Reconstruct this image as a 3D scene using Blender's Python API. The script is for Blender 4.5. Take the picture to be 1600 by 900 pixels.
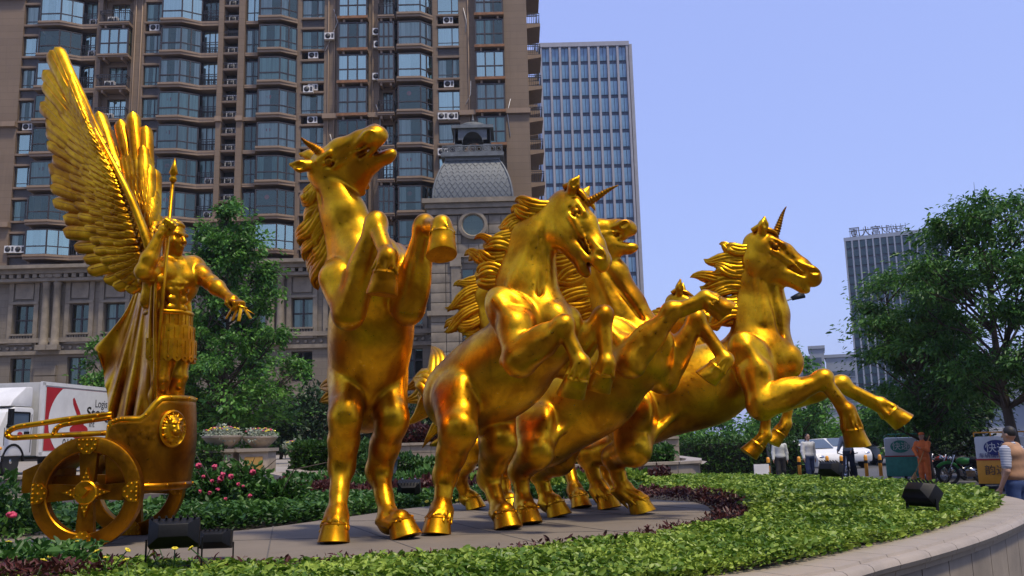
import bpy, bmesh, math, random
import numpy as np
from mathutils import Vector, Matrix, noise
R = math.radians
rnd = random.Random(7)
scene = bpy.context.scene
col = scene.collection
for o in list(bpy.data.objects): bpy.data.objects.remove(o)

# ---------------------------------------------------------------- camera
F_PX, PITCH, ROLL, CAM = 1400.0, R(9.7), R(-1.43), Vector((0, 0, 1.7))
cam_rot = Matrix.Rotation(math.pi/2 + PITCH, 3, 'X') @ Matrix.Rotation(ROLL, 3, 'Z')
cd = bpy.data.cameras.new('camera')
cam = bpy.data.objects.new('camera', cd); col.objects.link(cam)
cam.matrix_world = Matrix.Translation(CAM) @ cam_rot.to_4x4()
cd.sensor_width = 36.0; cd.lens = 36.0*F_PX/1600.0
cd.clip_start = 0.05; cd.clip_end = 4000
scene.camera = cam
# ---------------------------------------------------------------- world, sun, exposure
SUN_EL, SUN_AZ = R(66), R(140)      # azimuth clockwise from +Y (view direction) seen from above
w = bpy.data.worlds.new('World'); scene.world = w; w.use_nodes = True
nt = w.node_tree; nt.nodes.clear()
sky = nt.nodes.new('ShaderNodeTexSky'); sky.sky_type = 'NISHITA'; sky.sun_disc = False
sky.sun_elevation = SUN_EL; sky.sun_rotation = SUN_AZ
sky.air_density = 1.0; sky.dust_density = 2.0; sky.ozone_density = 3.0; sky.altitude = 0
bg = nt.nodes.new('ShaderNodeBackground'); bg.inputs['Strength'].default_value = 0.13
wo = nt.nodes.new('ShaderNodeOutputWorld')
hz = nt.nodes.new('ShaderNodeMix'); hz.data_type = 'RGBA'; hz.inputs[0].default_value = .45      # thin even high haze over the clear sky
hz.inputs[7].default_value = (4.5, 5.5, 11.6, 1); nt.links.new(sky.outputs[0], hz.inputs[6])
nt.links.new(hz.outputs[2], bg.inputs[0]); nt.links.new(bg.outputs[0], wo.inputs[0])
sd = bpy.data.lights.new('sun', 'SUN'); sd.energy = 3.5; sd.angle = R(6); sd.color = (1, .88, .70)
sun = bpy.data.objects.new('sun', sd); col.objects.link(sun)
sdir = Vector((math.sin(SUN_AZ)*math.cos(SUN_EL), math.cos(SUN_AZ)*math.cos(SUN_EL), math.sin(SUN_EL)))
sun.rotation_euler = sdir.to_track_quat('Z', 'Y').to_euler(); sun.location = sdir*60
vs = scene.view_settings
vs.view_transform = 'Standard'; vs.look = 'None'; vs.exposure = 0.05; vs.gamma = 1.0; vs.use_curve_mapping = False
scene.render.engine = 'CYCLES'
scene.cycles.use_denoising = True
scene.cycles.max_bounces = 6; scene.cycles.diffuse_bounces = 3; scene.cycles.glossy_bounces = 3
scene.cycles.transmission_bounces = 4; scene.cycles.transparent_max_bounces = 8
scene.cycles.caustics_reflective = False; scene.cycles.caustics_refractive = False

# ---------------------------------------------------------------- helpers
def ray(px, py):
    return cam_rot @ Vector(((px-800)/F_PX, (450-py)/F_PX, -1.0))
def P(px, py, Y):                      # world point seen at a photo pixel, at distance Y in front of the viewer
    d = ray(px, py); return CAM + d*(Y/d.y)
def G(px, py, z=0.0):                  # world point seen at a photo pixel, on the level z
    d = ray(px, py); return CAM + d*((z-CAM.z)/d.z)
def V(*a): return Vector(a)

def tag(o, label=None, cat=None, group=None, kind=None):
    if label: o['label'] = label
    if cat: o['category'] = cat
    if group: o['group'] = group
    if kind: o['kind'] = kind
    return o
def empty(name, loc=(0, 0, 0), rz=0, parent=None):
    o = bpy.data.objects.new(name, None); col.objects.link(o)
    o.location = loc; o.rotation_euler = (0, 0, rz); o.empty_display_size = .2
    if parent: o.parent = parent
    return o
def link(name, me, parent=None, loc=None):
    o = bpy.data.objects.new(name, me); col.objects.link(o)
    if parent: o.parent = parent
    if loc is not None: o.location = loc
    return o
def np_mesh(name, verts, faces, mat, smooth=True):
    verts = np.asarray(verts, dtype=np.float32).reshape(-1, 3); faces = np.asarray(faces, dtype=np.int32)
    me = bpy.data.meshes.new(name); k = faces.shape[1]; n = len(faces)
    me.vertices.add(len(verts)); me.vertices.foreach_set('co', verts.ravel())
    me.loops.add(n*k); me.loops.foreach_set('vertex_index', faces.ravel())
    me.polygons.add(n); me.polygons.foreach_set('loop_start', np.arange(0, n*k, k, dtype=np.int32))
    me.polygons.foreach_set('loop_total', np.full(n, k, dtype=np.int32))
    me.update(calc_edges=True)
    me.polygons.foreach_set('use_smooth', np.full(n, smooth, dtype=bool))
    if mat: me.materials.append(mat)
    return me

class MB:
    """collects simple shapes; build() links them as one mesh object"""
    def __init__(s): s.v = []; s.f = []; s.sm = []; s.mi = []; s.m = 0
    def face(s, idx, smooth=False): s.f.append(tuple(idx)); s.sm.append(smooth); s.mi.append(s.m)
    def poly(s, pts, smooth=False):
        b = len(s.v); s.v += [tuple(p) for p in pts]; s.face(range(b, b+len(pts)), smooth)
    def box(s, x0, x1, y0, y1, z0, z1, M=None):
        b = len(s.v)
        pts = [V(x, y, z) for z in (z0, z1) for y in (y0, y1) for x in (x0, x1)]
        if M is not None: pts = [M @ p for p in pts]
        s.v += [tuple(p) for p in pts]
        for q in ((0, 2, 3, 1), (4, 5, 7, 6), (0, 1, 5, 4), (2, 6, 7, 3), (0, 4, 6, 2), (1, 3, 7, 5)):
            s.face([b+i for i in q])
        return s
    def beam(s, a, b, w, h=None, up=(0, 0, 1)):
        a = Vector(a); b = Vector(b); h = h or w; d = (b-a).normalized(); u = Vector(up)
        if abs(d.dot(u)) > .95: u = V(0, 1, 0)
        r = d.cross(u).normalized(); u = r.cross(d)
        n = len(s.v)
        for p in (a, b):
            for sx, sz in ((-1, -1), (1, -1), (1, 1), (-1, 1)): s.v.append(tuple(p + r*sx*w/2 + u*sz*h/2))
        for q in ((3, 2, 1, 0), (4, 5, 6, 7), (0, 1, 5, 4), (1, 2, 6, 5), (2, 3, 7, 6), (3, 0, 4, 7)): s.face([n+i for i in q])
        return s
    def tube(s, pts, rads, n=8, flat=1.0, up=None, caps=True, smooth=True):
        """loft through points; flat scales the section along the side direction"""
        pts = [Vector(p) for p in pts]
        if not hasattr(rads, '__len__'): rads = [rads]*len(pts)
        b = len(s.v); prev = None
        for i, p in enumerate(pts):
            d = (pts[min(i+1, len(pts)-1)] - pts[max(i-1, 0)])
            d = d.normalized() if d.length > 1e-9 else V(0, 0, 1)
            if up is not None:
                r = d.cross(Vector(up))
                r = r.normalized() if r.length > 1e-4 else V(1, 0, 0)
            elif prev is None:
                r = d.orthogonal().normalized()
            else:
                r = (prev - d*prev.dot(d)).normalized()
            prev = r; u = r.cross(d)
            for k in range(n):
                a = 2*math.pi*k/n
                s.v.append(tuple(p + r*math.cos(a)*rads[i]*flat + u*math.sin(a)*rads[i]))
        for i in range(len(pts)-1):
            for k in range(n):
                k2 = (k+1) % n
                s.face((b+i*n+k, b+i*n+k2, b+(i+1)*n+k2, b+(i+1)*n+k), smooth)
        if caps:
            s.face([b+k for k in range(n)][::-1]); e = b+(len(pts)-1)*n
            s.face([e+k for k in range(n)])
        return s
    def lathe(s, prof, n=24, M=None, smooth=True, caps=True, a0=0, a1=2*math.pi):
        """profile of (radius, z) turned about the z axis"""
        M = M or Matrix.Identity(4); b = len(s.v); full = abs(a1-a0-2*math.pi) < 1e-6
        m = n if full else n+1
        for r, z in prof:
            for k in range(m):
                a = a0+(a1-a0)*k/n; s.v.append(tuple(M @ V(r*math.cos(a), r*math.sin(a), z)))
        for i in range(len(prof)-1):
            for k in range(n):
                k2 = (k+1) % m
                s.face((b+i*m+k, b+i*m+k2, b+(i+1)*m+k2, b+(i+1)*m+k), smooth)
        if caps and full:
            s.face([b+k for k in range(m)][::-1]); e = b+(len(prof)-1)*m; s.face([e+k for k in range(m)])
        return s
    def ball(s, c, r, n=10, M=None):
        rr = r if hasattr(r, '__len__') else (r, r, r); b = len(s.v); c = Vector(c); h = n//2
        Mr = M.to_3x3() if M is not None else Matrix.Identity(3)
        for i in range(h+1):
            t = math.pi*i/h
            for k in range(n):
                a = 2*math.pi*k/n
                s.v.append(tuple(c + Mr @ V(rr[0]*math.sin(t)*math.cos(a), rr[1]*math.sin(t)*math.sin(a), rr[2]*math.cos(t))))
        for i in range(h):
            for k in range(n):
                k2 = (k+1) % n; s.face((b+i*n+k, b+(i+1)*n+k, b+(i+1)*n+k2, b+i*n+k2), True)
        return s
    def prism(s, poly, y0, y1, M=None):
        """outline in x,z pushed along y"""
        M = M or Matrix.Identity(4); b = len(s.v); n = len(poly)
        for y in (y0, y1):
            for x, z in poly: s.v.append(tuple(M @ V(x, y, z)))
        s.face(range(b, b+n)); s.face([b+n+k for k in range(n)][::-1])
        for k in range(n):
            k2 = (k+1) % n; s.face((b+k2, b+k, b+n+k, b+n+k2))
        return s
    def mesh(s, name, mats):
        me = bpy.data.meshes.new(name); me.from_pydata(s.v, [], s.f)
        me.polygons.foreach_set('use_smooth', s.sm)
        for m in (mats if isinstance(mats, (list, tuple)) else [mats]): me.materials.append(m)
        if any(s.mi): me.polygons.foreach_set('material_index', s.mi)
        me.update(); return me
    def build(s, name, mats, parent=None, bevel=0, fix=True):
        me = s.mesh(name, mats)
        if fix or bevel:
            bm = bmesh.new(); bm.from_mesh(me)
            bmesh.ops.remove_doubles(bm, verts=bm.verts, dist=1e-5)
            bmesh.ops.recalc_face_normals(bm, faces=bm.faces)
            if bevel: 
                es = [e for e in bm.edges if len(e.link_faces) == 2 and e.calc_face_angle(0) > .5]
                bmesh.ops.bevel(bm, geom=es, offset=bevel, segments=2, affect='EDGES', profile=.6)
            bm.to_mesh(me); bm.free()
            me.set_sharp_from_angle(angle=R(40))
        return link(name, me, parent)

# ---------------------------------------------------------------- materials
def new_mat(name):
    m = bpy.data.materials.new(name); m.use_nodes = True
    nt = m.node_tree; bs = nt.nodes['Principled BSDF']; return m, nt, bs
def nnode(nt, typ, **kw):
    n = nt.nodes.new(typ)
    for k, v in kw.items():
        if k in n.inputs: n.inputs[k].default_value = v
        else: setattr(n, k, v)
    return n
def ramp(nt, fac, stops):
    r = nt.nodes.new('ShaderNodeValToRGB'); el = r.color_ramp.elements
    while len(el) < len(stops): el.new(.5)
    for e, (p, c) in zip(el, stops): e.position = p; e.color = (*c, 1) if len(c) == 3 else c
    nt.links.new(fac, r.inputs[0]); return r.outputs[0]
def mix(nt, fac, a, b, mode='MIX'):
    n = nt.nodes.new('ShaderNodeMix'); n.data_type = 'RGBA'; n.blend_type = mode
    for sock, v in ((n.inputs[0], fac), (n.inputs[6], a), (n.inputs[7], b)):
        if hasattr(v, 'is_linked'): nt.links.new(v, sock)
        elif isinstance(v, (int, float)): sock.default_value = v
        else: sock.default_value = (*v, 1) if len(v) == 3 else v
    return n.outputs[2]
def bump(nt, bs, height, strength=.3, dist=.01, prev=None):
    b = nt.nodes.new('ShaderNodeBump'); b.inputs['Strength'].default_value = strength; b.inputs['Distance'].default_value = dist
    nt.links.new(height, b.inputs['Height'])
    if prev is not None: nt.links.new(prev, b.inputs['Normal'])
    if bs: nt.links.new(b.outputs[0], bs.inputs['Normal'])
    return b.outputs[0]
def coords(nt, kind='Object', scale=None):
    tc = nt.nodes.new('ShaderNodeTexCoord'); out = tc.outputs[kind]
    if scale:
        mp = nt.nodes.new('ShaderNodeMapping'); mp.inputs['Scale'].default_value = scale
        nt.links.new(out, mp.inputs[0]); out = mp.outputs[0]
    return out
def tex(nt, kind, vec, **kw):
    n = nt.nodes.new(kind)
    for k, v in kw.items():
        if k in n.inputs: n.inputs[k].default_value = v
        else: setattr(n, k, v)
    nt.links.new(vec, n.inputs['Vector']); return n
def plain(name, c, rough=.6, metal=0.0, var=.25, scale=6.0, bumps=.1, spec=.5):
    """one colour broken up by noise, with slight relief"""
    m, nt, bs = new_mat(name); vec = coords(nt)
    n1 = tex(nt, 'ShaderNodeTexNoise', vec, Scale=scale, Detail=6.0, Roughness=.65)
    lo = tuple(x*(1-var) for x in c); hi = tuple(min(1, x*(1+var)) for x in c)
    nt.links.new(ramp(nt, n1.outputs['Fac'], [(.3, lo), (.7, hi)]), bs.inputs['Base Color'])
    bs.inputs['Roughness'].default_value = rough; bs.inputs['Metallic'].default_value = metal
    bs.inputs['Specular IOR Level'].default_value = spec
    if bumps:
        n2 = tex(nt, 'ShaderNodeTexNoise', vec, Scale=scale*8, Detail=3.0)
        bump(nt, bs, n2.outputs['Fac'], bumps, .01)
    return m
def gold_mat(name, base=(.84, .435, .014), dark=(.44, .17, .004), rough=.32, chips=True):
    m, nt, bs = new_mat(name); vec = coords(nt)
    n1 = tex(nt, 'ShaderNodeTexNoise', vec, Scale=2.3, Detail=7.0, Roughness=.6, Distortion=.4)
    n2 = tex(nt, 'ShaderNodeTexNoise', vec, Scale=22.0, Detail=5.0, Roughness=.7)
    c = ramp(nt, n1.outputs['Fac'], [(.40, dark), (.60, base), (.8, (min(1, base[0]*1.06), base[1]*1.1, base[2]*1.4))])
    c = mix(nt, ramp(nt, n2.outputs['Fac'], [(.50, (0, 0, 0)), (.85, (.5, .5, .5))]), c, dark)
    ns = tex(nt, 'ShaderNodeTexNoise', coords(nt, 'Object', (9, 9, .9)), Scale=1.0, Detail=5.0, Roughness=.6)      # rain streaks
    c = mix(nt, ramp(nt, ns.outputs['Fac'], [(.56, (0, 0, 0)), (.78, (.55, .55, .55))]), c, tuple(x*.6 for x in dark))
    met = None
    if chips:
        n3 = tex(nt, 'ShaderNodeTexNoise', vec, Scale=4.0, Detail=3.0, Roughness=.5)
        ch = ramp(nt, n3.outputs['Fac'], [(.79, (0, 0, 0)), (.80, (1, 1, 1))])
        c = mix(nt, ch, c, (.03, .022, .015))
        met = ramp(nt, n3.outputs['Fac'], [(.79, (1, 1, 1)), (.80, (.1, .1, .1))])
        nt.links.new(met, bs.inputs['Metallic'])
    else: bs.inputs['Metallic'].default_value = 1.0
    nt.links.new(c, bs.inputs['Base Color'])
    rr = ramp(nt, n2.outputs['Fac'], [(.3, (rough*.75,)*3), (.75, (min(1, rough*1.7),)*3)])
    nt.links.new(rr, bs.inputs['Roughness'])
    b = bump(nt, None, n1.outputs['Fac'], .10, .05)
    bump(nt, bs, n2.outputs['Fac'], .10, .006, b)
    return m
GOLD = gold_mat('gold_leaf')
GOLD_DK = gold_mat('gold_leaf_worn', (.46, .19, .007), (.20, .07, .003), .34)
# ---------------------------------------------------------------- sculpting with a distance field
class SDF:
    def __init__(s, lo, hi, h, pad=.17):
        s.h = h; s.pad = pad; s.lo = np.array(lo, dtype=np.float32); n = np.ceil((np.array(hi)-np.array(lo))/h).astype(int)+1
        s.n = n; s.F = np.full(tuple(n), 1.0, dtype=np.float32)
    def sub(s, lo, hi):
        i0 = np.maximum(np.floor((lo-s.lo)/s.h).astype(int), 0); i1 = np.minimum(np.ceil((hi-s.lo)/s.h).astype(int)+1, s.n)
        if (i1 <= i0).any(): return None, None
        ax = [(s.lo[k] + s.h*np.arange(i0[k], i1[k])).astype(np.float32) for k in range(3)]
        X, Y, Z = np.meshgrid(*ax, indexing='ij', sparse=True)
        return tuple(slice(a, b) for a, b in zip(i0, i1)), (X, Y, Z)
    def put(s, sl, d, k, carve):
        A = s.F[sl]
        if carve:
            d = -d; hh = np.maximum(k-np.abs(A-d), 0)/k; s.F[sl] = np.maximum(A, d)+hh*hh*k*.25
        else:
            hh = np.maximum(k-np.abs(A-d), 0)/k; s.F[sl] = np.minimum(A, d)-hh*hh*k*.25
    def cone(s, a, b, ra, rb, k=.04, side=None, flat=1.0, carve=False):
        """tapered limb from a to b; with side, the section is scaled by flat along that direction"""
        a = np.array(a, dtype=np.float32); b = np.array(b, dtype=np.float32); m = max(ra, rb)*max(1, flat)+max(k, s.pad)+2*s.h
        sl, g = s.sub(np.minimum(a, b)-m, np.maximum(a, b)+m)
        if sl is None: return
        ab = b-a; L2 = float(ab@ab)+1e-12
        q = [g[i]-a[i] for i in range(3)]
        t = np.clip((q[0]*ab[0]+q[1]*ab[1]+q[2]*ab[2])/L2, 0, 1)
        q = [q[i]-t*ab[i] for i in range(3)]
        r2 = q[0]**2+q[1]**2+q[2]**2
        if side is not None:
            sd_ = np.array(side, dtype=np.float32); sd_ /= np.linalg.norm(sd_)
            c = q[0]*sd_[0]+q[1]*sd_[1]+q[2]*sd_[2]
            r2 = np.maximum(r2-c*c, 0)+(c/flat)**2
        d = np.sqrt(r2)-(ra+(rb-ra)*t)
        s.put(sl, d, k, carve)
    def ell(s, c, axes, r, k=.05, carve=False):
        """ellipsoid with centre c, three axis vectors and radii"""
        c = np.array(c, dtype=np.float32); m = max(r)+max(k, s.pad)+2*s.h
        sl, g = s.sub(c-m, c+m)
        if sl is None: return
        A0 = Vector(axes[0]).normalized(); A1 = Vector(axes[1]); A1 = A1-A0*A1.dot(A0)
        A1 = A1.normalized() if A1.length > .05 else A0.orthogonal().normalized(); axes = (A0, A1, A0.cross(A1))
        q = [g[i]-c[i] for i in range(3)]; k0 = 0; k1 = 0
        for axv, rr in zip(axes, r):
            v = np.array(axv, dtype=np.float32); v /= np.linalg.norm(v)
            u = q[0]*v[0]+q[1]*v[1]+q[2]*v[2]; k0 = k0+(u/rr)**2; k1 = k1+(u/(rr*rr))**2
        k0 = np.sqrt(k0); d = k0*(k0-1)/(np.sqrt(k1)+1e-9)
        s.put(sl, d, k, carve)
    def chain(s, pts, rads, k=.04, **kw):
        for i in range(len(pts)-1): s.cone(pts[i], pts[i+1], rads[i], rads[i+1], k, **kw)
    def verts_quads(s, smooth=2):
        F = s.F; S = F < 0; n = F.shape
        c = np.zeros(tuple(x-1 for x in n), dtype=np.int8)
        cs = [(i, j, k) for i in (0, 1) for j in (0, 1) for k in (0, 1)]
        sl = lambda o: tuple(slice(o[a], n[a]-1+o[a]) for a in range(3))
        for o in cs: c += S[sl(o)]
        act = (c > 0) & (c < 8); idx = np.full(act.shape, -1, dtype=np.int32); I = np.argwhere(act); idx[act] = np.arange(len(I))
        val = {o: F[I[:, 0]+o[0], I[:, 1]+o[1], I[:, 2]+o[2]] for o in cs}
        acc = np.zeros((len(I), 3), dtype=np.float64); cnt = np.zeros(len(I))
        for o in cs:
            for a in range(3):
                if o[a]: continue
                p = list(o); p[a] = 1; va = val[o]; vb = val[tuple(p)]
                x = (va < 0) != (vb < 0); t = va[x]/(va[x]-vb[x])
                pt = np.tile(np.array(o, dtype=float), (x.sum(), 1)); pt[:, a] = t
                acc[x] += pt; cnt[x] += 1
        v = (I + acc/cnt[:, None])*s.h + s.lo
        quads = []
        for a in range(3):
            b, d = (a+1) % 3, (a+2) % 3
            s0 = [slice(None)]*3; s1 = [slice(None)]*3; s0[a] = slice(0, n[a]-1); s1[a] = slice(1, n[a])
            E = S[tuple(s0)] != S[tuple(s1)]
            J = np.argwhere(E); J = J[(J[:, b] > 0) & (J[:, d] > 0) & (J[:, b] < n[b]-1) & (J[:, d] < n[d]-1)]
            def at(ob, od):
                K = J.copy(); K[:, b] += ob; K[:, d] += od; return idx[K[:, 0], K[:, 1], K[:, 2]]
            q = np.stack([at(-1, -1), at(0, -1), at(0, 0), at(-1, 0)], 1)
            inside0 = S[J[:, 0], J[:, 1], J[:, 2]]
            q[~inside0] = q[~inside0][:, ::-1]
            quads.append(q)
        f = np.concatenate(quads); f = f[(f >= 0).all(1)]
        e = np.concatenate([f[:, [0, 1]], f[:, [1, 2]], f[:, [2, 3]], f[:, [3, 0]]])
        for it in range(smooth):
            for lam in (.5, -.52):
                sm = np.zeros_like(v); ct = np.zeros(len(v))
                for k in range(3): sm[:, k] = np.bincount(e[:, 0], v[e[:, 1], k], len(v)) + np.bincount(e[:, 1], v[e[:, 0], k], len(v))
                ct = np.bincount(e[:, 0], minlength=len(v)) + np.bincount(e[:, 1], minlength=len(v))
                v = v + lam*(sm/np.maximum(ct, 1)[:, None]-v)
        return v, f
    def mesh(s, name, mat, smooth=2, origin=(0, 0, 0)):
        v, f = s.verts_quads(smooth)
        return np_mesh(name, v-np.array(origin), f, mat)
# ---------------------------------------------------------------- horses
def nrm(v): return v.normalized()
def lerp(a, b, t): return a+(b-a)*t
def perp(v, d): return (v-d*v.dot(d)).normalized()
def bez(a, b, c, d, t):
    u = 1-t; return a*u*u*u+b*3*u*u*t+c*3*u*t*t+d*t*t*t

def hair_lock(parent, origin, a, b, c, d, r, name='lock', up=(0, 1, 0), flat=.45, n=9, mat=None, ridge=True):
    """a flowing lock of sculpted hair: a tapered, grooved strand along a curve"""
    m = MB(); pts = []; rr = []; N = 11
    for i in range(N):
        t = i/(N-1); p = bez(a, b, c, d, t)-origin; pts.append(p)
        rr.append(r*(.75+.35*math.sin(math.pi*t))*(1-t**2.2)**.7+.004)
    m.tube(pts, rr, 10, flat=flat, up=up)
    if ridge:                       # thinner strands lying on the lock
        dv = Vector(up).normalized()
        for s_ in (-1, 1):
            q = []
            for i in range(N):
                t = i/(N-1); dd = nrm(pts[min(i+1, N-1)]-pts[max(i-1, 0)]); sd = dd.cross(dv)
                sd = sd.normalized() if sd.length > 1e-3 else V(0, 0, 1)
                other = sd.cross(dd).normalized()
                q.append(pts[i]+other*rr[i]*.55*s_+sd*rr[i]*flat*.75*(1 if i % 2 else .9))
            m.tube(q, [x*.42 for x in rr], 6, up=up)
            q2 = [2*pts[i]-q[i] for i in range(N)]
            m.tube(q2, [x*.42 for x in rr], 6, up=up)
    return m.build(name, mat or GOLD, parent, fix=False)

def hoof(parent, origin, top, toe, face, r, mat=None):
    """a flared hoof with a slanted front wall and a flat sole"""
    ax = (toe-top); L = ax.length; ax = ax.normalized(); f = perp(face, ax); s_ = ax.cross(f)
    m = MB(); N = 18; rings = [(0, .84, -.02), (.10, .92, 0), (.15, .88, 0), (.55, .97, .06), (.97, 1.08, .13), (1.0, 1.05, .13)]
    b = 0
    for t, k, off in rings:
        for i in range(N):
            a = 2*math.pi*i/N; c = math.cos(a); sn = math.sin(a)
            back = .88 if c < 0 else 1.0
            m.v.append(tuple(top-origin+ax*(L*t*(1 if c > 0 else 1-.10*abs(c)))+f*(c*r*k*back+off*r)+s_*sn*r*k*.92))
    for j in range(len(rings)-1):
        for i in range(N):
            i2 = (i+1) % N; m.face((j*N+i, j*N+i2, (j+1)*N+i2, (j+1)*N+i), True)
    m.face([(len(rings)-1)*N+i for i in range(N)]); m.face([i for i in range(N)][::-1])
    return m.build('hoof', mat or GOLD, parent, fix=True)

def horse(J, label, s=1.0, res=.0155, horn=True, mouth=.05, ear_back=.0, ear=1.0, tail=None, mane_dir=None, mane_n=9, mane_len=.42, seed=1, mane_side=0, gel=False, hornrot=0.0, horn_dir=None, horn_len=.36, forelock=True):
    """J: joints in world space. The body is one continuous skin; hair, hooves, horn and eyes are parts."""
    rg = random.Random(seed)
    feet = [J[k][-1] for k in ('HN', 'HF')]
    base = (feet[0]+feet[1])/2; base.z = .875
    root = empty('horse_statue', base); tag(root, label, 'horse statue', 'golden horses pulling the chariot')
    allp = []
    for k, v in J.items():
        if isinstance(v, (list, tuple)): allp += list(v)
        elif k != 'lat': allp.append(v)
    pts = np.array([tuple(p) for p in allp]); pad = .62*s
    S = SDF(pts.min(0)-pad, pts.max(0)+pad, res)
    pel, rib, chs, nb, n1, poll, muz = (J[k] for k in ('pel', 'rib', 'chs', 'nb', 'n1', 'poll', 'muz'))
    sp = nrm(chs-pel); lat = perp(J['lat'], sp); dor = sp.cross(lat)
    if dor.dot(nb-chs) < 0 and dor.z < 0: pass
    dor = J.get('dor', dor) if False else dor
    if (nb-rib).dot(dor) < 0: dor = -dor
    # --- trunk
    S.ell(pel-dor*.02*s, (sp, lat, dor), (.43*s, .31*s, .36*s), .08)
    for sg in (-1, 1): S.ell(pel+lat*sg*.13*s+dor*.03*s-sp*.05*s, (sp, lat, dor), (.33*s, .17*s, .29*s), .06)
    S.ell(rib-dor*.03*s, (sp, lat, dor), (.56*s, .365*s, .42*s), .16)
    fl = lerp(pel, rib, .5); S.ell(fl+dor*.0*s, (sp, lat, dor), (.40*s, .31*s, .37*s), .16)
    S.ell(chs, (sp, lat, dor), (.37*s, .30*s, .43*s), .14)
    fwd = sp
    for sg in (-1, 1):                                   # breast muscles
        S.ell(chs+sp*.21*s+lat*sg*.115*s-dor*.12*s, (nrm(sp-dor*.3), lat, dor), (.17*s, .125*s, .19*s), .025)
    # --- neck: crest, throat and muscle of the side
    ncs = [lerp(chs, nb, .35)-dor*.02*s, nb, n1, lerp(n1, poll, .8)]
    S.chain(ncs, [.26*s, .235*s, .175*s, .13*s], .10, side=lat, flat=.78)
    nd = nrm(n1-nb); nlat = perp(lat, nd); ndor = nd.cross(nlat)
    if ndor.dot(dor) < 0 and ndor.dot(nb-chs) < 0: ndor = -ndor
    hd = nrm(muz-poll); hl = perp(J.get('hlat', lat), hd); hu = hd.cross(hl)
    if 'hup' in J:
        hu = perp(J['hup'], hd); hl = hu.cross(hd)
    elif hu.dot(poll-lerp(n1, nb, .5)) < 0: hu = -hu
    L = (muz-poll).length
    # crest direction: away from the throat, i.e. opposite to where the jaw hangs
    cres = perp(-(muz-poll), nd) if abs(nd.dot(hd)) < .93 else perp(hu, nd)
    if 'cres' in J: cres = perp(J['cres'], nd)
    S.chain([nb+cres*.14*s, n1+cres*.11*s, poll+cres*.01*s-hd*.03*s], [.17*s, .13*s, .095*s], .08, side=nlat, flat=.7)
    S.chain([chs+sp*.16*s+dor*.05*s, lerp(nb, n1, .15)-cres*.12*s, n1-cres*.09*s, lerp(n1, poll, .8)-cres*.05*s], [.17*s, .155*s, .125*s, .11*s], .07, side=nlat, flat=.85)
    for sg in (-1, 1):                                   # jugular groove and neck bands
        a = chs+sp*.24*s+lat*sg*.16*s+dor*.10*s; b = lerp(n1, poll, .55)+nlat*sg*.15*s-cres*.03*s
        S.cone(a, b, .016*s, .02*s, .06, carve=True)
        S.cone(lerp(nb, n1, -.1)+lat*sg*.155*s+cres*.02*s, lerp(n1, poll, .5)+nlat*sg*.08*s+cres*.03*s, .06*s, .035*s, .05)
    # --- head
    hs = s*1.36
    def h(x, u, l): return poll+hd*(x*L)+hu*(u*hs)+hl*(l*hs)
    S.ell(h(.08, -.005, 0), (hd, hu, hl), (.15*hs, .115*hs, .10*hs), .05)
    S.chain([h(.12, .015, 0), h(.40, .025, 0), h(.72, .012, 0), h(.93, -.008, 0)], [.105*hs, .088*hs, .062*hs, .060*hs], .04, side=hl, flat=.86)
    for sg in (-1, 1):
        S.ell(h(.235, -.105, sg*.05), (hd, hu, hl), (.175*hs, .135*hs, .052*hs), .04)        # cheek
        S.cone(h(.27, .0, sg*.088), h(.58, -.028, sg*.058), .026*hs, .014*hs, .022)          # cheek bone
        S.cone(h(.14, .07, sg*.066), h(.34, .075, sg*.074), .03*hs, .022*hs, .03)            # brow
        S.ell(h(.255, .035, sg*.098), (hd, hu, hl), (.046*hs, .034*hs, .022*hs), .02, carve=True)
        S.cone(h(.60, .01, sg*.05), h(.88, .02, sg*.052), .014*hs, .03*hs, .02)
        S.ell(h(.925, .005, sg*.056), (hd, hu, hl), (.052*hs, .042*hs, .026*hs), .02)          # nostril wing
        S.ell(h(.945, .006, sg*.082), (nrm(hd+hu*.5), hu, hl), (.036*hs, .022*hs, .030*hs), .010, carve=True)
        S.cone(h(.40, .01, sg*.075), h(.80, -.035, sg*.062), .010*hs, .008*hs, .010); S.cone(h(.17, .052, sg*.092), h(.33, .028, sg*.088), .012*hs, .010*hs, .008)
        S.cone(h(.08, -.20, sg*.055), h(.30, -.245, sg*.05), .018*hs, .016*hs, .03)
        S.cone(h(.50, -.085, sg*.05), h(.86, -.075, sg*.05), .012*hs, .018*hs, .015)          # lip line
        e0 = h(-.03, .085, sg*.062); e1 = e0+(hu*.135-hd*(.05+ear_back*.07)+hl*sg*.05)*hs*ear     # ears
        em = lerp(e0, e1, .45)+hl*sg*.02*hs
        S.cone(e0, em, .036*hs, .040*hs, .025); S.cone(em, e1, .040*hs, .009*hs, .012)
        S.cone(em+(hl*sg*.03+hd*.022)*hs, lerp(em, e1, .8)+(hl*sg*.018+hd*.012)*hs, .022*hs, .006*hs, .012, carve=True)
    S.ell(h(.94, -.03, 0), (hd, hu, hl), (.078*hs, .068*hs, .070*hs), .035)
    op = mouth
    S.chain([h(.30, -.150, 0), h(.60, -.112-op*.35, 0), h(.86, -.100-op*1.1, 0)], [.080*hs, .060*hs, .046*hs], .05, side=hl, flat=1.15)
    S.ell(h(.90, -.106-op*1.15, 0), (hd, hu, hl), (.062*hs, .040*hs, .048*hs), .025)
    if op > .02:
        S.cone(h(.66, -.078-op*.25, 0), h(1.04, -.072-op*.65, 0), .008*hs, .014*hs+op*.30, .018, side=hl, flat=2.4, carve=True)
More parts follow.
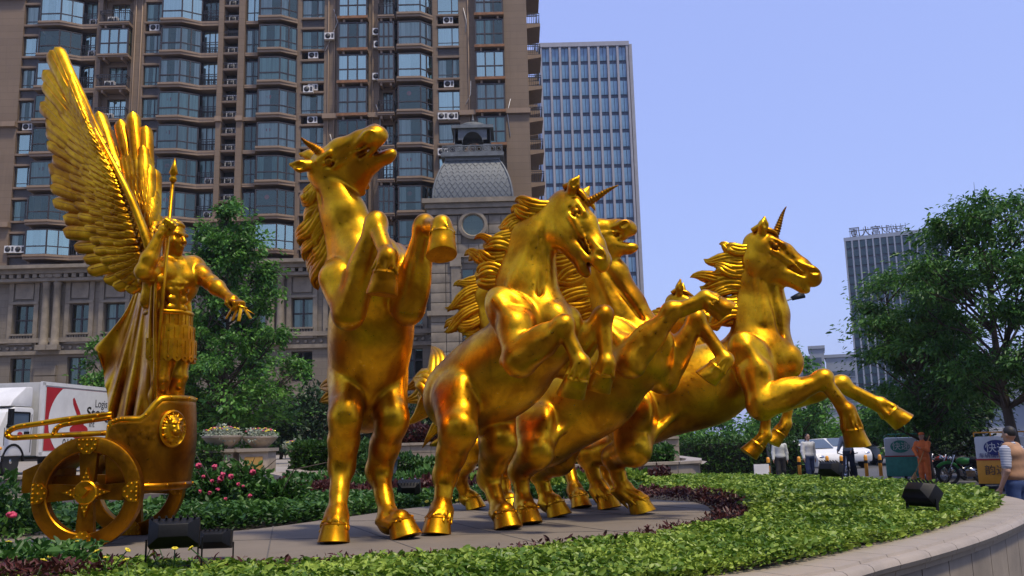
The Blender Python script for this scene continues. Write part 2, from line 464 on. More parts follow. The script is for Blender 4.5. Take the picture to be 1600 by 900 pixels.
    # --- legs
    for key in ('FN', 'FF'):
        sh, el, kn, ft, to = J[key]; q = s*1.30
        out = lat if (sh-chs).dot(lat) > 0 else -lat
        S.ell(lerp(sh, chs, .25)+dor*.10*s, (nrm(sh-chs+dor*1.2*s), sp, out), (.34*s, .21*s, .15*s), .03)   # shoulder blade
        S.ell(sh, (nrm(el-sh), sp, out), (.21*s, .17*s, .14*s), .035)
        d1 = nrm(kn-el); d2 = nrm(ft-kn)
        bend = perp((kn-el)-(ft-kn), nrm(ft-el)) if (ft-el).length > .05 else dor   # points to the front of the knee
        ls = perp(out, d1)
        fr = perp(bend, d1)
        S.cone(sh, el, .17*s, .125*s, .04)
        S.ell(lerp(sh, el, .75)-fr*.03*s, (nrm(el-sh), fr, ls), (.20*s, .13*s, .12*s), .03)
        S.cone(sh+out*.08*s+dor*.28*s-sp*.12*s, sh+out*.14*s-sp*.17*s, .02*s, .018*s, .04, carve=True)
        S.cone(sh+out*.07*s+dor*.28*s+sp*.02*s, sh+out*.10*s+sp*.05*s, .05*s, .06*s, .08)
        S.ell(lerp(sh, el, .35)+out*.06*s-fr*.10*s, (nrm(el-sh), fr, ls), (.17*s, .09*s, .08*s), .02)
        S.cone(el, lerp(el, kn, .55), .118*q, .095*q, .05, side=ls, flat=.85)
        S.cone(lerp(el, kn, .5), kn, .092*q, .062*q, .04)
        S.ell(lerp(el, kn, .28)+fr*.05*q, (d1, fr, ls), (.23*q, .08*q, .08*q), .016)
        S.ell(lerp(el, kn, .24)-fr*.05*q+ls*.03*q, (d1, fr, ls), (.19*q, .06*q, .06*q), .014)
        S.cone(lerp(el, kn, .45)+fr*.03*q+ls*.05*q, kn+fr*.04*q, .028*q, .022*q, .012)
        S.ell(kn+fr*.012*q, (d1, fr, ls), (.088*q, .076*q, .074*q), .03)
        S.cone(kn, ft, .055*q, .046*q, .035)
        S.cone(kn-fr*.045*q+d2*.04*q, ft-perp(bend, d2)*.045*q, .026*q, .024*q, .02)
        S.ell(ft, (d2, perp(bend, d2), perp(ls, d2)), (.068*q, .064*q, .058*q), .025)
        d3 = nrm(to-ft); hl_ = .19*s; tp = to-d3*hl_
        S.cone(ft, tp, .048*q, .062*q, .03)
        for i in range(16):                                   # hair above the hoof
            a = rg.uniform(0, 6.28); u1 = perp(V(.31, .2, .93), d3); u2 = d3.cross(u1); o = u1*math.cos(a)+u2*math.sin(a)
            S.cone(lerp(ft, tp, -.1)+o*.042*q, tp+o*.080*q+d3*rg.uniform(-.005, .04)*q, .017*q, .007*q, .009)
        hoof(root, base, tp, to, perp(bend, d3) if abs(perp(bend, d3).dot(d3)) < .5 else fr, .092*q)
    for key in ('HN', 'HF'):
        hp, st, hk, ft, to = J[key]; q = s*1.32
        out = lat if (hp-pel).dot(lat) > 0 else -lat
        d1 = nrm(hk-st); d2 = nrm(ft-hk)
        fr = perp(st-lerp(hp, hk, .5), nrm(hk-hp)); ls = perp(out, d1); f1 = perp(fr, d1)
        S.ell(hp, (nrm(st-hp), fr, out), (.30*s, .27*s, .15*s), .05)
        S.cone(hp, st, .235*s, .185*s, .055, side=out, flat=.75)
        S.ell(lerp(hp, st, .55)-fr*.10*s, (nrm(st-hp), fr, out), (.27*s, .12*s, .10*s), .025)
        S.ell(st+f1*.03*q, (d1, f1, ls), (.11*q, .075*q, .07*q), .09)
        S.cone(st, lerp(st, hk, .55), .128*q, .104*q, .06, side=ls, flat=.8)
        S.cone(lerp(st, hk, .5), hk, .104*q, .078*q, .04)
        S.ell(lerp(st, hk, .3)-f1*.05*q, (d1, f1, ls), (.22*q, .08*q, .075*q), .035)
        S.cone(lerp(st, hk, .25)-f1*.085*q, hk-f1*.08*q-d1*.02*q, .034*q, .024*q, .012)
        S.cone(st+f1*.03*q+out*.05*s, lerp(st, hk, .7)+f1*.05*q, .038*q, .026*q, .04)
        S.cone(st+f1*.05*q, lerp(pel, rib, .45)+out*.26*s-dor*.16*s, .05*s, .03*s, .05)      # flank fold
        S.cone(lerp(hp, st, .2)+out*.12*s-fr*.03*s, lerp(hp, st, .95)+out*.10*s-fr*.04*s, .012*s, .01*s, .05, carve=True)         # hamstring cord
        S.ell(hk, (d1, f1, ls), (.10*q, .084*q, .072*q), .06)
        S.ell(hk-f1*.065*q-d1*.03*q, (d1, f1, ls), (.05*q, .036*q, .036*q), .03)
        S.cone(hk, lerp(hk, ft, .55), .074*q, .056*q, .06); S.cone(lerp(hk, ft, .5), ft, .056*q, .058*q, .03)
        S.cone(hk-f1*.05*q+d2*.05*q, ft-perp(f1, d2)*.05*q, .028*q, .026*q, .02)
        S.ell(ft-perp(f1, d2)*.012*q, (d2, perp(f1, d2), perp(ls, d2)), (.086*q, .086*q, .078*q), .04)
        d3 = nrm(to-ft); hz = V(d3.x, d3.y, 0); d3 = nrm(V(0, 0, -1)+hz*.45); hl_ = .15*s; tp = to-d3*hl_
        S.cone(ft, tp, .054*q, .068*q, .03)
        for i in range(20):
            a = rg.uniform(0, 6.28); u1 = perp(V(.31, .2, .93) if abs(d3.z) < .8 else V(1, .1, 0), d3); u2 = d3.cross(u1); o = u1*math.cos(a)+u2*math.sin(a)
            S.cone(lerp(ft, tp, -.3)+o*.055*q, tp+o*.088*q+d3*rg.uniform(-.005, .05)*q, .020*q, .008*q, .010)
        toe = V(hz.x, hz.y, 0) if hz.length > .05 else V(sp.x, sp.y, 0)
        hoof(root, base, tp, to, toe, .098*q)
    if gel:
        g0 = lerp(pel, rib, .12)-dor*.33*s; S.ell(g0, (sp, lat, dor), (.10*s, .055*s, .06*s), .04); S.ell(g0+sp*.12*s, (sp, lat, dor), (.09*s, .045*s, .045*s), .03)
    me = S.mesh('body', GOLD, 2, base); link('body', me, root)
    # --- eyes
    for sg in (-1, 1):
        m = MB(); m.ball(h(.255, .035, sg*.078)-base, .030*hs, 12); m.build('eye', GOLD_DK, root, fix=False)
    # --- horn with rings
    if horn:
        b0 = h(.15, .10, 0); hv = nrm(hu*(1-hornrot)+hd*(.30+hornrot)); m = MB(); pp = []; rr = []; hv = horn_dir or hv
        N = 46
        for i in range(N):
            t = i/(N-1); c = b0+hv*(horn_len*s*t)-hd*(.05*s*math.sin(t*2.2)*t)
            pp.append(c-base); rr.append((.042*(1-t)**.8+.004)*s*(1+.13*math.sin(t*2*math.pi*13)))
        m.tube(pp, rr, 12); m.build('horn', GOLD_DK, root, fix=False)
    # --- mane: locks rooted along the crest
    mb = MB(); crest = []
    for i in range(14):
        t = i/13; c = bez(nb+cres*.25*s, lerp(nb, n1, .6)+cres*.23*s, lerp(n1, poll, .3)+cres*.19*s, poll+cres*.075*s-hd*.03*s, t); crest.append(c-base)
    mb.tube(crest, [.05*s*(.5+math.sin(math.pi*(i/13*.8+.15))) for i in range(14)], 8, flat=.7, up=tuple(cres))
    mane = mb.build('mane', GOLD, root, fix=False)
    md = mane_dir or (-sp)
    for i in range(mane_n*2):
        t = (i//2+(.25 if i % 2 else .7))/mane_n; a = crest[min(13, int(t*13))]+base
        dv = nrm(cres*.9+md*.8+nlat*(.30*(1 if i % 2 else -1)+mane_side)); ln = mane_len*s*rg.uniform(.55, 1.3)*(.7+.45*math.sin(math.pi*t))
        tip = a+nrm(dv+md*.7+nd*rg.uniform(-.35, .35))*ln+V(0, 0, rg.uniform(-.05, .10))*s
        wv = perp(nd, nrm(tip-a))*rg.uniform(.04, .13)*s*(1 if i % 3 else -1)
        hair_lock(mane, base, a-cres*.05*s, lerp(a, tip, .33)+cres*.10*s-wv, lerp(a, tip, .75)+wv*1.3, tip+wv*.2, .078*s*rg.uniform(.7, 1.3), up=tuple(nlat), flat=rg.uniform(.45, .7))
    for i in range(4 if forelock else 0):                     # forelock
        a = h(-.03+.02*i, .085, (i-1.5)*.03); tip = a+(hu*.06-hd*.02+hl*(i-1.5)*.05+hd*.16*(i%2))*s
        hair_lock(mane, base, a-hu*.03*s-hd*.10*s, a+hu*.07*s-hd*.04*s, lerp(a, tip, .6)+hu*.05*s, tip, .055*s, up=tuple(hl), flat=.6, ridge=False)
    # --- tail
    if tail:
        t0 = J.get('dock', pel-sp*.33*s+dor*.16*s)
        mt = MB(); q = [bez(t0-base+sp*.08*s, t0-base-sp*.10*s+dor*.05*s, lerp(t0, tail[0][1], .5)-base, lerp(t0, tail[0][1], .75)-base, i/7) for i in range(8)]
        mt.tube(q, [.07*s, .075*s, .075*s, .07*s, .065*s, .055*s, .04*s, .02*s], 10); tl = mt.build('tail', GOLD, root, fix=False)
        for (k, (mid, end)) in enumerate(tail):
            hair_lock(tl, base, t0+V(rg.uniform(-.02, .02), rg.uniform(-.03, .03), rg.uniform(-.02, .02)), lerp(t0, mid, .6)+V(0, 0, .10)*s, mid, end, .13*s*rg.uniform(.8, 1.1), up=(0, 1, 0), flat=.55)
    return root
# ---------------------------------------------------------------- apartment building
def stone_mat(name, c, var=.22, bw=1.2, bh=.6, joint=.55, rough=.75, jw=.012, sc=.35):
    m, nt, bs = new_mat(name); vec = coords(nt)
    sep = nt.nodes.new('ShaderNodeSeparateXYZ'); nt.links.new(vec, sep.inputs[0])
    ad = nt.nodes.new('ShaderNodeMath'); ad.operation = 'ADD'; nt.links.new(sep.outputs[0], ad.inputs[0]); nt.links.new(sep.outputs[1], ad.inputs[1])
    cb = nt.nodes.new('ShaderNodeCombineXYZ'); nt.links.new(ad.outputs[0], cb.inputs[0]); nt.links.new(sep.outputs[2], cb.inputs[1])
    br = tex(nt, 'ShaderNodeTexBrick', cb.outputs[0], **{'Scale': 1.0, 'Mortar Size': jw, 'Mortar Smooth': .2, 'Brick Width': bw, 'Row Height': bh, 'Bias': 0.0})
    br.inputs['Color1'].default_value = (*[x*(1-var*.5) for x in c], 1); br.inputs['Color2'].default_value = (*[x*(1+var*.5) for x in c], 1); br.inputs['Mortar'].default_value = (*[x*joint for x in c], 1)
    n1 = tex(nt, 'ShaderNodeTexNoise', vec, Scale=sc, Detail=8.0, Roughness=.65)
    n2 = tex(nt, 'ShaderNodeTexNoise', coords(nt, 'Object', (3, 3, .25)), Scale=1.0, Detail=6.0, Roughness=.65)
    col_ = mix(nt, ramp(nt, n1.outputs['Fac'], [(.3, (0, 0, 0)), (.75, (.45, .45, .45))]), br.outputs['Color'], tuple(x*.55 for x in c))
    col_ = mix(nt, ramp(nt, n2.outputs['Fac'], [(.52, (0, 0, 0)), (.8, (.6, .6, .6))]), col_, tuple(x*.5 for x in c))
    nt.links.new(col_, bs.inputs['Base Color']); bs.inputs['Roughness'].default_value = rough
    b = bump(nt, None, br.outputs['Fac'], -.5, .02); n3 = tex(nt, 'ShaderNodeTexNoise', vec, Scale=14.0, Detail=4.0); bump(nt, bs, n3.outputs['Fac'], .15, .02, b)
    return m
def glass_mat(name, tint=(.86, .93, .91), refl=.07, rough=.02, wob=.02):
    m, nt, bs = new_mat(name); nt.nodes.remove(bs); out = nt.nodes['Material Output']
    tr = nt.nodes.new('ShaderNodeBsdfTransparent'); tr.inputs[0].default_value = (*tint, 1)
    gl = nt.nodes.new('ShaderNodeBsdfGlossy'); gl.inputs['Roughness'].default_value = rough; gl.inputs[0].default_value = (.80, 1, .80, 1)
    fr = nt.nodes.new('ShaderNodeFresnel'); fr.inputs[0].default_value = 1.5
    ad = nt.nodes.new('ShaderNodeMath'); ad.operation = 'ADD'; ad.inputs[1].default_value = refl; nt.links.new(fr.outputs[0], ad.inputs[0])
    n = tex(nt, 'ShaderNodeTexNoise', coords(nt), Scale=1.2, Detail=1.0); bp = nt.nodes.new('ShaderNodeBump'); bp.inputs['Strength'].default_value = wob; bp.inputs['Distance'].default_value = .3
    nt.links.new(n.outputs['Fac'], bp.inputs['Height']); nt.links.new(bp.outputs[0], gl.inputs['Normal'])
    mx = nt.nodes.new('ShaderNodeMixShader'); nt.links.new(ad.outputs[0], mx.inputs[0]); nt.links.new(tr.outputs[0], mx.inputs[1]); nt.links.new(gl.outputs[0], mx.inputs[2])
    nt.links.new(mx.outputs[0], out.inputs[0]); return m
def curtain_mat(name, c):
    m, nt, bs = new_mat(name); w_ = tex(nt, 'ShaderNodeTexNoise', coords(nt, 'Object', (7, 7, .15)), Scale=1.0, Detail=3.0)
    nt.links.new(ramp(nt, w_.outputs['Fac'], [(.35, tuple(x*.6 for x in c)), (.65, c)]), bs.inputs['Base Color']); bs.inputs['Roughness'].default_value = .9
    bump(nt, bs, w_.outputs['Fac'], .6, .05); return m
M_WALL = stone_mat('brown_wall_tile', (.205, .142, .086), .12, 30, .62, .55)
M_TRIM = stone_mat('pinkish_stone_trim', (.29, .200, .125), .15, 2.2, 3, .7)
M_POD = stone_mat('grey_stone', (.185, .152, .108), .22, 1.3, .55, .5)
M_PODT = plain('grey_stone_trim', (.205, .170, .122), .8, var=.3, scale=1.2)
M_FRAME = plain('dark_window_frame', (.035, .026, .022), .45)
M_DARKP = plain('dark_spandrel', (.055, .045, .036), .6)
M_GLASS = glass_mat('window_glass'); M_GLASSD = glass_mat('window_glass_dark', (.55, .64, .63), .06)
M_GLASSB = glass_mat('window_glass_bright', (.80, .9, .9), .42)
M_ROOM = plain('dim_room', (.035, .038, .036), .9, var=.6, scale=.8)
M_CURT = [curtain_mat('curtain_pale', (.88, .88, .80)), curtain_mat('curtain_teal', (.45, .60, .52)), curtain_mat('curtain_grey', (.66, .66, .62))]
M_IRON = plain('black_iron', (.02, .02, .022), .5)
M_ACW = plain('white_enamel', (.62, .60, .55), .5, var=.2); M_ACF = plain('fan_black', (.03, .03, .03), .6)
M_RUST = plain('rusty_edge', (.22, .10, .04), .8, var=.5, scale=3)
M_RED = plain('red_paper', (.45, .02, .02), .7)
FY = 73.0
def fx(px): return P(px, 250, FY).x
apt = empty('apartment_building', (fx(430), FY, 0)); AX = fx(430)
tag(apt, 'tall brown apartment block with bay windows, small balconies and outdoor air conditioners', 'building')
FH = 2.93; Z0 = P(300, 403, FY).z; NF = 9
brg = random.Random(11)
def part(name, me, parent, loc): return link(name, me, parent, loc)
class Glz:
    """frame, panes and curtain shapes of one window unit"""
    def __init__(s): s.fr = MB(); s.pa = MB(); s.faces = []
    def face(s, a, b, z0, z1, n=1, tr=None, w=.07, alt=None):
        a = V(a[0], a[1], 0); b = V(b[0], b[1], 0); d = (b-a); L = d.length; d.normalize(); nn = V(d.y, -d.x, 0)
        for z in [z0, z1]+([tr] if tr else []): s.fr.beam(a+V(0, 0, z), b+V(0, 0, z), w*1.1, w)
        for k in range(n+1):
            p = a+d*(L*k/n); s.fr.beam(p+V(0, 0, z0), p+V(0, 0, z1), w, w*1.2, up=(d.x, d.y, 0))
        s.pa.poly([a+V(0, 0, z0), b+V(0, 0, z0), b+V(0, 0, z1), a+V(0, 0, z1)])
        s.faces.append((a, b, z0, z1, nn))
    def curtain(s, variant, rg):
        m = MB()
        for (a, b, z0, z1, nn) in s.faces:
            spans = {0: [(0, .32), (.72, 1)], 1: [(0, 1)], 2: [(0, .55)], 3: []}[variant]
            for t0, t1 in spans:
                N = max(3, int((t1-t0)*(b-a).length/.14))
                for k in range(N):
                    q = [lerp(a, b, t0+(t1-t0)*(k+e)/N)-nn*(.06+.03*((k+e) % 2)) for e in (0, 1)]
                    m.poly([q[0]+V(0, 0, z0), q[1]+V(0, 0, z0), q[1]+V(0, 0, z1-.05), q[0]+V(0, 0, z1-.05)])
        return m
def unit(g, name='window'):
    fm = g.fr.mesh(name, M_FRAME); pm = [g.pa.mesh('pane', mt) for mt in (M_GLASS, M_GLASSD, M_GLASSB)]
    cs = []
    for v in (0, 1, 2):
        cm = g.curtain(v, brg)
        for mt in M_CURT: cs.append(cm.mesh('curtain', mt))
    return fm, pm, cs
def place_unit(u, x, z, upper):
    o = link('window', u[0], apt, (x, 0, z))
    r = brg.random(); k = (2 if r < .42 else 0) if upper > 4 else (2 if r < .12 else 1 if r < .5 else 0)
    link('pane', u[1][k], o)
    if brg.random() < .80: link('curtain', brg.choice(u[2]), o)
    return o
# vertical piers of wall between the window columns (photo columns give the rhythm)
def wallbox(x0, x1, y0, y1, z0, z1, mat=M_WALL, name='wall_pier'):
    m = MB(); m.box(x0-AX, x1-AX, y0, y1, z0, z1); return m.build(name, mat, apt, fix=False)
ZT = Z0+FH*NF+1.0
for a, b, y0 in ((-60, 24, -.2), (53, 57, 0), (143, 151, -.35), (198, 218, -.12), (246, 250, 0), (337, 345, -.35), (369, 379, -.35), (461, 469, -.05), (505, 528, -.12), (576, 593, -.12), (618, 622, 0), (677, 686, -.05), (720, 746, -.12), (792, 829, -.45)):
    wallbox(fx(a), fx(b), y0, 1.2, Z0-1.0, ZT)
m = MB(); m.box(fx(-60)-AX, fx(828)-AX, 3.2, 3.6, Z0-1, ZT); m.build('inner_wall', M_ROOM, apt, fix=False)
m = MB(); m.box(fx(-60)-AX, fx(829)-AX, -.3, 22, ZT, ZT+.6); m.build('roof_slab', M_TRIM, apt, fix=False)
m = MB(); m.box(fx(-60)-AX, fx(-59)-AX, 1.2, 22, 0, ZT); m.box(fx(-60)-AX, fx(829)-AX, 21.5, 22, 0, ZT); m.build('rear_wall', M_WALL, apt, fix=False)
# unit kinds
def narrow(w):
    g = Glz(); h = w/2; g.face((-h, .12), (h*.35, .12), .62, 2.35, 1); g.face((h*.35, .12), (h, .12), .95, 2.35, 1); g.face((h*.35, .12), (h, .12), .62, .95, 1); g.fr.beam((-h, .12, .95), (h*.35, .12, .95), .05); return g
def bay(x0, x1, x2, left=True):
    g = Glz()
    g.face((x0, -.95), (x1, -.95), .42, 2.52, 1, 1.12, .09); g.face((x1, -.95), (x2, -.05), .42, 2.52, 2, 1.12, .08); g.face((x0-(.35 if left else 0), -.05), (x0, -.95), .42, 2.52, 1, 1.12, .08); return g
def boxbay(w):
    g = Glz(); h = w/2; g.face((-h, -.75), (h, -.75), .30, 2.6, 3, 1.30, .10); g.face((h, -.75), (h, -.02), .30, 2.6, 1, 1.30, .08); g.face((-h, -.02), (-h, -.75), .30, 2.6, 1, 1.30, .08); return g
def door(w):
    g = Glz(); h = w/2; g.face((-h, .55), (h, .55), .12, 2.45, 3, .95, .07); return g
def railing(pts, z0=.14, h=1.02):
    m = MB()
    for a, b in zip(pts[:-1], pts[1:]):
        a = V(a[0], a[1], 0); b = V(b[0], b[1], 0); L = (b-a).length
        for z in (z0+.06, z0+h*.80, z0+h): m.beam(a+V(0, 0, z), b+V(0, 0, z), .05)
        n = max(2, int(L/.16))
        for k in range(n+1): p = lerp(a, b, k/n); m.beam(p+V(0, 0, z0), p+V(0, 0, z0+h), .028)
    return m
acm = MB(); acm.box(-.42, .42, -.17, .17, 0, .60); acme = acm.mesh('air_conditioner', M_ACW)
acf = MB(); acf.lathe([(.001, 0), (.22, 0), (.235, .012), (.001, .014)], 18, Matrix.Translation((-.12, -.172, .30)) @ Matrix.Rotation(math.pi/2, 4, 'X'), caps=False); acf.box(.18, .36, -.185, -.172, .12, .5); acfe = acf.mesh('fan_grille', M_ACF)
def aircon(x, y, z):
    o = link('air_conditioner', acme, apt, (x, y, z)); link('fan_grille', acfe, o); return o
def slab_mesh(poly, z0, z1, mat=M_TRIM, name='slab_band'):
    """stepped string course: outline in plan, with a thinner lip above"""
    m = MB(); n = len(poly)
    def ring(z, k): return [V(x, y*(1+k) if y < 0 else y, z) for x, y in poly]
    zm = lerp(z0, z1, .55); levels = [ring(z0, -.06), ring(zm, -.06), ring(zm, .03), ring(z1, .03)]
    b = len(m.v)
    for L in levels: m.v += [tuple(p) for p in L]
    for i in range(3):
        for k in range(n): k2 = (k+1) % n; m.face((b+i*n+k, b+i*n+k2, b+(i+1)*n+k2, b+(i+1)*n+k))
    m.face([b+k for k in range(n)][::-1]); m.face([b+3*n+k for k in range(n)])
    return m.mesh(name, mat)
cols_ = []
def X(px): return fx(px)-AX
def colw(a, b): return (X(a)+X(b))/2, X(b)-X(a)
for kind, a in (('narrow', (25, 53)), ('bay', (58, 90, 117, 143)), ('alt', (151, 198)), ('narrow', (218, 246)), ('bay', (251, 282, 308, 337)), ('niche', (345, 369)), ('narrow2', (380, 403)),
                ('bay1', (406, 439, 461)), ('narrow', (469, 505)), ('box', (529, 576)), ('alt2', (593, 618)), ('bay1', (625, 660, 677)), ('narrow', (686, 720)), ('box', (746, 792))):
    if kind == 'narrow':
        xc, w_ = colw(*a); u = unit(narrow(w_)); sp = MB(); sp.box(-w_/2, w_/2, .05, .35, 2.62, FH+.38); spm = sp.mesh('spandrel_panel', M_DARKP)
        sl = slab_mesh([(-w_/2-.06, -.16), (w_/2+.06, -.16), (w_/2+.06, .3), (-w_/2-.06, .3)], 0, .16)
        for f in range(-1, NF):
            z = Z0+f*FH; place_unit(u, xc, z, f)
            if brg.random() < .78: link('spandrel_panel', spm, apt, (xc, 0, z))
            else: aircon(xc, .15, z+2.72)
            link('window_sill', sl, apt, (xc, 0, z+.42)); link('window_head', sl, apt, (xc, 0, z+2.42))
    elif kind == 'narrow2':
        xc, w_ = colw(*a); g = Glz(); h = w_/2; g.face((-h, .1), (h, .1), .45, 2.6, 2, 1.25); u = unit(g)
        sl = slab_mesh([(-h-.03, -.20), (h+.03, -.20), (h+.03, .5), (-h-.03, .5)], 0, .30)
        for f in range(-1, NF): place_unit(u, xc, Z0+f*FH, f); link('window_sill', sl, apt, (xc, 0, Z0+f*FH+.08))
    elif kind in ('bay', 'bay1'):
        x0, x1, x2 = X(a[0]), X(a[1]), X(a[2]); u = unit(bay(0, x1-x0, x2-x0, kind == 'bay1'))
        x3 = X(a[3]) if kind == 'bay' else x2; lf = -.35 if kind == 'bay1' else -.1
        sl = slab_mesh([(lf-.05, -.12), (-.1, -1.15), (x1-x0+.08, -1.15), (x2-x0+.1, -.28), (x3-x0+.05, -.28), (x3-x0+.05, 1.0), (lf-.05, 1.0)], 0, .40)
        if kind == 'bay':
            xd, wd_ = colw(a[2], a[3]); ud = unit(door(wd_-.1)); rl = railing([(-wd_/2+.05, -.12), (wd_/2-.02, -.12)]).mesh('balcony_railing', M_IRON)
        for f in range(-1, NF):
            z = Z0+f*FH; place_unit(u, x0, z, f); link('floor_band', sl, apt, (x0, 0, z))
            if kind == 'bay':
                place_unit(ud, xd, z+.3, f); link('balcony_railing', rl, apt, (xd, 0, z+.28))
                if brg.random() < .5: aircon(xd+.3, .15, z+.42)
            if f in (1, 2, 3, 4) and brg.random() < .75:
                m = MB(); m.lathe([(.001, 0), (.2, 0), (.2, .02), (.001, .02)], 12, Matrix.Translation((x0+.9, -.85, z+1.9)) @ Matrix.Rotation(math.pi/2, 4, 'X'), caps=False); m.build('red_paper_cut', M_RED, apt)
    elif kind in ('alt', 'alt2', 'box'):
        xc, w_ = colw(*a); ub = unit(boxbay(w_*.94)); ud = unit(door(w_*.62)); h = w_/2
        sl = slab_mesh([(-h-.03, -.95), (h+.03, -.95), (h+.03, .2), (-h-.03, .2)], 0, .26)
        br = MB(); br.prism([(-.1, 0), (.1, 0), (.07, -.25), (-.07, -.25)], -.8, .2)
        brm = br.mesh('bracket', M_TRIM); rl = railing([(-h+.02, -.02), (-h+.02, -.88), (h-.02, -.88), (h-.02, -.02)]).mesh('balcony_railing', M_IRON)
        bk = MB(); bk.box(-h, -w_*.31, .3, .8, 0, FH); bk.box(w_*.31, h, .3, .8, 0, FH); bk.box(-w_*.31, w_*.31, .3, .8, 2.5, FH); bkm = bk.mesh('niche_wall', M_WALL)
        rs = MB(); rs.box(-h-.05, h+.05, -.99, -.93, .02, .24); rsm = rs.mesh('rusty_edge', M_RUST)
        for f in range(-1, NF):
            z = Z0+f*FH; boxed = {'alt': f in (6, 8, 3), 'alt2': f in (5, 6, 1), 'box': f not in (2, 0)}[kind]
            link('balcony_slab', sl, apt, (xc, 0, z)); link('bracket', brm, apt, (xc-h*.6, 0, z)); link('bracket', brm, apt, (xc+h*.6, 0, z))
            if boxed:
                place_unit(ub, xc, z, f)
                if kind == 'box': link('rusty_edge', rsm, apt, (xc, 0, z))
            else:
                link('niche_wall', bkm, apt, (xc, 0, z)); place_unit(ud, xc, z+.1, f); link('balcony_railing', rl, apt, (xc, 0, z+.14))
                if brg.random() < .6: aircon(xc-.3, -.45, z+.27)
    elif kind == 'niche':
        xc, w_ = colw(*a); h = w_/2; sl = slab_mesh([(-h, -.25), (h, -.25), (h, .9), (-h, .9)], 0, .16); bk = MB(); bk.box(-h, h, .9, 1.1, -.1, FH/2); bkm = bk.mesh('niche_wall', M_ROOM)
        rl = railing([(-h, -.18), (h, -.18)], .05, .55).mesh('guard_rail', M_IRON)
        for f in range(-2, NF*2):
            z = Z0+f*FH/2+.25; link('shelf_slab', sl, apt, (xc, 0, z)); link('niche_wall', bkm, apt, (xc, 0, z)); link('guard_rail', rl, apt, (xc, 0, z+.1))
            if brg.random() < .88: aircon(xc+.1, .2, z+.17)
# string courses round the whole front every four floors
for f in (1, 4, 8):
    for a, b in ((-60, 24), (143, 151), (198, 218), (337, 345), (369, 379), (505, 528), (576, 593), (720, 746), (792, 830)):
        m = MB(); m.box(fx(a)-AX-.04, fx(b)-AX+.04, -.55 if a != 792 else -.7, .3, Z0+f*FH, Z0+f*FH+.42); m.build('string_course', M_TRIM, apt, fix=False)
# units hung on plain walls
for px, y in ((511, 57), (586, 50), (588, 70), (586, 120)):
    p = P(px+4, y, FY-.4); aircon(p.x-AX, -.38, p.z-.3)
for px, y in ((482, 140), (692, 182), (708, 182), (692, 238), (16, 390), (32, 390)):
    p = P(px, y, FY-.3); aircon(p.x-AX, -.3, p.z-.3)
# right flank with stacked balconies
SXF = fx(829)-AX
m = MB(); m.box(SXF-.6, SXF, 1.2, 22, Z0-1, ZT); m.build('flank_wall', M_WALL, apt, fix=False)
for k, yy in enumerate((3.5, 9.5, 15.5)):
    sl = MB(); sl.prism([(0, 0), (1.25, .18), (1.25, .45), (0, .45)], -1.7, 1.7); slm = sl.mesh('flank_balcony', M_TRIM)
    rl = railing([(0, -1.6), (1.18, -1.6), (1.18, 1.6), (0, 1.6)], .45, 1.0).mesh('balcony_railing', M_IRON); g = Glz(); g.face((.03, -1.2), (.03, 1.2), .5, 2.4, 3, 1.2); u = unit(g)
    for f in range(-1, NF):
        z = Z0+f*FH; o = link('flank_balcony', slm, apt, (SXF, yy, z)); link('balcony_railing', rl, o)
        fm, pm, cs = u; o2 = link('window', fm, apt, (SXF, yy, z)); link('pane', pm[1], o2)

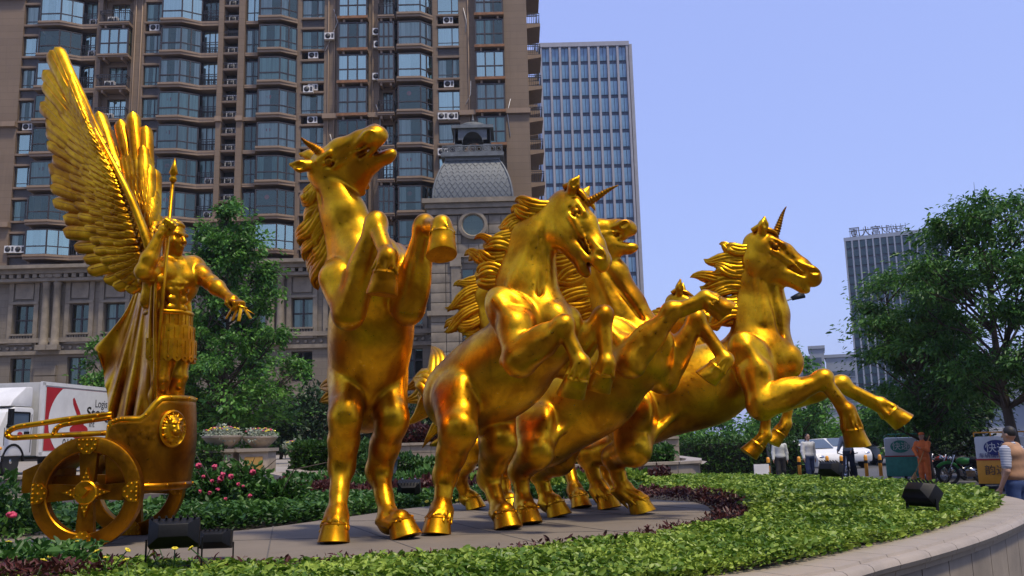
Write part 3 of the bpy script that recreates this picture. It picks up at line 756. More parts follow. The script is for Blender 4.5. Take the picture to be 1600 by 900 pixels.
# ---------------------------------------------------------------- stone podium building in front of the tower block
PY = 70.5
def qx(px): return P(px, 480, PY).x
def qz(py, px=300): return P(px, py, PY).z
pod = empty('podium_building', (qx(300), PY, 0)); PX0 = qx(300)
tag(pod, 'grey stone classical podium with balustraded windows, pilasters and heavy cornice below the apartment block', 'building')
zc = qz(418); zw1, zw0 = qz(470), qz(517); zb = qz(530); zl1, zl0 = qz(553), qz(600)
XL, XR = -45.0, qx(862)
wins = [(-60, -30), (22, 54), (110, 140), (163, 196), (220, 250), (275, 305), (330, 360), (385, 415), (456, 489), (513, 545), (572, 604), (632, 660), (820, 850)]
edges = []; prev = XL
def pbox(x0, x1, y0, y1, z0, z1, name, mat=M_POD): 
    m = MB(); m.box(x0-PX0, x1-PX0, y0, y1, z0, z1); return m.build(name, mat, pod, fix=False)
gl = None
for a, b in wins+[(None, None)]:
    x1 = qx(a) if a is not None else XR
    pbox(prev, x1, 0, 1.2, 0, zc, 'wall_pier')
    if a is not None:
        pbox(x1, qx(b), 0, 1.2, zw1, zc, 'wall_panel'); pbox(x1, qx(b), 0, 1.2, zl1, zw0-.75, 'wall_panel'); pbox(x1, qx(b), 0, 1.2, 0, zl0, 'wall_panel')
        prev = qx(b); w_ = prev-x1; xm = (x1+prev)/2-PX0
        for z0_, z1_ in ((zw0-.75, zw1), (zl0, zl1)):
            g = Glz(); g.face((-w_/2, .45), (w_/2, .45), z0_+.05, z1_, 2, lerp(z0_, z1_, .62), .12)
            o = link('window', g.fr.mesh('window', M_FRAME), pod, (xm, 0, 0)); link('pane', g.pa.mesh('pane', M_GLASSD), o)
            if brg.random() < .5: link('curtain', g.curtain(brg.choice((0, 2)), brg).mesh('curtain', M_CURT[2]), o)
        # balustrade below the upper window
        bal = MB()
        for k in range(7): bal.lathe([(.07, 0), (.11, .12), (.06, .35), (.09, .5), (.07, .6)], 8, Matrix.Translation((lerp(-w_/2+.15, w_/2-.15, k/6), -.12, zw0-.68)))
        bal.box(-w_/2-.1, w_/2+.1, -.28, .05, zw0-.08, zw0+.06); bal.box(-w_/2-.1, w_/2+.1, -.28, .05, zw0-.80, zw0-.68)
        o = bal.build('balustrade', M_PODT, pod, fix=False); o.location.x = xm
        m = MB(); m.box(-w_/2-.35, w_/2+.35, -.22, 0, zw1+.02, zw1+.22); m.box(-w_/2-.45, w_/2+.45, -.30, 0, zw1+1.9, zw1+2.1); m.box(-w_/2+.1, w_/2-.1, -.10, 0, zw1+.45, zw1+1.7); o = m.build('window_head', M_PODT, pod, fix=False); o.location.x = xm
        for sg in (-1, 1):
            m = MB(); m.box(-.18, .18, -.16, 0, zw0-.8, zw1+1.9); o = m.build('window_jamb', M_PODT, pod, fix=False); o.location.x = xm+sg*(w_/2+.2)
for px in (75, 92, 240, 262, 425, 440, 558, 620):
    if px in (240, 262): continue
    m = MB(); m.lathe([(.36, zw0-.9), (.36, zw0-.6), (.30, zw0-.5), (.27, zw1+1.5), (.34, zw1+1.6), (.30, zw1+1.7), (.40, zw1+2.1)], 14); m.box(-.45, .45, -.45, .45, zw1+2.1, zw1+2.35); m.box(-.45, .45, -.45, .45, zw0-1.3, zw0-.9)
    o = m.build('column', M_PODT, pod, fix=True); o.location = (qx(px)-PX0, -.35, 0)
m = MB(); m.box(XL-PX0, XR-PX0, -.75, .0, zc-.95, zc-.70); m.build('architrave', M_PODT, pod, fix=False)
m = MB(); m.box(XL-PX0, XR-PX0, -.95, 2, zc-.35, zc); m.build('cornice_bed', M_PODT, pod, fix=False)
m = MB(); m.box(XL-PX0, XR-PX0, -1.35, 2, zc, zc+.28); m.build('cornice', M_PODT, pod, fix=False)
dn = MB(); dn.box(-.16, .16, -.85, 0, zc-.68, zc-.37); dnm = dn.mesh('dentil', M_PODT); k = 0; x = XL+1
while x < XR and k < 170: link('dentil', dnm, pod, (x-PX0, 0, 0)); x += .62; k += 1
for z0_, h_, o_ in ((zb, .35, .35), (zb-.95, .3, .28), (zl0-1.2, .4, .35), (zl0-4.2, .5, .3)):
    m = MB(); m.box(XL-PX0, XR-PX0, -o_, 0, z0_, z0_+h_); m.build('string_course', M_PODT, pod, fix=False)
ros = MB(); ros.ball((0, -.12, 0), (.14, .06, .14), 8); rsm = ros.mesh('rosette', M_PODT); x = XL+.7
for k in range(int((XR-XL)/.62)-1): link('rosette', rsm, pod, (XL+.7+k*.62-PX0, 0, zb-.42))
for px, w_ in ((78, 34), (428, 24), (610, 22)):
    for k in range(4):
        h_ = (zb-1.0-zl0)/3; m = MB(); m.box(qx(px)-w_/40-PX0, qx(px)+w_/40-PX0, -.22, 0, zl0-1.6+k*h_, zl0-1.6+(k+1)*h_-.06); m.build('rusticated_block', M_POD, pod, fix=False)
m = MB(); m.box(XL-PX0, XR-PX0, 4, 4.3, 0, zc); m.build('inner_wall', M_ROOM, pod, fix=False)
m = MB(); m.box(XL-PX0, XR-PX0, 1.2, 4, 0, 3.8); m.build('ground_floor_core', M_POD, pod, fix=False)
for k in range(7):                                                       # shop fronts at street level
    xx = XL+6+k*6.2; m = MB(); m.box(xx-PX0, xx+4.6-PX0, -.1, .05, 1.2, 4.6); o = m.build('shopfront_frame', M_FRAME, pod, fix=False)
    m = MB(); m.box(xx+.15-PX0, xx+4.45-PX0, -.14, -.11, 1.3, 4.45); m.build('shopfront_pane', M_GLASSD, o, fix=False)

# ---------------------------------------------------------------- corner turret with slate dome
TY = 66.0
def tx(px): return P(px, 400, TY).x
def tz(py): return P(740, py, TY).z
tur = empty('domed_turret', (tx(740), TY, 0)); TX = tx(740)
tag(tur, 'square grey stone turret with round window, patterned slate dome and open lantern on top', 'turret')
hwT = (tx(808)-tx(672))/2; zt0 = tz(318)
M_SLATE, nt_, bs_ = new_mat('slate_scales')
vv_ = coords(nt_, 'UV'); ck_ = tex(nt_, 'ShaderNodeTexNoise', vv_, Scale=40.0, Detail=3.0)
nt_.links.new(ramp(nt_, ck_.outputs['Fac'], [(.3, (.085, .095, .092)), (.7, (.15, .165, .158))]), bs_.inputs['Base Color']); bs_.inputs['Roughness'].default_value = .5
M_SLATE2 = plain('lead_grey', (.12, .13, .125), .5, var=.35, scale=2)
# stone courses of the front and right face, each block a piece
rows = []; z = 3.0
cz = [(tz(338), tz(318)), (tz(368), tz(338.5)), (tz(384), tz(368.5)), (tz(398), tz(384.5))]
m = MB(); m.box(-hwT+.12, hwT-.12, .12, 2*hwT-.12, 0, zt0); m.build('core', M_POD, tur, fix=False)
def tblock(x0, x1, z0, z1):
    m = MB(); m.box(x0, x1, 0, .3, z0, z1); return m.build('stone_block', M_PODT, tur, bevel=.03)
ro = .78; zr = tz(352)
nrow = 0; z = zt0-.9; RH = .74
while z > 6:
    z1 = z; z0 = z-RH; x = -hwT+(.0 if nrow % 2 else -.0); segs = []
    wn = [(-.9, .9)] if (tz(470) < z1 and z0 < tz(420)) or (tz(560) < z1 and z0 < tz(510)) else []
    rnd_ = [(-ro-.18, ro+.18)] if abs((z0+z1)/2-zr) < ro+.3 else []
    cuts = wn+rnd_; xs = [-hwT, -hwT+1.15, -hwT+2.1] + ([-.9, .9] if cuts else [-.8+(.4 if nrow % 2 else 0), .8-(.4 if nrow % 2 else 0)]) + [hwT-2.1, hwT-1.15, hwT]
    for a, b in zip(xs[:-1], xs[1:]):
        if cuts and a >= -1.0 and b <= 1.0: continue
        if b-a > .1: tblock(a+.02, b-.02, z0+.02, z1-.02)
    z = z0; nrow += 1
for z0_, z1_ in ((tz(470), tz(420)), (tz(560), tz(510))):
    g = Glz(); g.face((-.9, .25), (.9, .25), z0_, z1_, 2, lerp(z0_, z1_, .6), .1); o = link('window', g.fr.mesh('window', M_FRAME), tur); o.location.y = -.2; link('pane', g.pa.mesh('pane', M_GLASSD), o)
m = MB(); m.lathe([(ro+.32, .0), (ro+.32, .22), (ro+.1, .26), (ro, .12), (ro, -.02)], 36, Matrix.Translation((0, 0, zr)) @ Matrix.Rotation(math.pi/2, 4, 'X'), caps=False); m.build('oculus_ring', M_PODT, tur)
m = MB(); m.lathe([(.001, .04), (ro+.05, .04)], 28, Matrix.Translation((0, 0, zr)) @ Matrix.Rotation(math.pi/2, 4, 'X'), caps=False); m.build('oculus_pane', M_GLASSD, tur, fix=False)
for zz, o_, h_, nm in ((zt0, .55, .35, 'cornice'), (zt0-.38, .35, .36, 'cornice_bed'), (zt0-.85, .2, .42, 'frieze'), (tz(402), .18, .3, 'string_course'), (tz(492), .25, .35, 'string_course')):
    m = MB(); m.box(-hwT-o_, hwT+o_, -o_, 2*hwT+o_, zz, zz+h_); m.build(nm, M_PODT, tur, fix=False)
for sg in (-1, 1):
    m = MB(); m.box(-.32, .32, -.16, 0, tz(490), tz(400)-.5); m.box(-.42, .42, -.22, 0, tz(404)-.6, tz(402)); o = m.build('pilaster', M_PODT, tur, fix=False); o.location.x = sg*(hwT-1.9)
# dome of four curved hips, clad in diamond slates
zd0, zd1 = zt0+.35, tz(240); rd0, rd1 = hwT*.93, hwT*.58; cy = hwT
def dome_r(t): return rd1+(rd0-rd1)*math.cos(t*math.pi/2)**.75
m = MB(); N = 16; ring = [(-1, -1), (1, -1), (1, 1), (-1, 1)]
for i in range(N+1):
    t = i/N; r = dome_r(t)
    for sx, sy in ring: m.v.append((sx*r, cy+sy*r, lerp(zd0, zd1, t)))
for i in range(N):
    for k in range(4): k2 = (k+1) % 4; m.face((i*4+k, i*4+k2, (i+1)*4+k2, (i+1)*4+k), True)
m.build('dome', M_SLATE2, tur)
sl = MB(); sl.prism([(0, -.27), (.2, 0), (0, .2), (-.2, 0)], -.035, .03); slm = sl.mesh('slate', M_SLATE)
rowsN = 11
for face in range(2):
    for i in range(rowsN):
        t = (i+.5)/rowsN; r = dome_r(t); z = lerp(zd0, zd1, t); n = int(2*r/.44); dr = (dome_r(t+.02)-dome_r(t-.02))/((zd1-zd0)*.04); ti = math.atan(-dr)
        for k in range(n+1):
            u = -r+2*r*(k+(.5 if i % 2 else 0))/n
            if abs(u) > r-.1: continue
            o = link('slate', slm, tur, (u, cy-r, z) if face == 0 else (r, cy+u, z)); o.rotation_euler = (-ti, 0, 0) if face == 0 else (-ti, 0, math.pi/2)
for sx, sy in ring:
    m = MB(); m.tube([V(sx*dome_r(i/N), cy+sy*dome_r(i/N), lerp(zd0, zd1, i/N)) for i in range(N+1)], .09, 8); m.build('hip_roll', M_SLATE2, tur, fix=False)
zl = tz(238)
for zz, r, h_, nm in ((zl-.25, rd1+.25, .25, 'gallery_cornice'), (zl, rd1+.55, .28, 'gallery_floor')):
    m = MB(); m.box(-r, r, cy-r, cy+r, zz, zz+h_); m.build(nm, M_SLATE2, tur, fix=False)
rg_ = rd1+.42; hz_ = tz(221)-zl-.28
for k in range(4):
    m = MB(); a = V(-rg_, -rg_, 0); b = V(rg_, -rg_, 0); Mr = Matrix.Translation((0, cy, zl+.28)) @ Matrix.Rotation(k*math.pi/2, 4, 'Z')
    for zz in (.06, hz_): m.beam(Mr @ (a+V(0, 0, zz)), Mr @ (b+V(0, 0, zz)), .08)
    for j in range(9):
        c = lerp(a, b, (j+.5)/9)+V(0, 0, hz_/2)
        for rr in (.26, .14): m.tube([Mr @ (c+V(rr*math.cos(q), 0, rr*math.sin(q))) for q in [2*math.pi*e/12 for e in range(13)]], .03, 5, caps=False)
        m.beam(Mr @ (lerp(a, b, j/9)), Mr @ (lerp(a, b, j/9)+V(0, 0, hz_)), .05)
    m.build('gallery_railing', M_SLATE2, tur, fix=False)
rl_ = hwT*.34; zl0, zl1 = zl+.28, tz(188)
for sx, sy in ring:
    m = MB(); m.box(sx*rl_-.28, sx*rl_+.28, cy+sy*rl_-.28, cy+sy*rl_+.28, zl0, lerp(zl0, zl1, .6)); m.build('lantern_pier', M_SLATE2, tur, fix=False)
for k in range(4):
    Mr = Matrix.Translation((0, cy, 0)) @ Matrix.Rotation(k*math.pi/2, 4, 'Z'); zc0 = lerp(zl0, zl1, .45); hw_ = rl_+.28; ra = rl_-.28
    pl = [(-hw_, zl1), (-hw_, zc0), (-ra, zc0)]+[(-ra*math.cos(q), zc0+ra*math.sin(q)*1.25) for q in [math.pi*e/10 for e in range(1, 10)]]+[(ra, zc0), (hw_, zc0), (hw_, zl1)]
    m = MB(); m.prism(pl, -hw_-.01*k, -hw_+.25, Mr); m.build('lantern_arch', M_SLATE2, tur, fix=False)
m = MB(); m.box(-rl_-.55, rl_+.55, cy-rl_-.55, cy+rl_+.55, zl1, zl1+.25); m.build('lantern_cornice', M_SLATE2, tur, fix=False)
zq = tz(172); m = MB(); m.lathe([(rl_+.35, zl1+.25), (rl_+.30, lerp(zl1, zq, .6)), (rl_*.85, lerp(zl1, zq, .9)), (rl_*.3, zq+.12), (.06, zq+.2), (.12, zq+.35), (.05, zq+.55), (.01, zq+.9)], 20, Matrix.Translation((0, cy, 0))); m.build('lantern_dome', M_SLATE2, tur)

# ---------------------------------------------------------------- blue glass office tower
M_BGL, nt_, bs_ = new_mat('blue_tower_glass')
w_ = tex(nt_, 'ShaderNodeTexNoise', coords(nt_, 'Object', (.5, .5, .26)), Scale=1.0, Detail=2.0)
nt_.links.new(ramp(nt_, w_.outputs['Fac'], [(.35, (.09, .19, .28)), (.65, (.18, .33, .46))]), bs_.inputs['Base Color']); bs_.inputs['Roughness'].default_value = .12; bs_.inputs['Specular IOR Level'].default_value = .8
M_FIN = plain('pale_concrete_fin', (.27, .265, .27), .7, var=.12, scale=.5)
M_SPB = plain('blue_spandrel', (.012, .035, .075), .35, var=.3, scale=.4)
BY = 190.0; bx0, bx1 = P(845, 90, BY).x, P(979, 75, BY).x; bzt = P(980, 72, BY).z
tow = empty('glass_office_tower', ((bx0+bx1)/2, BY, 0)); cx_ = (bx0+bx1)/2
tag(tow, 'blue glass office tower with white vertical fins beyond the apartment block', 'building')
m = MB(); m.box(bx0-cx_, bx1-cx_, .4, 32, 0, bzt); m.build('core', M_SPB, tow, fix=False)
nb_ = 9; bw_ = (bx1-bx0)/nb_; nfl = 22; fh_ = bzt/nfl
fin = MB(); fin.box(-.24, .24, -.5, .45, 0, bzt); fm = fin.mesh('fin', M_FIN)
for k in range(nb_+1): link('fin', fm, tow, (bx0-cx_+k*bw_, 0, 0))
pn = MB(); pn.box(-bw_/2+.32, bw_/2-.32, .15, .3, .75, fh_-.1); pnm = pn.mesh('glass_panel', M_BGL); ml = MB(); ml.box(-.05, .05, .05, .15, .75, fh_-.1); mlm = ml.mesh('mullion', M_SPB)
for f in range(nfl):
    for k in range(nb_):
        o = link('glass_panel', pnm, tow, (bx0-cx_+(k+.5)*bw_, 0, f*fh_)); link('mullion', mlm, o, (0, 0, 0))
for z in (bzt, ): m = MB(); m.box(bx0-cx_-.5, bx1-cx_+.5, -.6, 32, z, z+1.0); m.build('parapet', M_FIN, tow, fix=False)
m = MB(); m.box(bx1-cx_+.46, bx1-cx_+1.2, .0, 32, 0, bzt+.5); m.build('side_wall', M_FIN, tow, fix=False)
m = MB(); m.box(bx1-cx_+1.2, bx1-cx_+1.8, 4, 10, bzt*.55, bzt*.80); m.build('side_bay', M_SPB, tow, fix=False)

# rain pipes and loose cables on the plain walls of the block
for px in (203, 213, 512, 522, 583, 735):
    xx = fx(px)-AX; m = MB(); m.tube([V(xx, -.2, Z0-.5), V(xx, -.2, ZT)], .055, 6); m.build('rain_pipe', M_TRIM, apt, fix=False)
for k in range(9):
    px = (206, 210, 516, 520, 580, 588, 728, 738, 800)[k]; z = Z0+brg.uniform(3, 22); xx = fx(px)-AX
    m = MB(); m.tube([V(xx, -.5 if px == 800 else -.2, z), V(xx+brg.uniform(-.4, .4), -.5 if px == 800 else -.22, z-1.2), V(xx+brg.uniform(-.8, .8), -.5 if px == 800 else -.2, z-brg.uniform(2, 4))], .03, 5); m.build('cable', M_ACW, apt, fix=False)
# ---------------------------------------------------------------- ground, planter, slab
TERZ = 1.08
def poly_area_pts(poly, n, rg):
    """random points inside a polygon (xy)"""
    P_ = np.array(poly); lo, hi = P_.min(0), P_.max(0); out = []
    got = 0
    while got < n:
        q = rg.uniform(lo, hi, (n*2, 2)); ins = inside(q, P_); q = q[ins]; out.append(q); got += len(q)
    return np.concatenate(out)[:n]
def inside(q, poly):
    x, y = q[:, 0], q[:, 1]; r = np.zeros(len(q), bool); n = len(poly)
    for i in range(n):
        x0, y0 = poly[i]; x1, y1 = poly[(i+1) % n]
        c = ((y0 > y) != (y1 > y)) & (x < (x1-x0)*(y-y0)/((y1-y0) if y1 != y0 else 1e-9)+x0); r ^= c
    return r
def closed_curve(pts, n):
    pts = [Vector((*p, 0)) for p in pts]; k = len(pts); out = []
    for i in range(n):
        t = i/n*k; a = int(t); u = t-a; p0, p1, p2, p3 = (pts[(a+j-1) % k] for j in range(4))
        q = .5*((2*p1)+(p2-p0)*u+(2*p0-5*p1+4*p2-p3)*u*u+(3*p1-p0-3*p2+p3)*u**3); out.append((q.x, q.y))
    return out
def offset_poly(poly, d):
    n = len(poly); out = []
    for i in range(n):
        a, b = Vector(poly[i-1]), Vector(poly[(i+1) % n]); t = (b-a).normalized(); out.append((poly[i][0]+t.y*d, poly[i][1]-t.x*d))
    return out
def sheet(name, poly, z, mat, kind='structure', parent=None):
    bm = bmesh.new(); f = bm.faces.new([bm.verts.new((x, y, z)) for x, y in poly])
    if f.normal.z < 0: f.normal_flip()
    bmesh.ops.triangulate(bm, faces=bm.faces); me = bpy.data.meshes.new(name); bm.to_mesh(me); bm.free(); me.materials.append(mat)
    o = link(name, me, parent)
    if kind: o['kind'] = kind
    return o
def asphalt():
    m, nt, bs = new_mat('asphalt'); v = coords(nt)
    a = tex(nt, 'ShaderNodeTexNoise', v, Scale=.25, Detail=6.0, Roughness=.6); b = tex(nt, 'ShaderNodeTexNoise', v, Scale=60.0, Detail=3.0)
    c = ramp(nt, a.outputs['Fac'], [(.35, (.065, .065, .068)), (.65, (.11, .108, .105))]); c = mix(nt, .25, c, b.outputs['Fac'], 'MULTIPLY')
    nt.links.new(c, bs.inputs['Base Color']); bs.inputs['Roughness'].default_value = .85; bump(nt, bs, b.outputs['Fac'], .3, .01); return m
M_ROAD = asphalt(); M_SOIL = plain('dark_soil', (.035, .026, .018), .95, var=.4, scale=5, bumps=.6)
M_GRAN = stone_mat('weathered_granite', (.36, .30, .225), .10, 50, 50, .5, rough=.5, jw=.002, sc=1.6)
M_GRAN2 = plain('granite_panel', (.24, .20, .15), .6, var=.3, scale=1.6, bumps=.12)
M_SLAB = stone_mat('pale_concrete_slab', (.20, .165, .125), .10, 50, 50, .5, jw=.004, sc=1.3)
M_PAVE = plain('pale_paving', (.27, .24, .20), .8, var=.2, scale=.7, bumps=.1)
M_JOINT = plain('joint', (.10, .09, .08), .9)
road = sheet('road', [(-900, -60), (900, -60), (1600, 2400), (-1600, 2400)], 0.0, M_ROAD)
# round planter that carries the group
rim = closed_curve([(-11, 5.6), (-6, 5.15), (-1.5, 5.0), (1.2, 6.02), (2.36, 6.98), (3.69, 8.34), (5.0, 9.95), (5.75, 11.0), (6.2, 12.4), (6.2, 14.0), (5.86, 15.8), (5.25, 17.4), (3.6, 19.0), (-2, 19.4), (-9, 19.0), (-13, 14)], 220)
sheet('planting_bed', rim, .785, M_SOIL)
plw = empty('planter_wall', (2, 5.5, 0)); tag(plw, 'curved low stone planter wall with rounded cap round the sculpture garden', 'planter wall')
def rim_piece(i0, i1, prof, name, mat, parent, gap=.004):
    """sweep a profile (offset outwards, z) along part of the planter outline"""
    m = MB(); N = len(rim); base = parent.location; K = len(prof); b = 0; steps = list(range(i0, i1+1))
    for s_ in steps:
        p = Vector(rim[s_ % N]); t = (Vector(rim[(s_+1) % N])-Vector(rim[(s_-1) % N])).normalized(); o = Vector((t.y, -t.x))
        if s_ == steps[0]: p = p+t*gap
        if s_ == steps[-1]: p = p-t*gap
        for d, z in prof: m.v.append((p.x+o.x*d-base.x, p.y+o.y*d-base.y, z))
    for j in range(len(steps)-1):
        for k in range(K): k2 = (k+1) % K; m.face((j*K+k, (j+1)*K+k, (j+1)*K+k2, j*K+k2), False)
    m.face(range(K)); m.face([(len(steps)-1)*K+k for k in range(K)][::-1])
    return m.build(name, mat, parent, fix=True)
capp = [(-.02, .66), (-.02, .815), (.35, .815), (.36, .795), (.41, .795), (.44, .78), (.455, .75), (.44, .715), (.41, .70), (.40, .66)]
pan = [(.02, .03), (.02, .662), (.375, .662), (.375, .03)]
for i in range(0, 220, 4):
    rim_piece(i, i+4, capp, 'cap_stone', M_GRAN, plw); rim_piece(i, i+4, pan, 'wall_panel', M_GRAN2, plw, .008)
# slab under the horses
slab = closed_curve([(-5.6, 8.3), (-4.6, 7.35), (-2.6, 6.95), (-.8, 7.05), (.9, 7.95), (1.8, 9.3), (2.25, 10.8), (2.15, 12.0), (1.2, 12.9), (-.2, 13.05), (-1.25, 12.2), (-2.1, 10.6), (-2.9, 9.35), (-3.8, 9.75), (-5.2, 9.8)], 120)
def slab_solid(name, poly, z0, z1, mat):
    bm = bmesh.new(); f = bm.faces.new([bm.verts.new((x, y, z1)) for x, y in poly])
    if f.normal.z < 0: f.normal_flip()
    r = bmesh.ops.extrude_face_region(bm, geom=[f]); 
    for v in [e for e in r['geom'] if isinstance(e, bmesh.types.BMVert)]: v.co.z = z0
    bmesh.ops.recalc_face_normals(bm, faces=bm.faces); bmesh.ops.triangulate(bm, faces=[f for f in bm.faces if len(f.verts) > 4])
    me = bpy.data.meshes.new(name); bm.to_mesh(me); bm.free(); me.materials.append(mat); return link(name, me)
sl_ = slab_solid('statue_slab', slab, .80, .873, M_SLAB); sl_['kind'] = 'structure'
for (a, b) in (((-1.9, 7.0), (-2.6, 9.8)), ((.2, 7.5), (-1.5, 11.7)), ((1.75, 9.3), (-.6, 12.95)), ((-3.6, 7.15), (-3.9, 9.7)), ((-.7, 7.1), (-2.15, 10.6)), ((1.0, 8.1), (-1.1, 12.2)), ((2.2, 10.6), (.6, 12.9)), ((-4.9, 8.4), (1.2, 8.4)), ((-2.2, 10.2), (2.1, 10.2))):
    m = MB(); m.beam((a[0], a[1], .8742), (b[0], b[1], .8742), .012, .003); o = m.build('slab_joint', M_JOINT, sl_, fix=False)
# upper terrace behind, with its retaining walls
ter = [(-120, 21.0), (-12, 21.0), (-9.2, 20.2), (-5, 20.0), (0, 20.2), (3.2, 20.3), (4.3, 21.0), (4.8, 23), (5, 30), (8, 60), (10, 300), (-120, 300)]
sheet('terrace', ter, TERZ, M_PAVE)
def wall_run(name, label, pts, z0, z1, th, bw, bh, cap, matb, matc, cat='wall'):
    """retaining wall laid from separate blocks, with cap stones"""
    base = V(*pts[0], 0); r = empty(name, base); tag(r, label, cat)
    for (a, b) in zip(pts[:-1], pts[1:]):
        a2, b2 = Vector(a), Vector(b); L = (b2-a2).length; d = (b2-a2)/L; rz = math.atan2(d.y, d.x)
        n = max(1, round(L/bw)); k = max(1, round((z1-z0)/bh)); w_ = L/n; h_ = (z1-z0)/k
        m = MB(); m.box(0.006, w_-.006, -.02, th, .006, h_-.006); me = m.mesh('block', matb); c = MB(); c.box(.003, w_-.003, -.07, th+.05, 0, cap); cm = c.mesh('cap_stone', matc)
        for i in range(n):
            p = a2+d*(i*w_)
            for j in range(k): o = link('block', me, r, (p.x-base.x, p.y-base.y, z0+j*h_)); o.rotation_euler = (0, 0, rz)
            o = link('cap_stone', cm, r, (p.x-base.x, p.y-base.y, z1)); o.rotation_euler = (0, 0, rz)
        m = MB(); m.box(0, L, .02, th-.02, z0, z1-.01); o = m.build('core', M_JOINT, r, fix=False); o.location = (a[0]-base.x, a[1]-base.y, 0); o.rotation_euler = (0, 0, rz)
    return r
wall_run('retaining_wall', 'grey block retaining wall below the parked truck at the left edge', [(-16, 20.75), (-11.0, 20.75), (-8.6, 20.1)], .3, TERZ+.04, .25, .9, .2, .07, M_GRAN2, M_GRAN)
wall_run('terrace_wall', 'pale stone terrace wall behind the horses with capping', [(-8.6, 20.05), (-4, 19.85), (0, 20.05), (2.6, 20.1), (3.6, 20.45), (4.2, 21.1), (4.6, 23), (4.9, 30)], .0, TERZ+.02, .25, 1.0, .55, .06, M_GRAN2, M_GRAN)
a, b = P(512, 693, 24), P(735, 690, 24)
wall_run('planter_bench_wall', 'pale tiled bed wall with light capping behind the left rearing horse', [(a.x, 24), (b.x+5.5, 24)], TERZ, P(600, 697, 24).z, .3, .55, .18, .07, M_GRAN2, M_GRAN)

# ---------------------------------------------------------------- foliage
def leaf_mat(name, dark, mid, light, trans=.25, rough=.45):
    m, nt, bs = new_mat(name); out = nt.nodes['Material Output']
    at = nt.nodes.new('ShaderNodeAttribute'); at.attribute_name = 'lr'
    n1 = tex(nt, 'ShaderNodeTexNoise', coords(nt), Scale=1.3, Detail=3.0)
    ad = nt.nodes.new('ShaderNodeMath'); ad.operation = 'MULTIPLY_ADD'; ad.inputs[1].default_value = .75; nt.links.new(n1.outputs['Fac'], ad.inputs[0])
    ml = nt.nodes.new('ShaderNodeMath'); ml.operation = 'MULTIPLY'; ml.inputs[1].default_value = .50; nt.links.new(at.outputs['Fac'], ml.inputs[0]); nt.links.new(ml.outputs[0], ad.inputs[2])
    c = ramp(nt, ad.outputs[0], [(.18, dark), (.5, mid), (.88, light)])
    nt.links.new(c, bs.inputs['Base Color']); bs.inputs['Roughness'].default_value = rough; bs.inputs['Specular IOR Level'].default_value = .35
    tl = nt.nodes.new('ShaderNodeBsdfTranslucent'); nt.links.new(c, tl.inputs[0]); mx = nt.nodes.new('ShaderNodeMixShader'); mx.inputs[0].default_value = trans
    nt.links.new(bs.outputs[0], mx.inputs[1]); nt.links.new(tl.outputs[0], mx.inputs[2]); nt.links.new(mx.outputs[0], out.inputs[0]); return m
def leaf_mesh(name, pos, direc, size, mat, rg, wid=.5, droop=.0, flat_up=.5):
    """many small folded leaves: one at each position, pointing along direc"""
    n = len(pos); d = direc/np.maximum(np.linalg.norm(direc, axis=1, keepdims=True), 1e-6)
    up = np.tile(np.array([[0, 0, 1.0]]), (n, 1))*flat_up+rg.normal(0, .45, (n, 3)); s = np.cross(d, up); s /= np.maximum(np.linalg.norm(s, axis=1, keepdims=True), 1e-6); u = np.cross(s, d)
    L = (size*rg.uniform(.5, 1.25, n)*np.where(rg.uniform(0, 1, n) < .12, 1.5, 1))[:, None]; W = L*wid*.5*rg.uniform(.8, 1.2, (n, 1))
    f = W*rg.uniform(.15, .5, (n, 1)); tip = pos+d*L-u*(droop*L)
    v = np.stack([pos, pos+d*L*.35+s*W+u*f, pos+d*L*.75+s*W*.75+u*f*.5-u*droop*L*.5, tip, pos+d*L*.75-s*W*.75+u*f*.5-u*droop*L*.5, pos+d*L*.35-s*W+u*f], 1).reshape(-1, 3)
    b = (np.arange(n)*6)[:, None]; q = np.concatenate([b+np.array([[0, 1, 2, 3]]), b+np.array([[0, 3, 4, 5]])], 0)
    me = np_mesh(name, v, q, mat, smooth=False); at = me.attributes.new('lr', 'FLOAT', 'FACE'); r = rg.uniform(0, 1, n); at.data.foreach_set('value', np.concatenate([r, r]).astype(np.float32)); return me
nr = np.random.default_rng(5)
L_BED = leaf_mat('groundcover_leaf', (.02, .055, .004), (.09, .185, .012), (.34, .45, .06), .25, .42)
L_HEDGE = leaf_mat('hedge_leaf', (.008, .028, .005), (.024, .075, .010), (.06, .14, .02), .2)
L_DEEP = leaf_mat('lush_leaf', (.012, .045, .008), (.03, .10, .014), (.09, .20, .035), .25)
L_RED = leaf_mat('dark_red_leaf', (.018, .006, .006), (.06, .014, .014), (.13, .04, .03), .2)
L_TREE = leaf_mat('tree_leaf', (.02, .07, .010), (.05, .16, .022), (.15, .33, .05), .35)
L_LOC = leaf_mat('locust_leaf', (.013, .05, .007), (.036, .12, .016), (.11, .25, .04), .33)
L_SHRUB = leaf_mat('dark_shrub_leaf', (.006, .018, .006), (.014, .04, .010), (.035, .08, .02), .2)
M_BARK = plain('bark', (.055, .040, .028), .9, var=.4, scale=5, bumps=.6)
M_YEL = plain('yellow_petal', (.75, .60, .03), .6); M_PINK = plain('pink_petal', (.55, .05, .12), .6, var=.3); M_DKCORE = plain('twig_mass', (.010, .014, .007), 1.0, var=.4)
rimA = np.array(rim); slabA = np.array(slab)
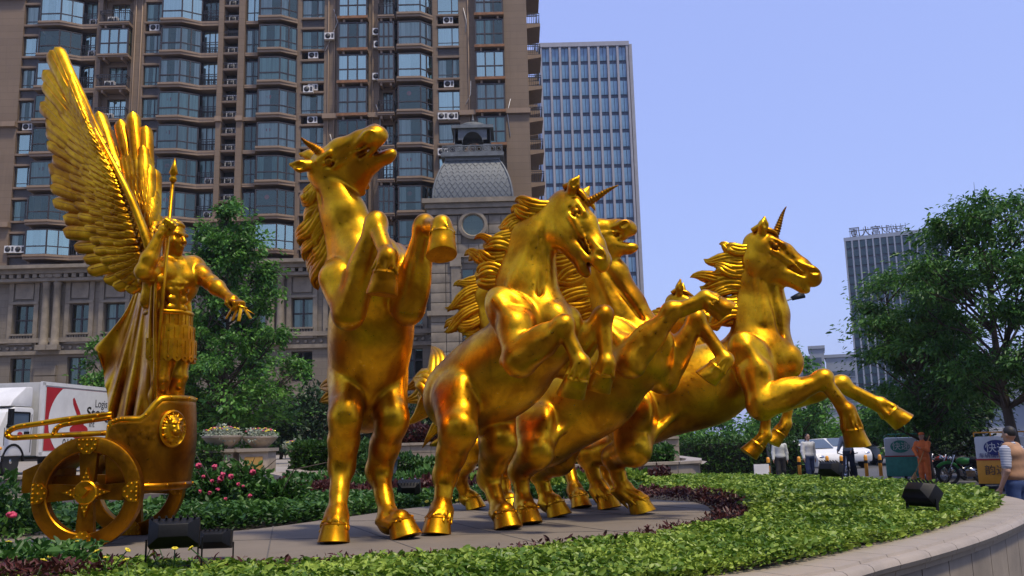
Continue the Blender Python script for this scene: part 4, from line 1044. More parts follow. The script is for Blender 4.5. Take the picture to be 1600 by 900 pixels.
def bed(name, label, cat, poly, n, z0, z1, size, mat, wid=.6, avoid=True, seed=1, dens=None, up=.7, hills=.05):
    rg = np.random.default_rng(seed); q = poly_area_pts(poly, n, rg)
    if dens is not None: q = q[rg.uniform(0, 1, len(q)) < dens(q)]
    if avoid: q = q[~inside(q, slabA)]
    h = .5+.5*np.sin(q[:, 0]*2.1+np.sin(q[:, 1]*1.7)*1.3)*np.cos(q[:, 1]*2.6+q[:, 0]*.7)
    z = z0+(z1-z0)*rg.uniform(0, 1, len(q))**.7+hills*h
    a = rg.uniform(0, 2*np.pi, len(q)); e = rg.uniform(-.1, 1, len(q))*up+.05
    d = np.stack([np.cos(a), np.sin(a), e*1.2], 1)
    o = link(name, leaf_mesh(name, np.stack([q[:, 0], q[:, 1], z], 1), d, size*np.ones(len(q)), mat, rg, wid, .15)); tag(o, label, cat, kind='stuff'); return o
rim_in = offset_poly(rim, .07)
near = [p for p in rim_in if -7.5 < p[0] and p[1] < 10.3 and (p[0] > 0 or p[1] < 7)]; near.sort(key=lambda p: p[0]+p[1]*.01)
near = near+[(3.2, 10.2), (2.6, 10), (1.9, 8.6), (.9, 7.4), (-.8, 6.75), (-2.6, 6.65), (-4.8, 7.0), (-7.4, 7.2)]
farb = [(2.5, 9.8), (4.9, 9.75), (5.8, 11.0), (6.27, 12.4), (6.27, 14), (5.93, 15.8), (5.3, 17.4), (3.55, 18.9), (-2, 19.3), (-2, 17.2), (1.5, 16.5), (2.6, 14.5), (2.9, 12)]
bed('ground_cover', 'bright green leafy ground cover filling the front of the planter', 'ground cover', near, 105000, .79, .89, .044, L_BED, seed=2, hills=.06)
bed('ground_cover', 'bright green leafy ground cover at the far right of the planter', 'ground cover', farb, 60000, .79, .90, .060, L_BED, seed=3)
bed('red_ground_cover', 'dark red low plants edging the near side of the slab', 'ground cover', [(-4.6, 6.75), (-2.6, 6.35), (-.6, 6.45), (1.1, 7.35), (2.1, 8.9), (2.7, 10.6), (2.4, 10.8), (1.8, 9.2), (.9, 7.9), (-.8, 7.0), (-2.6, 6.9), (-4.6, 7.3)], 3600, .80, .88, .045, L_RED, wid=.4, avoid=True, seed=4, up=1.4)
bed('red_ground_cover', 'dark red plants in a patch right of the slab end', 'ground cover', [(2.3, 10.3), (2.75, 11.2), (3.0, 13), (2.6, 14.4), (1.6, 14.6), (.4, 14.2), (1.4, 13.2), (2.3, 12.2)], 2800, .80, .92, .06, L_RED, wid=.4, avoid=True, seed=6, up=1.2)
bed('red_ground_cover', 'dark red plants among yellow flowers at the lower left corner', 'ground cover', [(-5.6, 6.0), (-3.0, 5.9), (-2.6, 6.2), (-5.6, 6.5)], 2200, .86, .98, .06, L_RED, wid=.4, seed=7, up=1.3, hills=.0)
bed('leafy_border', 'deep green leafy plants in front of the chariot wheel', 'plants', [(-5.9, 6.35), (-3.1, 6.2), (-3.0, 6.75), (-5.9, 7.3)], 5200, .82, 1.0, .07, L_DEEP, wid=.5, seed=8, up=1.1)
bed('leafy_border', 'deep green leafy bed behind the slab between chariot and horses', 'plants', [(-3.1, 10.0), (-2.3, 10.6), (-1.4, 12.2), (-.4, 13.3), (1.6, 13.2), (1.9, 14.0), (-4.0, 13.6), (-6.5, 11.6), (-6, 10)], 22000, .80, 1.0, .08, L_DEEP, wid=.5, seed=9)
bed('leafy_border', 'deep green leaves growing left of the chariot', 'plants', [(-8.5, 8), (-6.0, 8), (-5.4, 10), (-6, 12.5), (-9.5, 13)], 7000, .80, 1.02, .11, L_DEEP, wid=.5, seed=10)
def flowers(name, label, pts, r, mat):
    root = empty(name, pts[0]); tag(root, label, 'flowers'); m = MB()
    for k in range(6):
        a = k*math.pi/3; m.ball((math.cos(a)*r*.6, math.sin(a)*r*.6, 0), (r*.5, r*.5, r*.22), 6)
    m.ball((0, 0, r*.2), r*.3, 6); me = m.mesh('flower_head', mat); st = MB(); st.tube([(0, 0, -.28), (.01, 0, -.1), (0, 0, 0)], .004, 4); sm_ = st.mesh('stem', L_DEEP)
    for p in pts:
        o = link('flower_head', me, root, p-pts[0]); o.rotation_euler = (nr.uniform(-.7, .5), nr.uniform(-.5, .5), nr.uniform(0, 6)); o.scale = (1,)*3; link('stem', sm_, o)
    return root
fl = [V(x, y, z) for x, y, z in zip(nr.uniform(-5.2, -2.2, 34), nr.uniform(5.9, 6.9, 34), nr.uniform(.98, 1.07, 34))]
flowers('yellow_flowers', 'small yellow flowers dotted along the front bed at lower left', fl, .022, M_YEL)
fl = [P(x, y, Y) for x, y, Y in zip(nr.uniform(420, 720, 30), nr.uniform(778, 800, 30), nr.uniform(12.0, 13.0, 30))]
flowers('yellow_flowers', 'scattered yellow flowers in the bed behind the left horse', fl, .03, M_YEL)

def hedge(name, label, a, b, depth, z0, z1, mat, n, size=.09, seed=1, wid=.5, cat='hedge'):
    """clipped hedge: dense leaves over a dark twiggy inside"""
    z1 = max(z1, z0+.22); rg = np.random.default_rng(seed); a = np.array(a); b = np.array(b); L = np.linalg.norm(b-a); d = (b-a)/L; nn = np.array([-d[1], d[0]])
    root = empty(name, (a[0], a[1], z0)); tag(root, label, cat)
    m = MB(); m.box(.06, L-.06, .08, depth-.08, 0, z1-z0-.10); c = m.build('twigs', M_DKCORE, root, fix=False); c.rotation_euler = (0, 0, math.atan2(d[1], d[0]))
    A = [L*depth, L*(z1-z0), depth*(z1-z0), L*(z1-z0)*.6]; tot = sum(A); P_ = []; D_ = []
    for k, ar in enumerate(A):
        c = int(n*ar/tot); u = rg.uniform(0, 1, c); v = rg.uniform(0, 1, c); jt = rg.normal(0, .035, c)
        bumpz = .04*np.sin(u*L*3.1)+.03*np.sin(u*L*7.7+1)
        if k == 0: x, y, z = u*L, v*depth, (z1-z0)+jt+bumpz; dr = (0, 0, 1)
        elif k == 1: x, y, z = u*L, jt, v*(z1-z0)+bumpz*v; dr = (0, -1, .3)
        elif k == 2: x, y, z = np.where(rg.uniform(0, 1, c) < .5, 0, L)+jt, v*depth, u*(z1-z0); dr = (0, -.5, .4)
        else: x, y, z = u*L, depth+jt, v*(z1-z0); dr = (0, 1, .3)
        P_.append(np.stack([x*d[0]+y*nn[0], x*d[1]+y*nn[1], z], 1)); q = rg.normal(0, .7, (c, 3))+np.array(dr)
        D_.append(np.stack([q[:, 0]*d[0]+q[:, 1]*nn[0], q[:, 0]*d[1]+q[:, 1]*nn[1], q[:, 2]], 1))
    link('leaves', leaf_mesh('leaves', np.concatenate(P_), np.concatenate(D_), size*np.ones(sum(len(p) for p in P_)), mat, rg, wid), root); return root
def px_h(x0, x1, Y): return (P(x0, 700, Y).x, Y), (P(x1, 700, Y).x, Y)
def zt(py, Y, px=600): return P(px, py, Y).z
a, b = px_h(425, 720, 14.2); hedge('red_hedge', 'low dark red hedge strip behind the left horse', a, (b[0]+.6, b[1]+.2), .9, .8, zt(772, 14.2), L_RED, 5200, .08, 11)
a, b = px_h(440, 715, 15.6); hedge('box_hedge', 'narrow green hedge strip behind the dark red hedge', a, b, .6, .8, zt(748, 15.6), L_DEEP, 3800, .08, 12)
a, b = px_h(455, 575, 21.2); hedge('box_hedge', 'tall clipped green hedge between the urns and the left horse', a, b, 1.4, TERZ, zt(698, 21.2, 500), L_HEDGE, 6500, .10, 13)
a, b = px_h(560, 720, 18.4); hedge('box_hedge', 'clipped green hedge below the tiled bed wall', a, b, .8, .9, zt(722, 18.4), L_HEDGE, 6000, .09, 14)
a, b = px_h(720, 1052, 20.9); hedge('box_hedge', 'long clipped hedge on the terrace edge right of the horses', a, b, 1.2, TERZ+.02, zt(706, 20.9, 1000), L_DEEP, 9000, .10, 15)
a, b = px_h(600, 780, 24.6); hedge('red_hedge', 'red-brown shrub row in the tiled bed wall', a, b, .9, TERZ+.3, zt(672, 24.6), L_RED, 5000, .11, 16)
a, b = px_h(735, 1110, 17.2); hedge('red_hedge', 'long dark red hedge strip at the back of the planter', a, (b[0]-.6, 18.2), .6, .8, zt(764, 17.2, 950), L_RED, 5500, .08, 17)
a, b = px_h(735, 1010, 15.6); hedge('leafy_row', 'bright green plant row behind the hooves', a, b, .8, .8, zt(770, 15.6, 900), L_BED, 5200, .10, 18)
a, b = px_h(300, 345, 21.4); hedge('box_hedge', 'small clipped hedge left of the urn pedestals', a, b, 1.0, TERZ, zt(703, 21.4, 320), L_HEDGE, 1500, .10, 19)
a, b = px_h(1030, 1250, 38); hedge('box_hedge', 'distant clipped hedge along the far side of the terrace', a, b, 1.5, .0, zt(690, 38, 1100), L_HEDGE, 5000, .16, 20)

def blob_foliage(root, center, rad, n, size, mat, seed, wid=.5, shell=.55, name='leaves'):
    rg = np.random.default_rng(seed); v = rg.normal(0, 1, (n, 3)); v /= np.linalg.norm(v, axis=1, keepdims=True)
    lob = 1+.22*np.sin(v[:, 0]*5+seed)*np.cos(v[:, 1]*4.3)+.18*np.sin(v[:, 2]*6+v[:, 0]*3+seed)
    r = (shell+(1-shell)*rg.uniform(0, 1, n)**.6)*lob; p = v*r[:, None]*np.array(rad)
    d = v*.8+rg.normal(0, .6, (n, 3)); return link(name, leaf_mesh(name, p+np.array(center), d, size*np.ones(n), mat, rg, wid, .2), root)
# rose bush
c = P(385, 770, 12.2); root = empty('rose_bush', (c.x, c.y, .8)); tag(root, 'loose green rose bush with pink blooms right of the chariot', 'bush')
for k, (dx, dy, dz, r) in enumerate(((0, 0, .28, .48), (-.5, .1, .30, .45), (.5, .15, .18, .36), (-.85, .2, .36, .38), (-.2, .2, .42, .36))): blob_foliage(root, (dx, dy, dz), (r, r*.8, r*.8), 1100, .085, L_DEEP, 30+k, shell=.3)
for k in range(7):
    a = rnd.uniform(-1, 1); m = MB(); m.tube([(a*.4, 0, .1), (a*.7, rnd.uniform(-.2, .2), .6), (a*1.1+.1, rnd.uniform(-.3, .3), rnd.uniform(.6, .95))], [.012, .009, .004], 5); m.build('stem', M_BARK, root, fix=False)
blm = MB()
for j in range(7): a = j*.9; blm.ball((math.cos(a)*.028, math.sin(a)*.028, (j % 3)*.012), (.030, .030, .02), 6)
blme = blm.mesh('rose_bloom', M_PINK)
for x, y in ((347, 742), (342, 752), (360, 745), (331, 752), (395, 738), (340, 765), (352, 780), (380, 760), (328, 770), (372, 757), (318, 745), (312, 768), (336, 730), (390, 775), (322, 790), (345, 748), (310, 728)):
    p = P(x, y, 11.75); o = link('rose_bloom', blme, root, p-root.location); o.rotation_euler = (nr.uniform(0, 2), nr.uniform(0, 2), 0); o.scale = (nr.uniform(.4, .8),)*3
c = P(15, 800, 9.5); root = empty('rose_bush', (c.x, c.y, .8)); tag(root, 'small bush with one pink bloom at the left edge', 'bush'); blob_foliage(root, (0, 0, .25), (.4, .4, .35), 1300, .08, L_DEEP, 40, shell=.3)
p = P(18, 806, 9.1); link('rose_bloom', blme, root, p-root.location)

# stone urns with flowers, on pedestals
M_URN = plain('urn_stone', (.40, .33, .25), .75, var=.25, scale=3); L_SILV = leaf_mat('silver_leaf', (.12, .17, .12), (.25, .30, .22), (.45, .48, .36), .15)
M_OCH = plain('ochre_panel', (.42, .24, .06), .7)
def urn(px, py_rim, Y, wpx, label, ped=None):
    c = P(px, py_rim, Y); s = wpx/1400*Y*.985/2; root = empty('flower_urn', (c.x, Y, c.z-s*.75)); tag(root, label, 'urn')
    m = MB(); m.lathe([(s*.42, 0), (s*.45, s*.06), (s*.40, s*.10), (s*.55, s*.22), (s*.86, s*.52), (s*.93, s*.62), (s*1.0, s*.66), (s*1.02, s*.75), (s*.94, s*.76), (s*.85, s*.68)], 36); m.build('bowl', M_URN, root)
    blob_foliage(root, (0, 0, s*.78), (s*.95, s*.95, s*.42), 900, .07, L_SILV, int(px), shell=.3)
    for col_, k in ((M_PINK, 14), (M_YEL, 16)):
        mm = MB(); mm.ball((0, 0, 0), (.032, .032, .02), 6); me = mm.mesh('bloom', col_)
        for j in range(k):
            a = rnd.uniform(0, 6.28); r = s*.85*math.sqrt(rnd.random()); link('bloom', me, root, (r*math.cos(a), r*math.sin(a), s*.78+s*.42*math.sqrt(max(0, 1-(r/s)**2))+.01))
    return root
urn(348, 681, 22.0, 62, 'round stone urn of silvery flowers, left of the pair on pedestals'); urn(407, 682, 22.2, 54, 'round stone urn of silvery flowers, right of the pair on pedestals'); urn(459, 696, 30, 30, 'small distant flower urn behind the clipped hedge')
c0, c1 = P(322, 703, 22.0), P(431, 703, 22.2); ped = empty('urn_pedestal', (c0.x, 22, TERZ)); tag(ped, 'pale stone double pedestal with ochre panel below the urns', 'pedestal'); zz = P(370, 701, 22).z-TERZ; Wp = c1.x-c0.x
for u0, u1 in ((.04, .46), (.56, .98)):
    m = MB(); m.box(Wp*u0, Wp*u1, -.35, .35, 0, zz-.08); m.build('pier', M_URN, ped, fix=False)
    m = MB(); m.box(Wp*u0-.05, Wp*u1+.05, -.42, .42, zz-.08, zz); m.build('cap', M_GRAN, ped, fix=False)
m = MB(); m.box(Wp*.46, Wp*.56, -.1, .1, zz-.09, zz-.01); m.build('link_stone', M_GRAN, ped, fix=False)
m = MB(); m.box(Wp*.64, Wp*.9, -.37, -.34, .1, zz-.2); m.build('panel', M_OCH, ped, fix=False)
# sloping stone kerbs of a ramp
for k, (x0, y0, x1, y1, Y0_, Y1_, lb) in enumerate(((418, 737, 560, 764, 18.6, 16.4, 'nearer'), (455, 733, 590, 758, 20.2, 18.0, 'farther'))):
    a, b = P(x0, y0, Y0_), P(x1, y1, Y1_); r = empty('ramp_kerb', a); tag(r, lb+' sloping pale stone ramp kerb behind the rose bush', 'kerb'); n = 5
    for j in range(n):
        m = MB(); m.beam(lerp(a, b, j/n+.002)-a-V(0, 0, .06), lerp(a, b, (j+1)/n-.002)-a-V(0, 0, .06), .28, .12); m.build('kerb_stone', M_GRAN, r, fix=False)
        p, q = lerp(a, b, j/n+.004)-a, lerp(a, b, (j+1)/n-.004)-a; m = MB(); m.poly([p+V(0, -.1, -.12), q+V(0, -.1, -.12), V(q.x, q.y-.1, .7-a.z), V(p.x, p.y-.1, .7-a.z)]); m.poly([p+V(0, .1, -.12), q+V(0, .1, -.12), V(q.x, q.y+.1, .7-a.z), V(p.x, p.y+.1, .7-a.z)]); m.build('side_slab', M_GRAN2, r, fix=False)

# floodlights
M_BLK = plain('black_housing', (.007, .0075, .008), .5, var=.3, spec=.2); M_LENS = plain('lamp_lens', (.10, .12, .13), .12, var=.2); M_STEEL = plain('steel_clip', (.5, .5, .5), .3, 1.0)
def floodlight(loc, rz, s, label, tilt=.5, z_foot=None):
    r = empty('floodlight', loc, rz); tag(r, label, 'floodlight'); T_ = Matrix.Translation((0, 0, .20*s)) @ Matrix.Rotation(tilt, 4, 'X')
    m = MB(); m.prism([(-.19*s, -.05*s), (.19*s, -.05*s), (.19*s, .16*s), (-.19*s, .16*s)], -.06*s, .10*s, T_)
    b = [(-.19*s, .10*s, -.05*s), (.19*s, .10*s, -.05*s), (.19*s, .10*s, .16*s), (-.19*s, .10*s, .16*s)]; t = [(-.11*s, .19*s, 0), (.11*s, .19*s, 0), (.11*s, .19*s, .10*s), (-.11*s, .19*s, .10*s)]
    for k in range(4): k2 = (k+1) % 4; m.poly([T_ @ V(*b[k]), T_ @ V(*b[k2]), T_ @ V(*t[k2]), T_ @ V(*t[k])])
    m.poly([T_ @ V(*q) for q in t]); m.build('housing', M_BLK, r, bevel=.006*s)
    for k in range(7): m = MB(); m.box((-.16+.053*k)*s, (-.145+.053*k)*s, .0, .16*s, .155*s, .172*s, T_); m.build('fin', M_BLK, r, fix=False)
    m = MB(); m.box(-.175*s, .175*s, -.068*s, -.061*s, -.035*s, .145*s, T_); m.build('lens', M_LENS, r, fix=False)
    for x in (-.10, .12): m = MB(); m.box((x-.012)*s, (x+.012)*s, -.075*s, -.03*s, .150*s, .175*s, T_); m.build('clip', M_STEEL, r, fix=False)
    m = MB(); m.beam((-.21*s, 0, .22*s), (-.21*s, 0, 0), .012*s, .04*s); m.beam((.21*s, 0, .22*s), (.21*s, 0, 0), .012*s, .04*s); m.beam((-.215*s, 0, 0), (.215*s, 0, 0), .04*s, .012*s); m.build('bracket', M_BLK, r, fix=False)
    m = MB(); m.tube([(0, 0, 0), (0, 0, -.2*s)], .02*s, 8); m.build('stake', M_BLK, r, fix=False); return r
p = P(272, 862, 6.35); floodlight(V(p.x, p.y, p.z-.10), R(196), .86, 'large black floodlight in the flower bed in front of the chariot', .25)
p = P(337, 858, 7.05); floodlight(V(p.x, p.y, .86), R(186), .62, 'small black floodlight right of the large one at the slab edge', .2)
p = G(1443, 812, .84); floodlight(V(p.x, p.y, .86), R(115), .85, 'black floodlight tilted upward in the ground cover near the right rim', .75)
p = G(1300, 757, .86); floodlight(V(p.x, p.y, .86), R(130), .95, 'black floodlight at the far edge of the ground cover before the pedestrians', .4)
p = P(640, 800, 12.6); floodlight(V(p.x, p.y, .92), R(180), .8, 'small floodlight in the bed between the left horse and the middle unicorn', -.3)
p = P(613, 765, 15.0); r = empty('garden_lantern', (p.x, p.y, .85)); tag(r, 'small black garden lantern behind the left horse', 'lantern')
m = MB(); m.tube([(0, 0, 0), (0, 0, .38)], .02, 8); m.build('post', M_BLK, r, fix=False); m = MB(); m.lathe([(.06, .38), (.10, .60)], 6, smooth=False); m.build('lamp_glass', M_LENS, r); m = MB(); m.lathe([(.14, .60), (.12, .64), (.02, .72), (.01, .76)], 6, smooth=False); m.build('cap', M_BLK, r)

# ---------------------------------------------------------------- trees
def tree(name, label, base, trunk_h, trunk_r, clusters, leaf_n, leaf_size, mat, seed, wid=.42, droop=.25, crad=.55, group=None, flat_=.5):
    """trunk with limbs reaching to leaf clusters; clusters are (x, y, z) relative to the base"""
    rg = random.Random(seed); ng = np.random.default_rng(seed); root = empty(name, base); tag(root, label, 'tree', group)
    cl = [Vector(c) for c in clusters]; top = max(c.z for c in cl); lean = V(rg.uniform(-.05, .05), rg.uniform(-.05, .05), 0)
    ax = lambda z: V(lean.x*z+.06*math.sin(z*.9+seed), lean.y*z, z)
    m = MB(); N = 10; zt_ = top*.86
    m.tube([ax(zt_*i/N) for i in range(N+1)], [trunk_r*(1.25 if i == 0 else 1)*(1-.86*i/N) for i in range(N+1)], 10); m.build('trunk', M_BARK, root, fix=False)
    lm = MB(); prim = []
    for c in cl:
        cand = [q for q in prim if (q[-1]-c).length < 1.6 and q[-1].z < c.z+.4]
        if cand and rg.random() < .6:
            q = min(cand, key=lambda q: (q[-1]-c).length); s_ = q[int(len(q)*.55)]; r0 = trunk_r*.16
        else:
            hz = math.hypot(c.x, c.y); z0 = max(trunk_h*.75, c.z-hz*rg.uniform(.55, .95)-.25); z0 = min(z0, zt_); s_ = ax(z0); r0 = trunk_r*.36*(1-.7*z0/zt_)+.01
        mid = lerp(s_, c, .5)+V(rg.uniform(-.12, .12), rg.uniform(-.12, .12), -.08*(c-s_).length+rg.uniform(0, .15)); pts = [bez(s_, lerp(s_, mid, .7), lerp(mid, c, .3), c, i/6) for i in range(7)]
        lm.tube(pts, [r0*(1-.85*i/6)+.006 for i in range(7)], 6); prim.append(pts)
        for k in range(3):
            e = c+V(rg.gauss(0, 1), rg.gauss(0, 1), rg.gauss(0, .6))*crad*.7; lm.tube([pts[4], lerp(pts[4], e, .5)+V(0, 0, .06), e], [.012, .008, .004], 4)
    o = lm.build('limbs', M_BARK, root, fix=False)
    per = leaf_n//len(cl); Pp, Dd = [], []
    for c in cl:
        k = int(per*rg.uniform(.6, 1.4)); sc = crad*rg.uniform(.7, 1.3); tw = ng.integers(5, 9)
        tips = np.array(c)+ng.normal(0, 1, (tw, 3))*np.array([1, 1, flat_])*sc*.75
        w_ = ng.integers(0, tw, k); t = ng.uniform(.1, 1.05, (k, 1)); p = np.array(c)+(tips[w_]-np.array(c))*t+ng.normal(0, .10*sc/.55, (k, 3)); p[:, 2] -= droop*sc*t[:, 0]**2*.5
        d = (tips[w_]-np.array(c))+ng.normal(0, .6*sc, (k, 3)); d[:, 2] -= droop*sc; Pp.append(p); Dd.append(d)
    Pp = np.concatenate(Pp); link('crown', leaf_mesh('crown', Pp, np.concatenate(Dd), leaf_size*np.ones(len(Pp)), mat, ng, wid, .15, 1.0), root); return root
def crown_pts(n, rx, ry, z0, z1, seed, prof):
    rg = random.Random(seed); out = []
    while len(out) < n:
        t = rg.random(); k = prof(t); a = rg.uniform(0, 6.28); r = math.sqrt(rg.uniform(.15, 1))*k
        if rg.random() < k+.1: out.append((rx*r*math.cos(a), ry*r*math.sin(a), z0+(z1-z0)*t))
    return out
# slim tree behind the charioteer
b = P(352, 735, 33); b.z = TERZ; h_ = P(348, 300, 33).z-TERZ
tree('street_tree', 'leafy green tree with pointed top behind the charioteer', b, 1.2, .14, crown_pts(120, 2.9, 2.4, .9, h_-.3, 3, lambda t: (.45+.65*min(1, t*3.5))*(1-t)**.8*1.15), 34000, .16, L_TREE, 3, wid=.55, crad=.62)
b = P(158, 735, 36); b.z = TERZ; h_ = P(160, 530, 36).z-TERZ
tree('street_tree', 'small round green tree beside the truck behind the cloak', b, .8, .09, crown_pts(38, 1.5, 1.5, .7, h_-.2, 5, lambda t: math.sin(math.pi*(t*.75+.2))), 6500, .15, L_TREE, 5, wid=.55, crad=.5)
# dark shrubs along the foot of the podium
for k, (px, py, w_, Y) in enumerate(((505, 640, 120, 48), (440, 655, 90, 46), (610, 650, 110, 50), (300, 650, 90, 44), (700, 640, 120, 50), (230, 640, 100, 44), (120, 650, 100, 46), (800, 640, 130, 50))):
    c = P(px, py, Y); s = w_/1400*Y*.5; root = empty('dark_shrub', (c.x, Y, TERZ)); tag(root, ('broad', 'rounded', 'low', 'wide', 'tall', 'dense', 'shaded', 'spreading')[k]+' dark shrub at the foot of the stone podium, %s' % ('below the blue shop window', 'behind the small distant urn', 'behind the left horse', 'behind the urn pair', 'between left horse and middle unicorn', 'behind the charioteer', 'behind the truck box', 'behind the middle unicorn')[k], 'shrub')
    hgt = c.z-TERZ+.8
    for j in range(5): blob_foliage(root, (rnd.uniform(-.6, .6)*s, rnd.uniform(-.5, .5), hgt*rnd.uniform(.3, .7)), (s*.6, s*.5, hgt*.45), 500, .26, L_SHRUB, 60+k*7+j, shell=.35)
    m = MB(); m.tube([(0, 0, 0), (.1, 0, hgt*.5), (-.1, 0, hgt*.8)], [.10, .06, .02], 6); m.build('stem', M_BARK, root, fix=False)

# unseen building blocks added behind the viewer so the gold reflects less open sky
M_ADDBLK = stone_mat('added_block_facade', (.09, .07, .052), .3, 3.0, 3.0, .25, jw=.35)
for k, (x0, x1, y_, hh_) in enumerate(((-75, -38, -34, 24), (-37, -4, -30, 19), (-3, 30, -32, 26), (31, 75, -36, 21))):
    m = MB(); m.box(x0, x1, y_-14, y_, 0, hh_); o = m.build('added_reflection_block', M_ADDBLK, None, fix=False); o['kind'] = 'structure'
def ground(px, py): return G(px, py, .875)
HORSES = []
# left horse, rearing towards the viewer
J = dict(pel=P(572, 602, 8.75), rib=P(580, 508, 8.42), chs=P(578, 432, 8.12), nb=P(556, 392, 8.05), n1=P(537, 335, 8.02),
         poll=P(506, 268, 8.02), muz=P(588, 205, 7.72), lat=V(.97, .22, .03), cres=V(-.9, .35, .25),
         hup=V(-.55, -.45, .70),
         FN=[P(533, 440, 7.85), P(545, 487, 7.72), P(588, 352, 7.45), P(606, 402, 7.22), P(598, 462, 7.24)],
         FF=[P(628, 430, 8.0), P(638, 480, 7.85), P(664, 356, 7.62), P(690, 352, 7.34), P(692, 398, 7.26)],
         HN=[P(545, 590, 8.62), P(540, 650, 8.22), P(534, 728, 8.34), P(526, 808, 8.06), P(522, 850, 7.98)],
         HF=[P(605, 590, 8.78), P(612, 655, 8.4), P(592, 735, 8.60), P(608, 812, 8.30), P(632, 838, 8.18)])
J['HN'][-1].z = J['HF'][-1].z = .875
T = lambda x, y, Y: P(x, y, Y)
horse(J, 'rearing golden horse nearest the viewer, belly and both raised hooves shown, head thrown back', 1.10, horn=True, mouth=.05, ear_back=1.2,
      mane_dir=V(.05, .3, -1), mane_len=.32, seed=3, gel=True, ear=.62, horn_len=.2, horn_dir=nrm(V(-.55, -.55, .62)), forelock=False, tail=[(T(520, 600, 9.3), T(500, 606, 9.35)), (T(520, 620, 9.3), T(499, 628, 9.3)), (T(560, 650, 9.2), T(545, 690, 9.3))])
# middle unicorn
J = dict(pel=P(728, 612, 9.05), rib=P(788, 572, 8.86), chs=P(836, 512, 8.62), nb=P(820, 444, 8.62), n1=P(834, 372, 8.58),
         poll=P(884, 320, 8.50), muz=P(946, 410, 8.28), lat=V(.50, .86, 0), cres=V(-.8, .2, .5), hup=V(.75, -.25, .62),
         FN=[P(806, 512, 8.28), P(812, 562, 8.10), P(880, 512, 7.95), P(908, 568, 7.90), P(893, 622, 8.0)],
         FF=[P(880, 510, 8.80), P(884, 566, 8.72), P(943, 496, 8.52), P(948, 568, 8.45), P(934, 612, 8.55)],
         HN=[P(712, 622, 8.78), P(716, 672, 8.48), P(696, 742, 8.72), P(690, 798, 8.56), P(683, 834, 8.47)],
         HF=[P(770, 630, 9.25), P(778, 690, 8.95), P(764, 746, 9.2), P(782, 800, 8.92), P(793, 828, 8.8)])
J['HN'][-1].z = J['HF'][-1].z = .875
horse(J, 'golden unicorn in the middle, head bowed, mouth open, a ringed horn against the blue tower', 1.08, horn=True, ear=.78, mouth=.03, seed=5,
      mane_dir=V(-1, .15, -.35), mane_len=.33, tail=[(T(690, 560, 9.5), T(674, 541, 9.6)), (T(670, 590, 9.5), T(632, 610, 9.5)), (T(668, 620, 9.5), T(628, 628, 9.5)), (T(672, 640, 9.4), T(636, 664, 9.4)), (T(665, 600, 9.4), T(645, 590, 9.4))])
# horse behind the middle unicorn, head flung up
J = dict(pel=P(852, 668, 9.75), rib=P(930, 608, 9.65), chs=P(992, 545, 9.5), nb=P(968, 490, 9.5), n1=P(948, 432, 9.5),
         poll=P(912, 374, 9.5), muz=P(982, 352, 9.35), lat=V(.35, .93, 0), cres=V(-.85, .2, .1), hup=V(-.2, -.1, .95),
         FN=[P(975, 550, 9.15), P(984, 566, 8.98), P(1050, 488, 8.9), P(1102, 466, 8.85), P(1136, 492, 8.85)],
         FF=[P(1030, 550, 9.6), P(1036, 592, 9.5), P(1089, 500, 9.4), P(1134, 562, 9.3), P(1104, 596, 9.35)],
         HN=[P(838, 668, 9.5), P(836, 705, 9.3), P(812, 735, 9.5), P(818, 788, 9.38), P(826, 818, 9.27)],
         HF=[P(880, 680, 10.1), P(872, 715, 9.95), P(842, 736, 10.2), P(856, 785, 10.12), P(872, 806, 10.05)])
J['HN'][-1].z = J['HF'][-1].z = .875
horse(J, 'golden horse behind the middle unicorn, head flung up with open mouth, foreleg kicking out level', 1.06, horn=False, mouth=.055, seed=8, ear_back=1.0,
      mane_dir=V(-.9, .2, -.5), mane_len=.4, tail=[(T(790, 640, 10.1), T(770, 690, 10.2)), (T(795, 660, 10.1), T(780, 720, 10.2))])
# right unicorn, leaping
J = dict(pel=P(1000, 640, 10.45), rib=P(1100, 598, 10.45), chs=P(1188, 562, 10.35), nb=P(1190, 500, 10.35), n1=P(1188, 436, 10.35),
         poll=P(1184, 382, 10.3), muz=P(1277, 432, 10.15), lat=V(.12, .99, 0), cres=V(-1, .1, .15), hup=V(.45, -.1, .85),
         FN=[P(1180, 585, 9.98), P(1190, 632, 9.85), P(1286, 594, 9.75), P(1324, 642, 9.7), P(1338, 700, 9.7)],
         FF=[P(1215, 575, 10.6), P(1222, 620, 10.55), P(1314, 602, 10.5), P(1376, 632, 10.45), P(1412, 664, 10.4)],
         HN=[P(990, 650, 10.15), P(990, 700, 10.02), P(958, 714, 10.3), P(974, 768, 10.26), P(1002, 800, 10.2)],
         HF=[P(990, 655, 10.9), P(975, 700, 10.85), P(918, 712, 11.1), P(936, 766, 11.05), P(950, 795, 10.98)])
J['HN'][-1].z = J['HF'][-1].z = .875
horse(J, 'leaping golden unicorn at the right end, both forelegs stretched out to the right', 1.12, horn=True, ear=.8, mouth=.02, seed=12,
      mane_dir=V(-1, .1, -.1), mane_len=.36, hornrot=-.35, tail=[(T(900, 620, 11.0), T(850, 680, 11.2)), (T(905, 640, 11.0), T(860, 700, 11.2))])
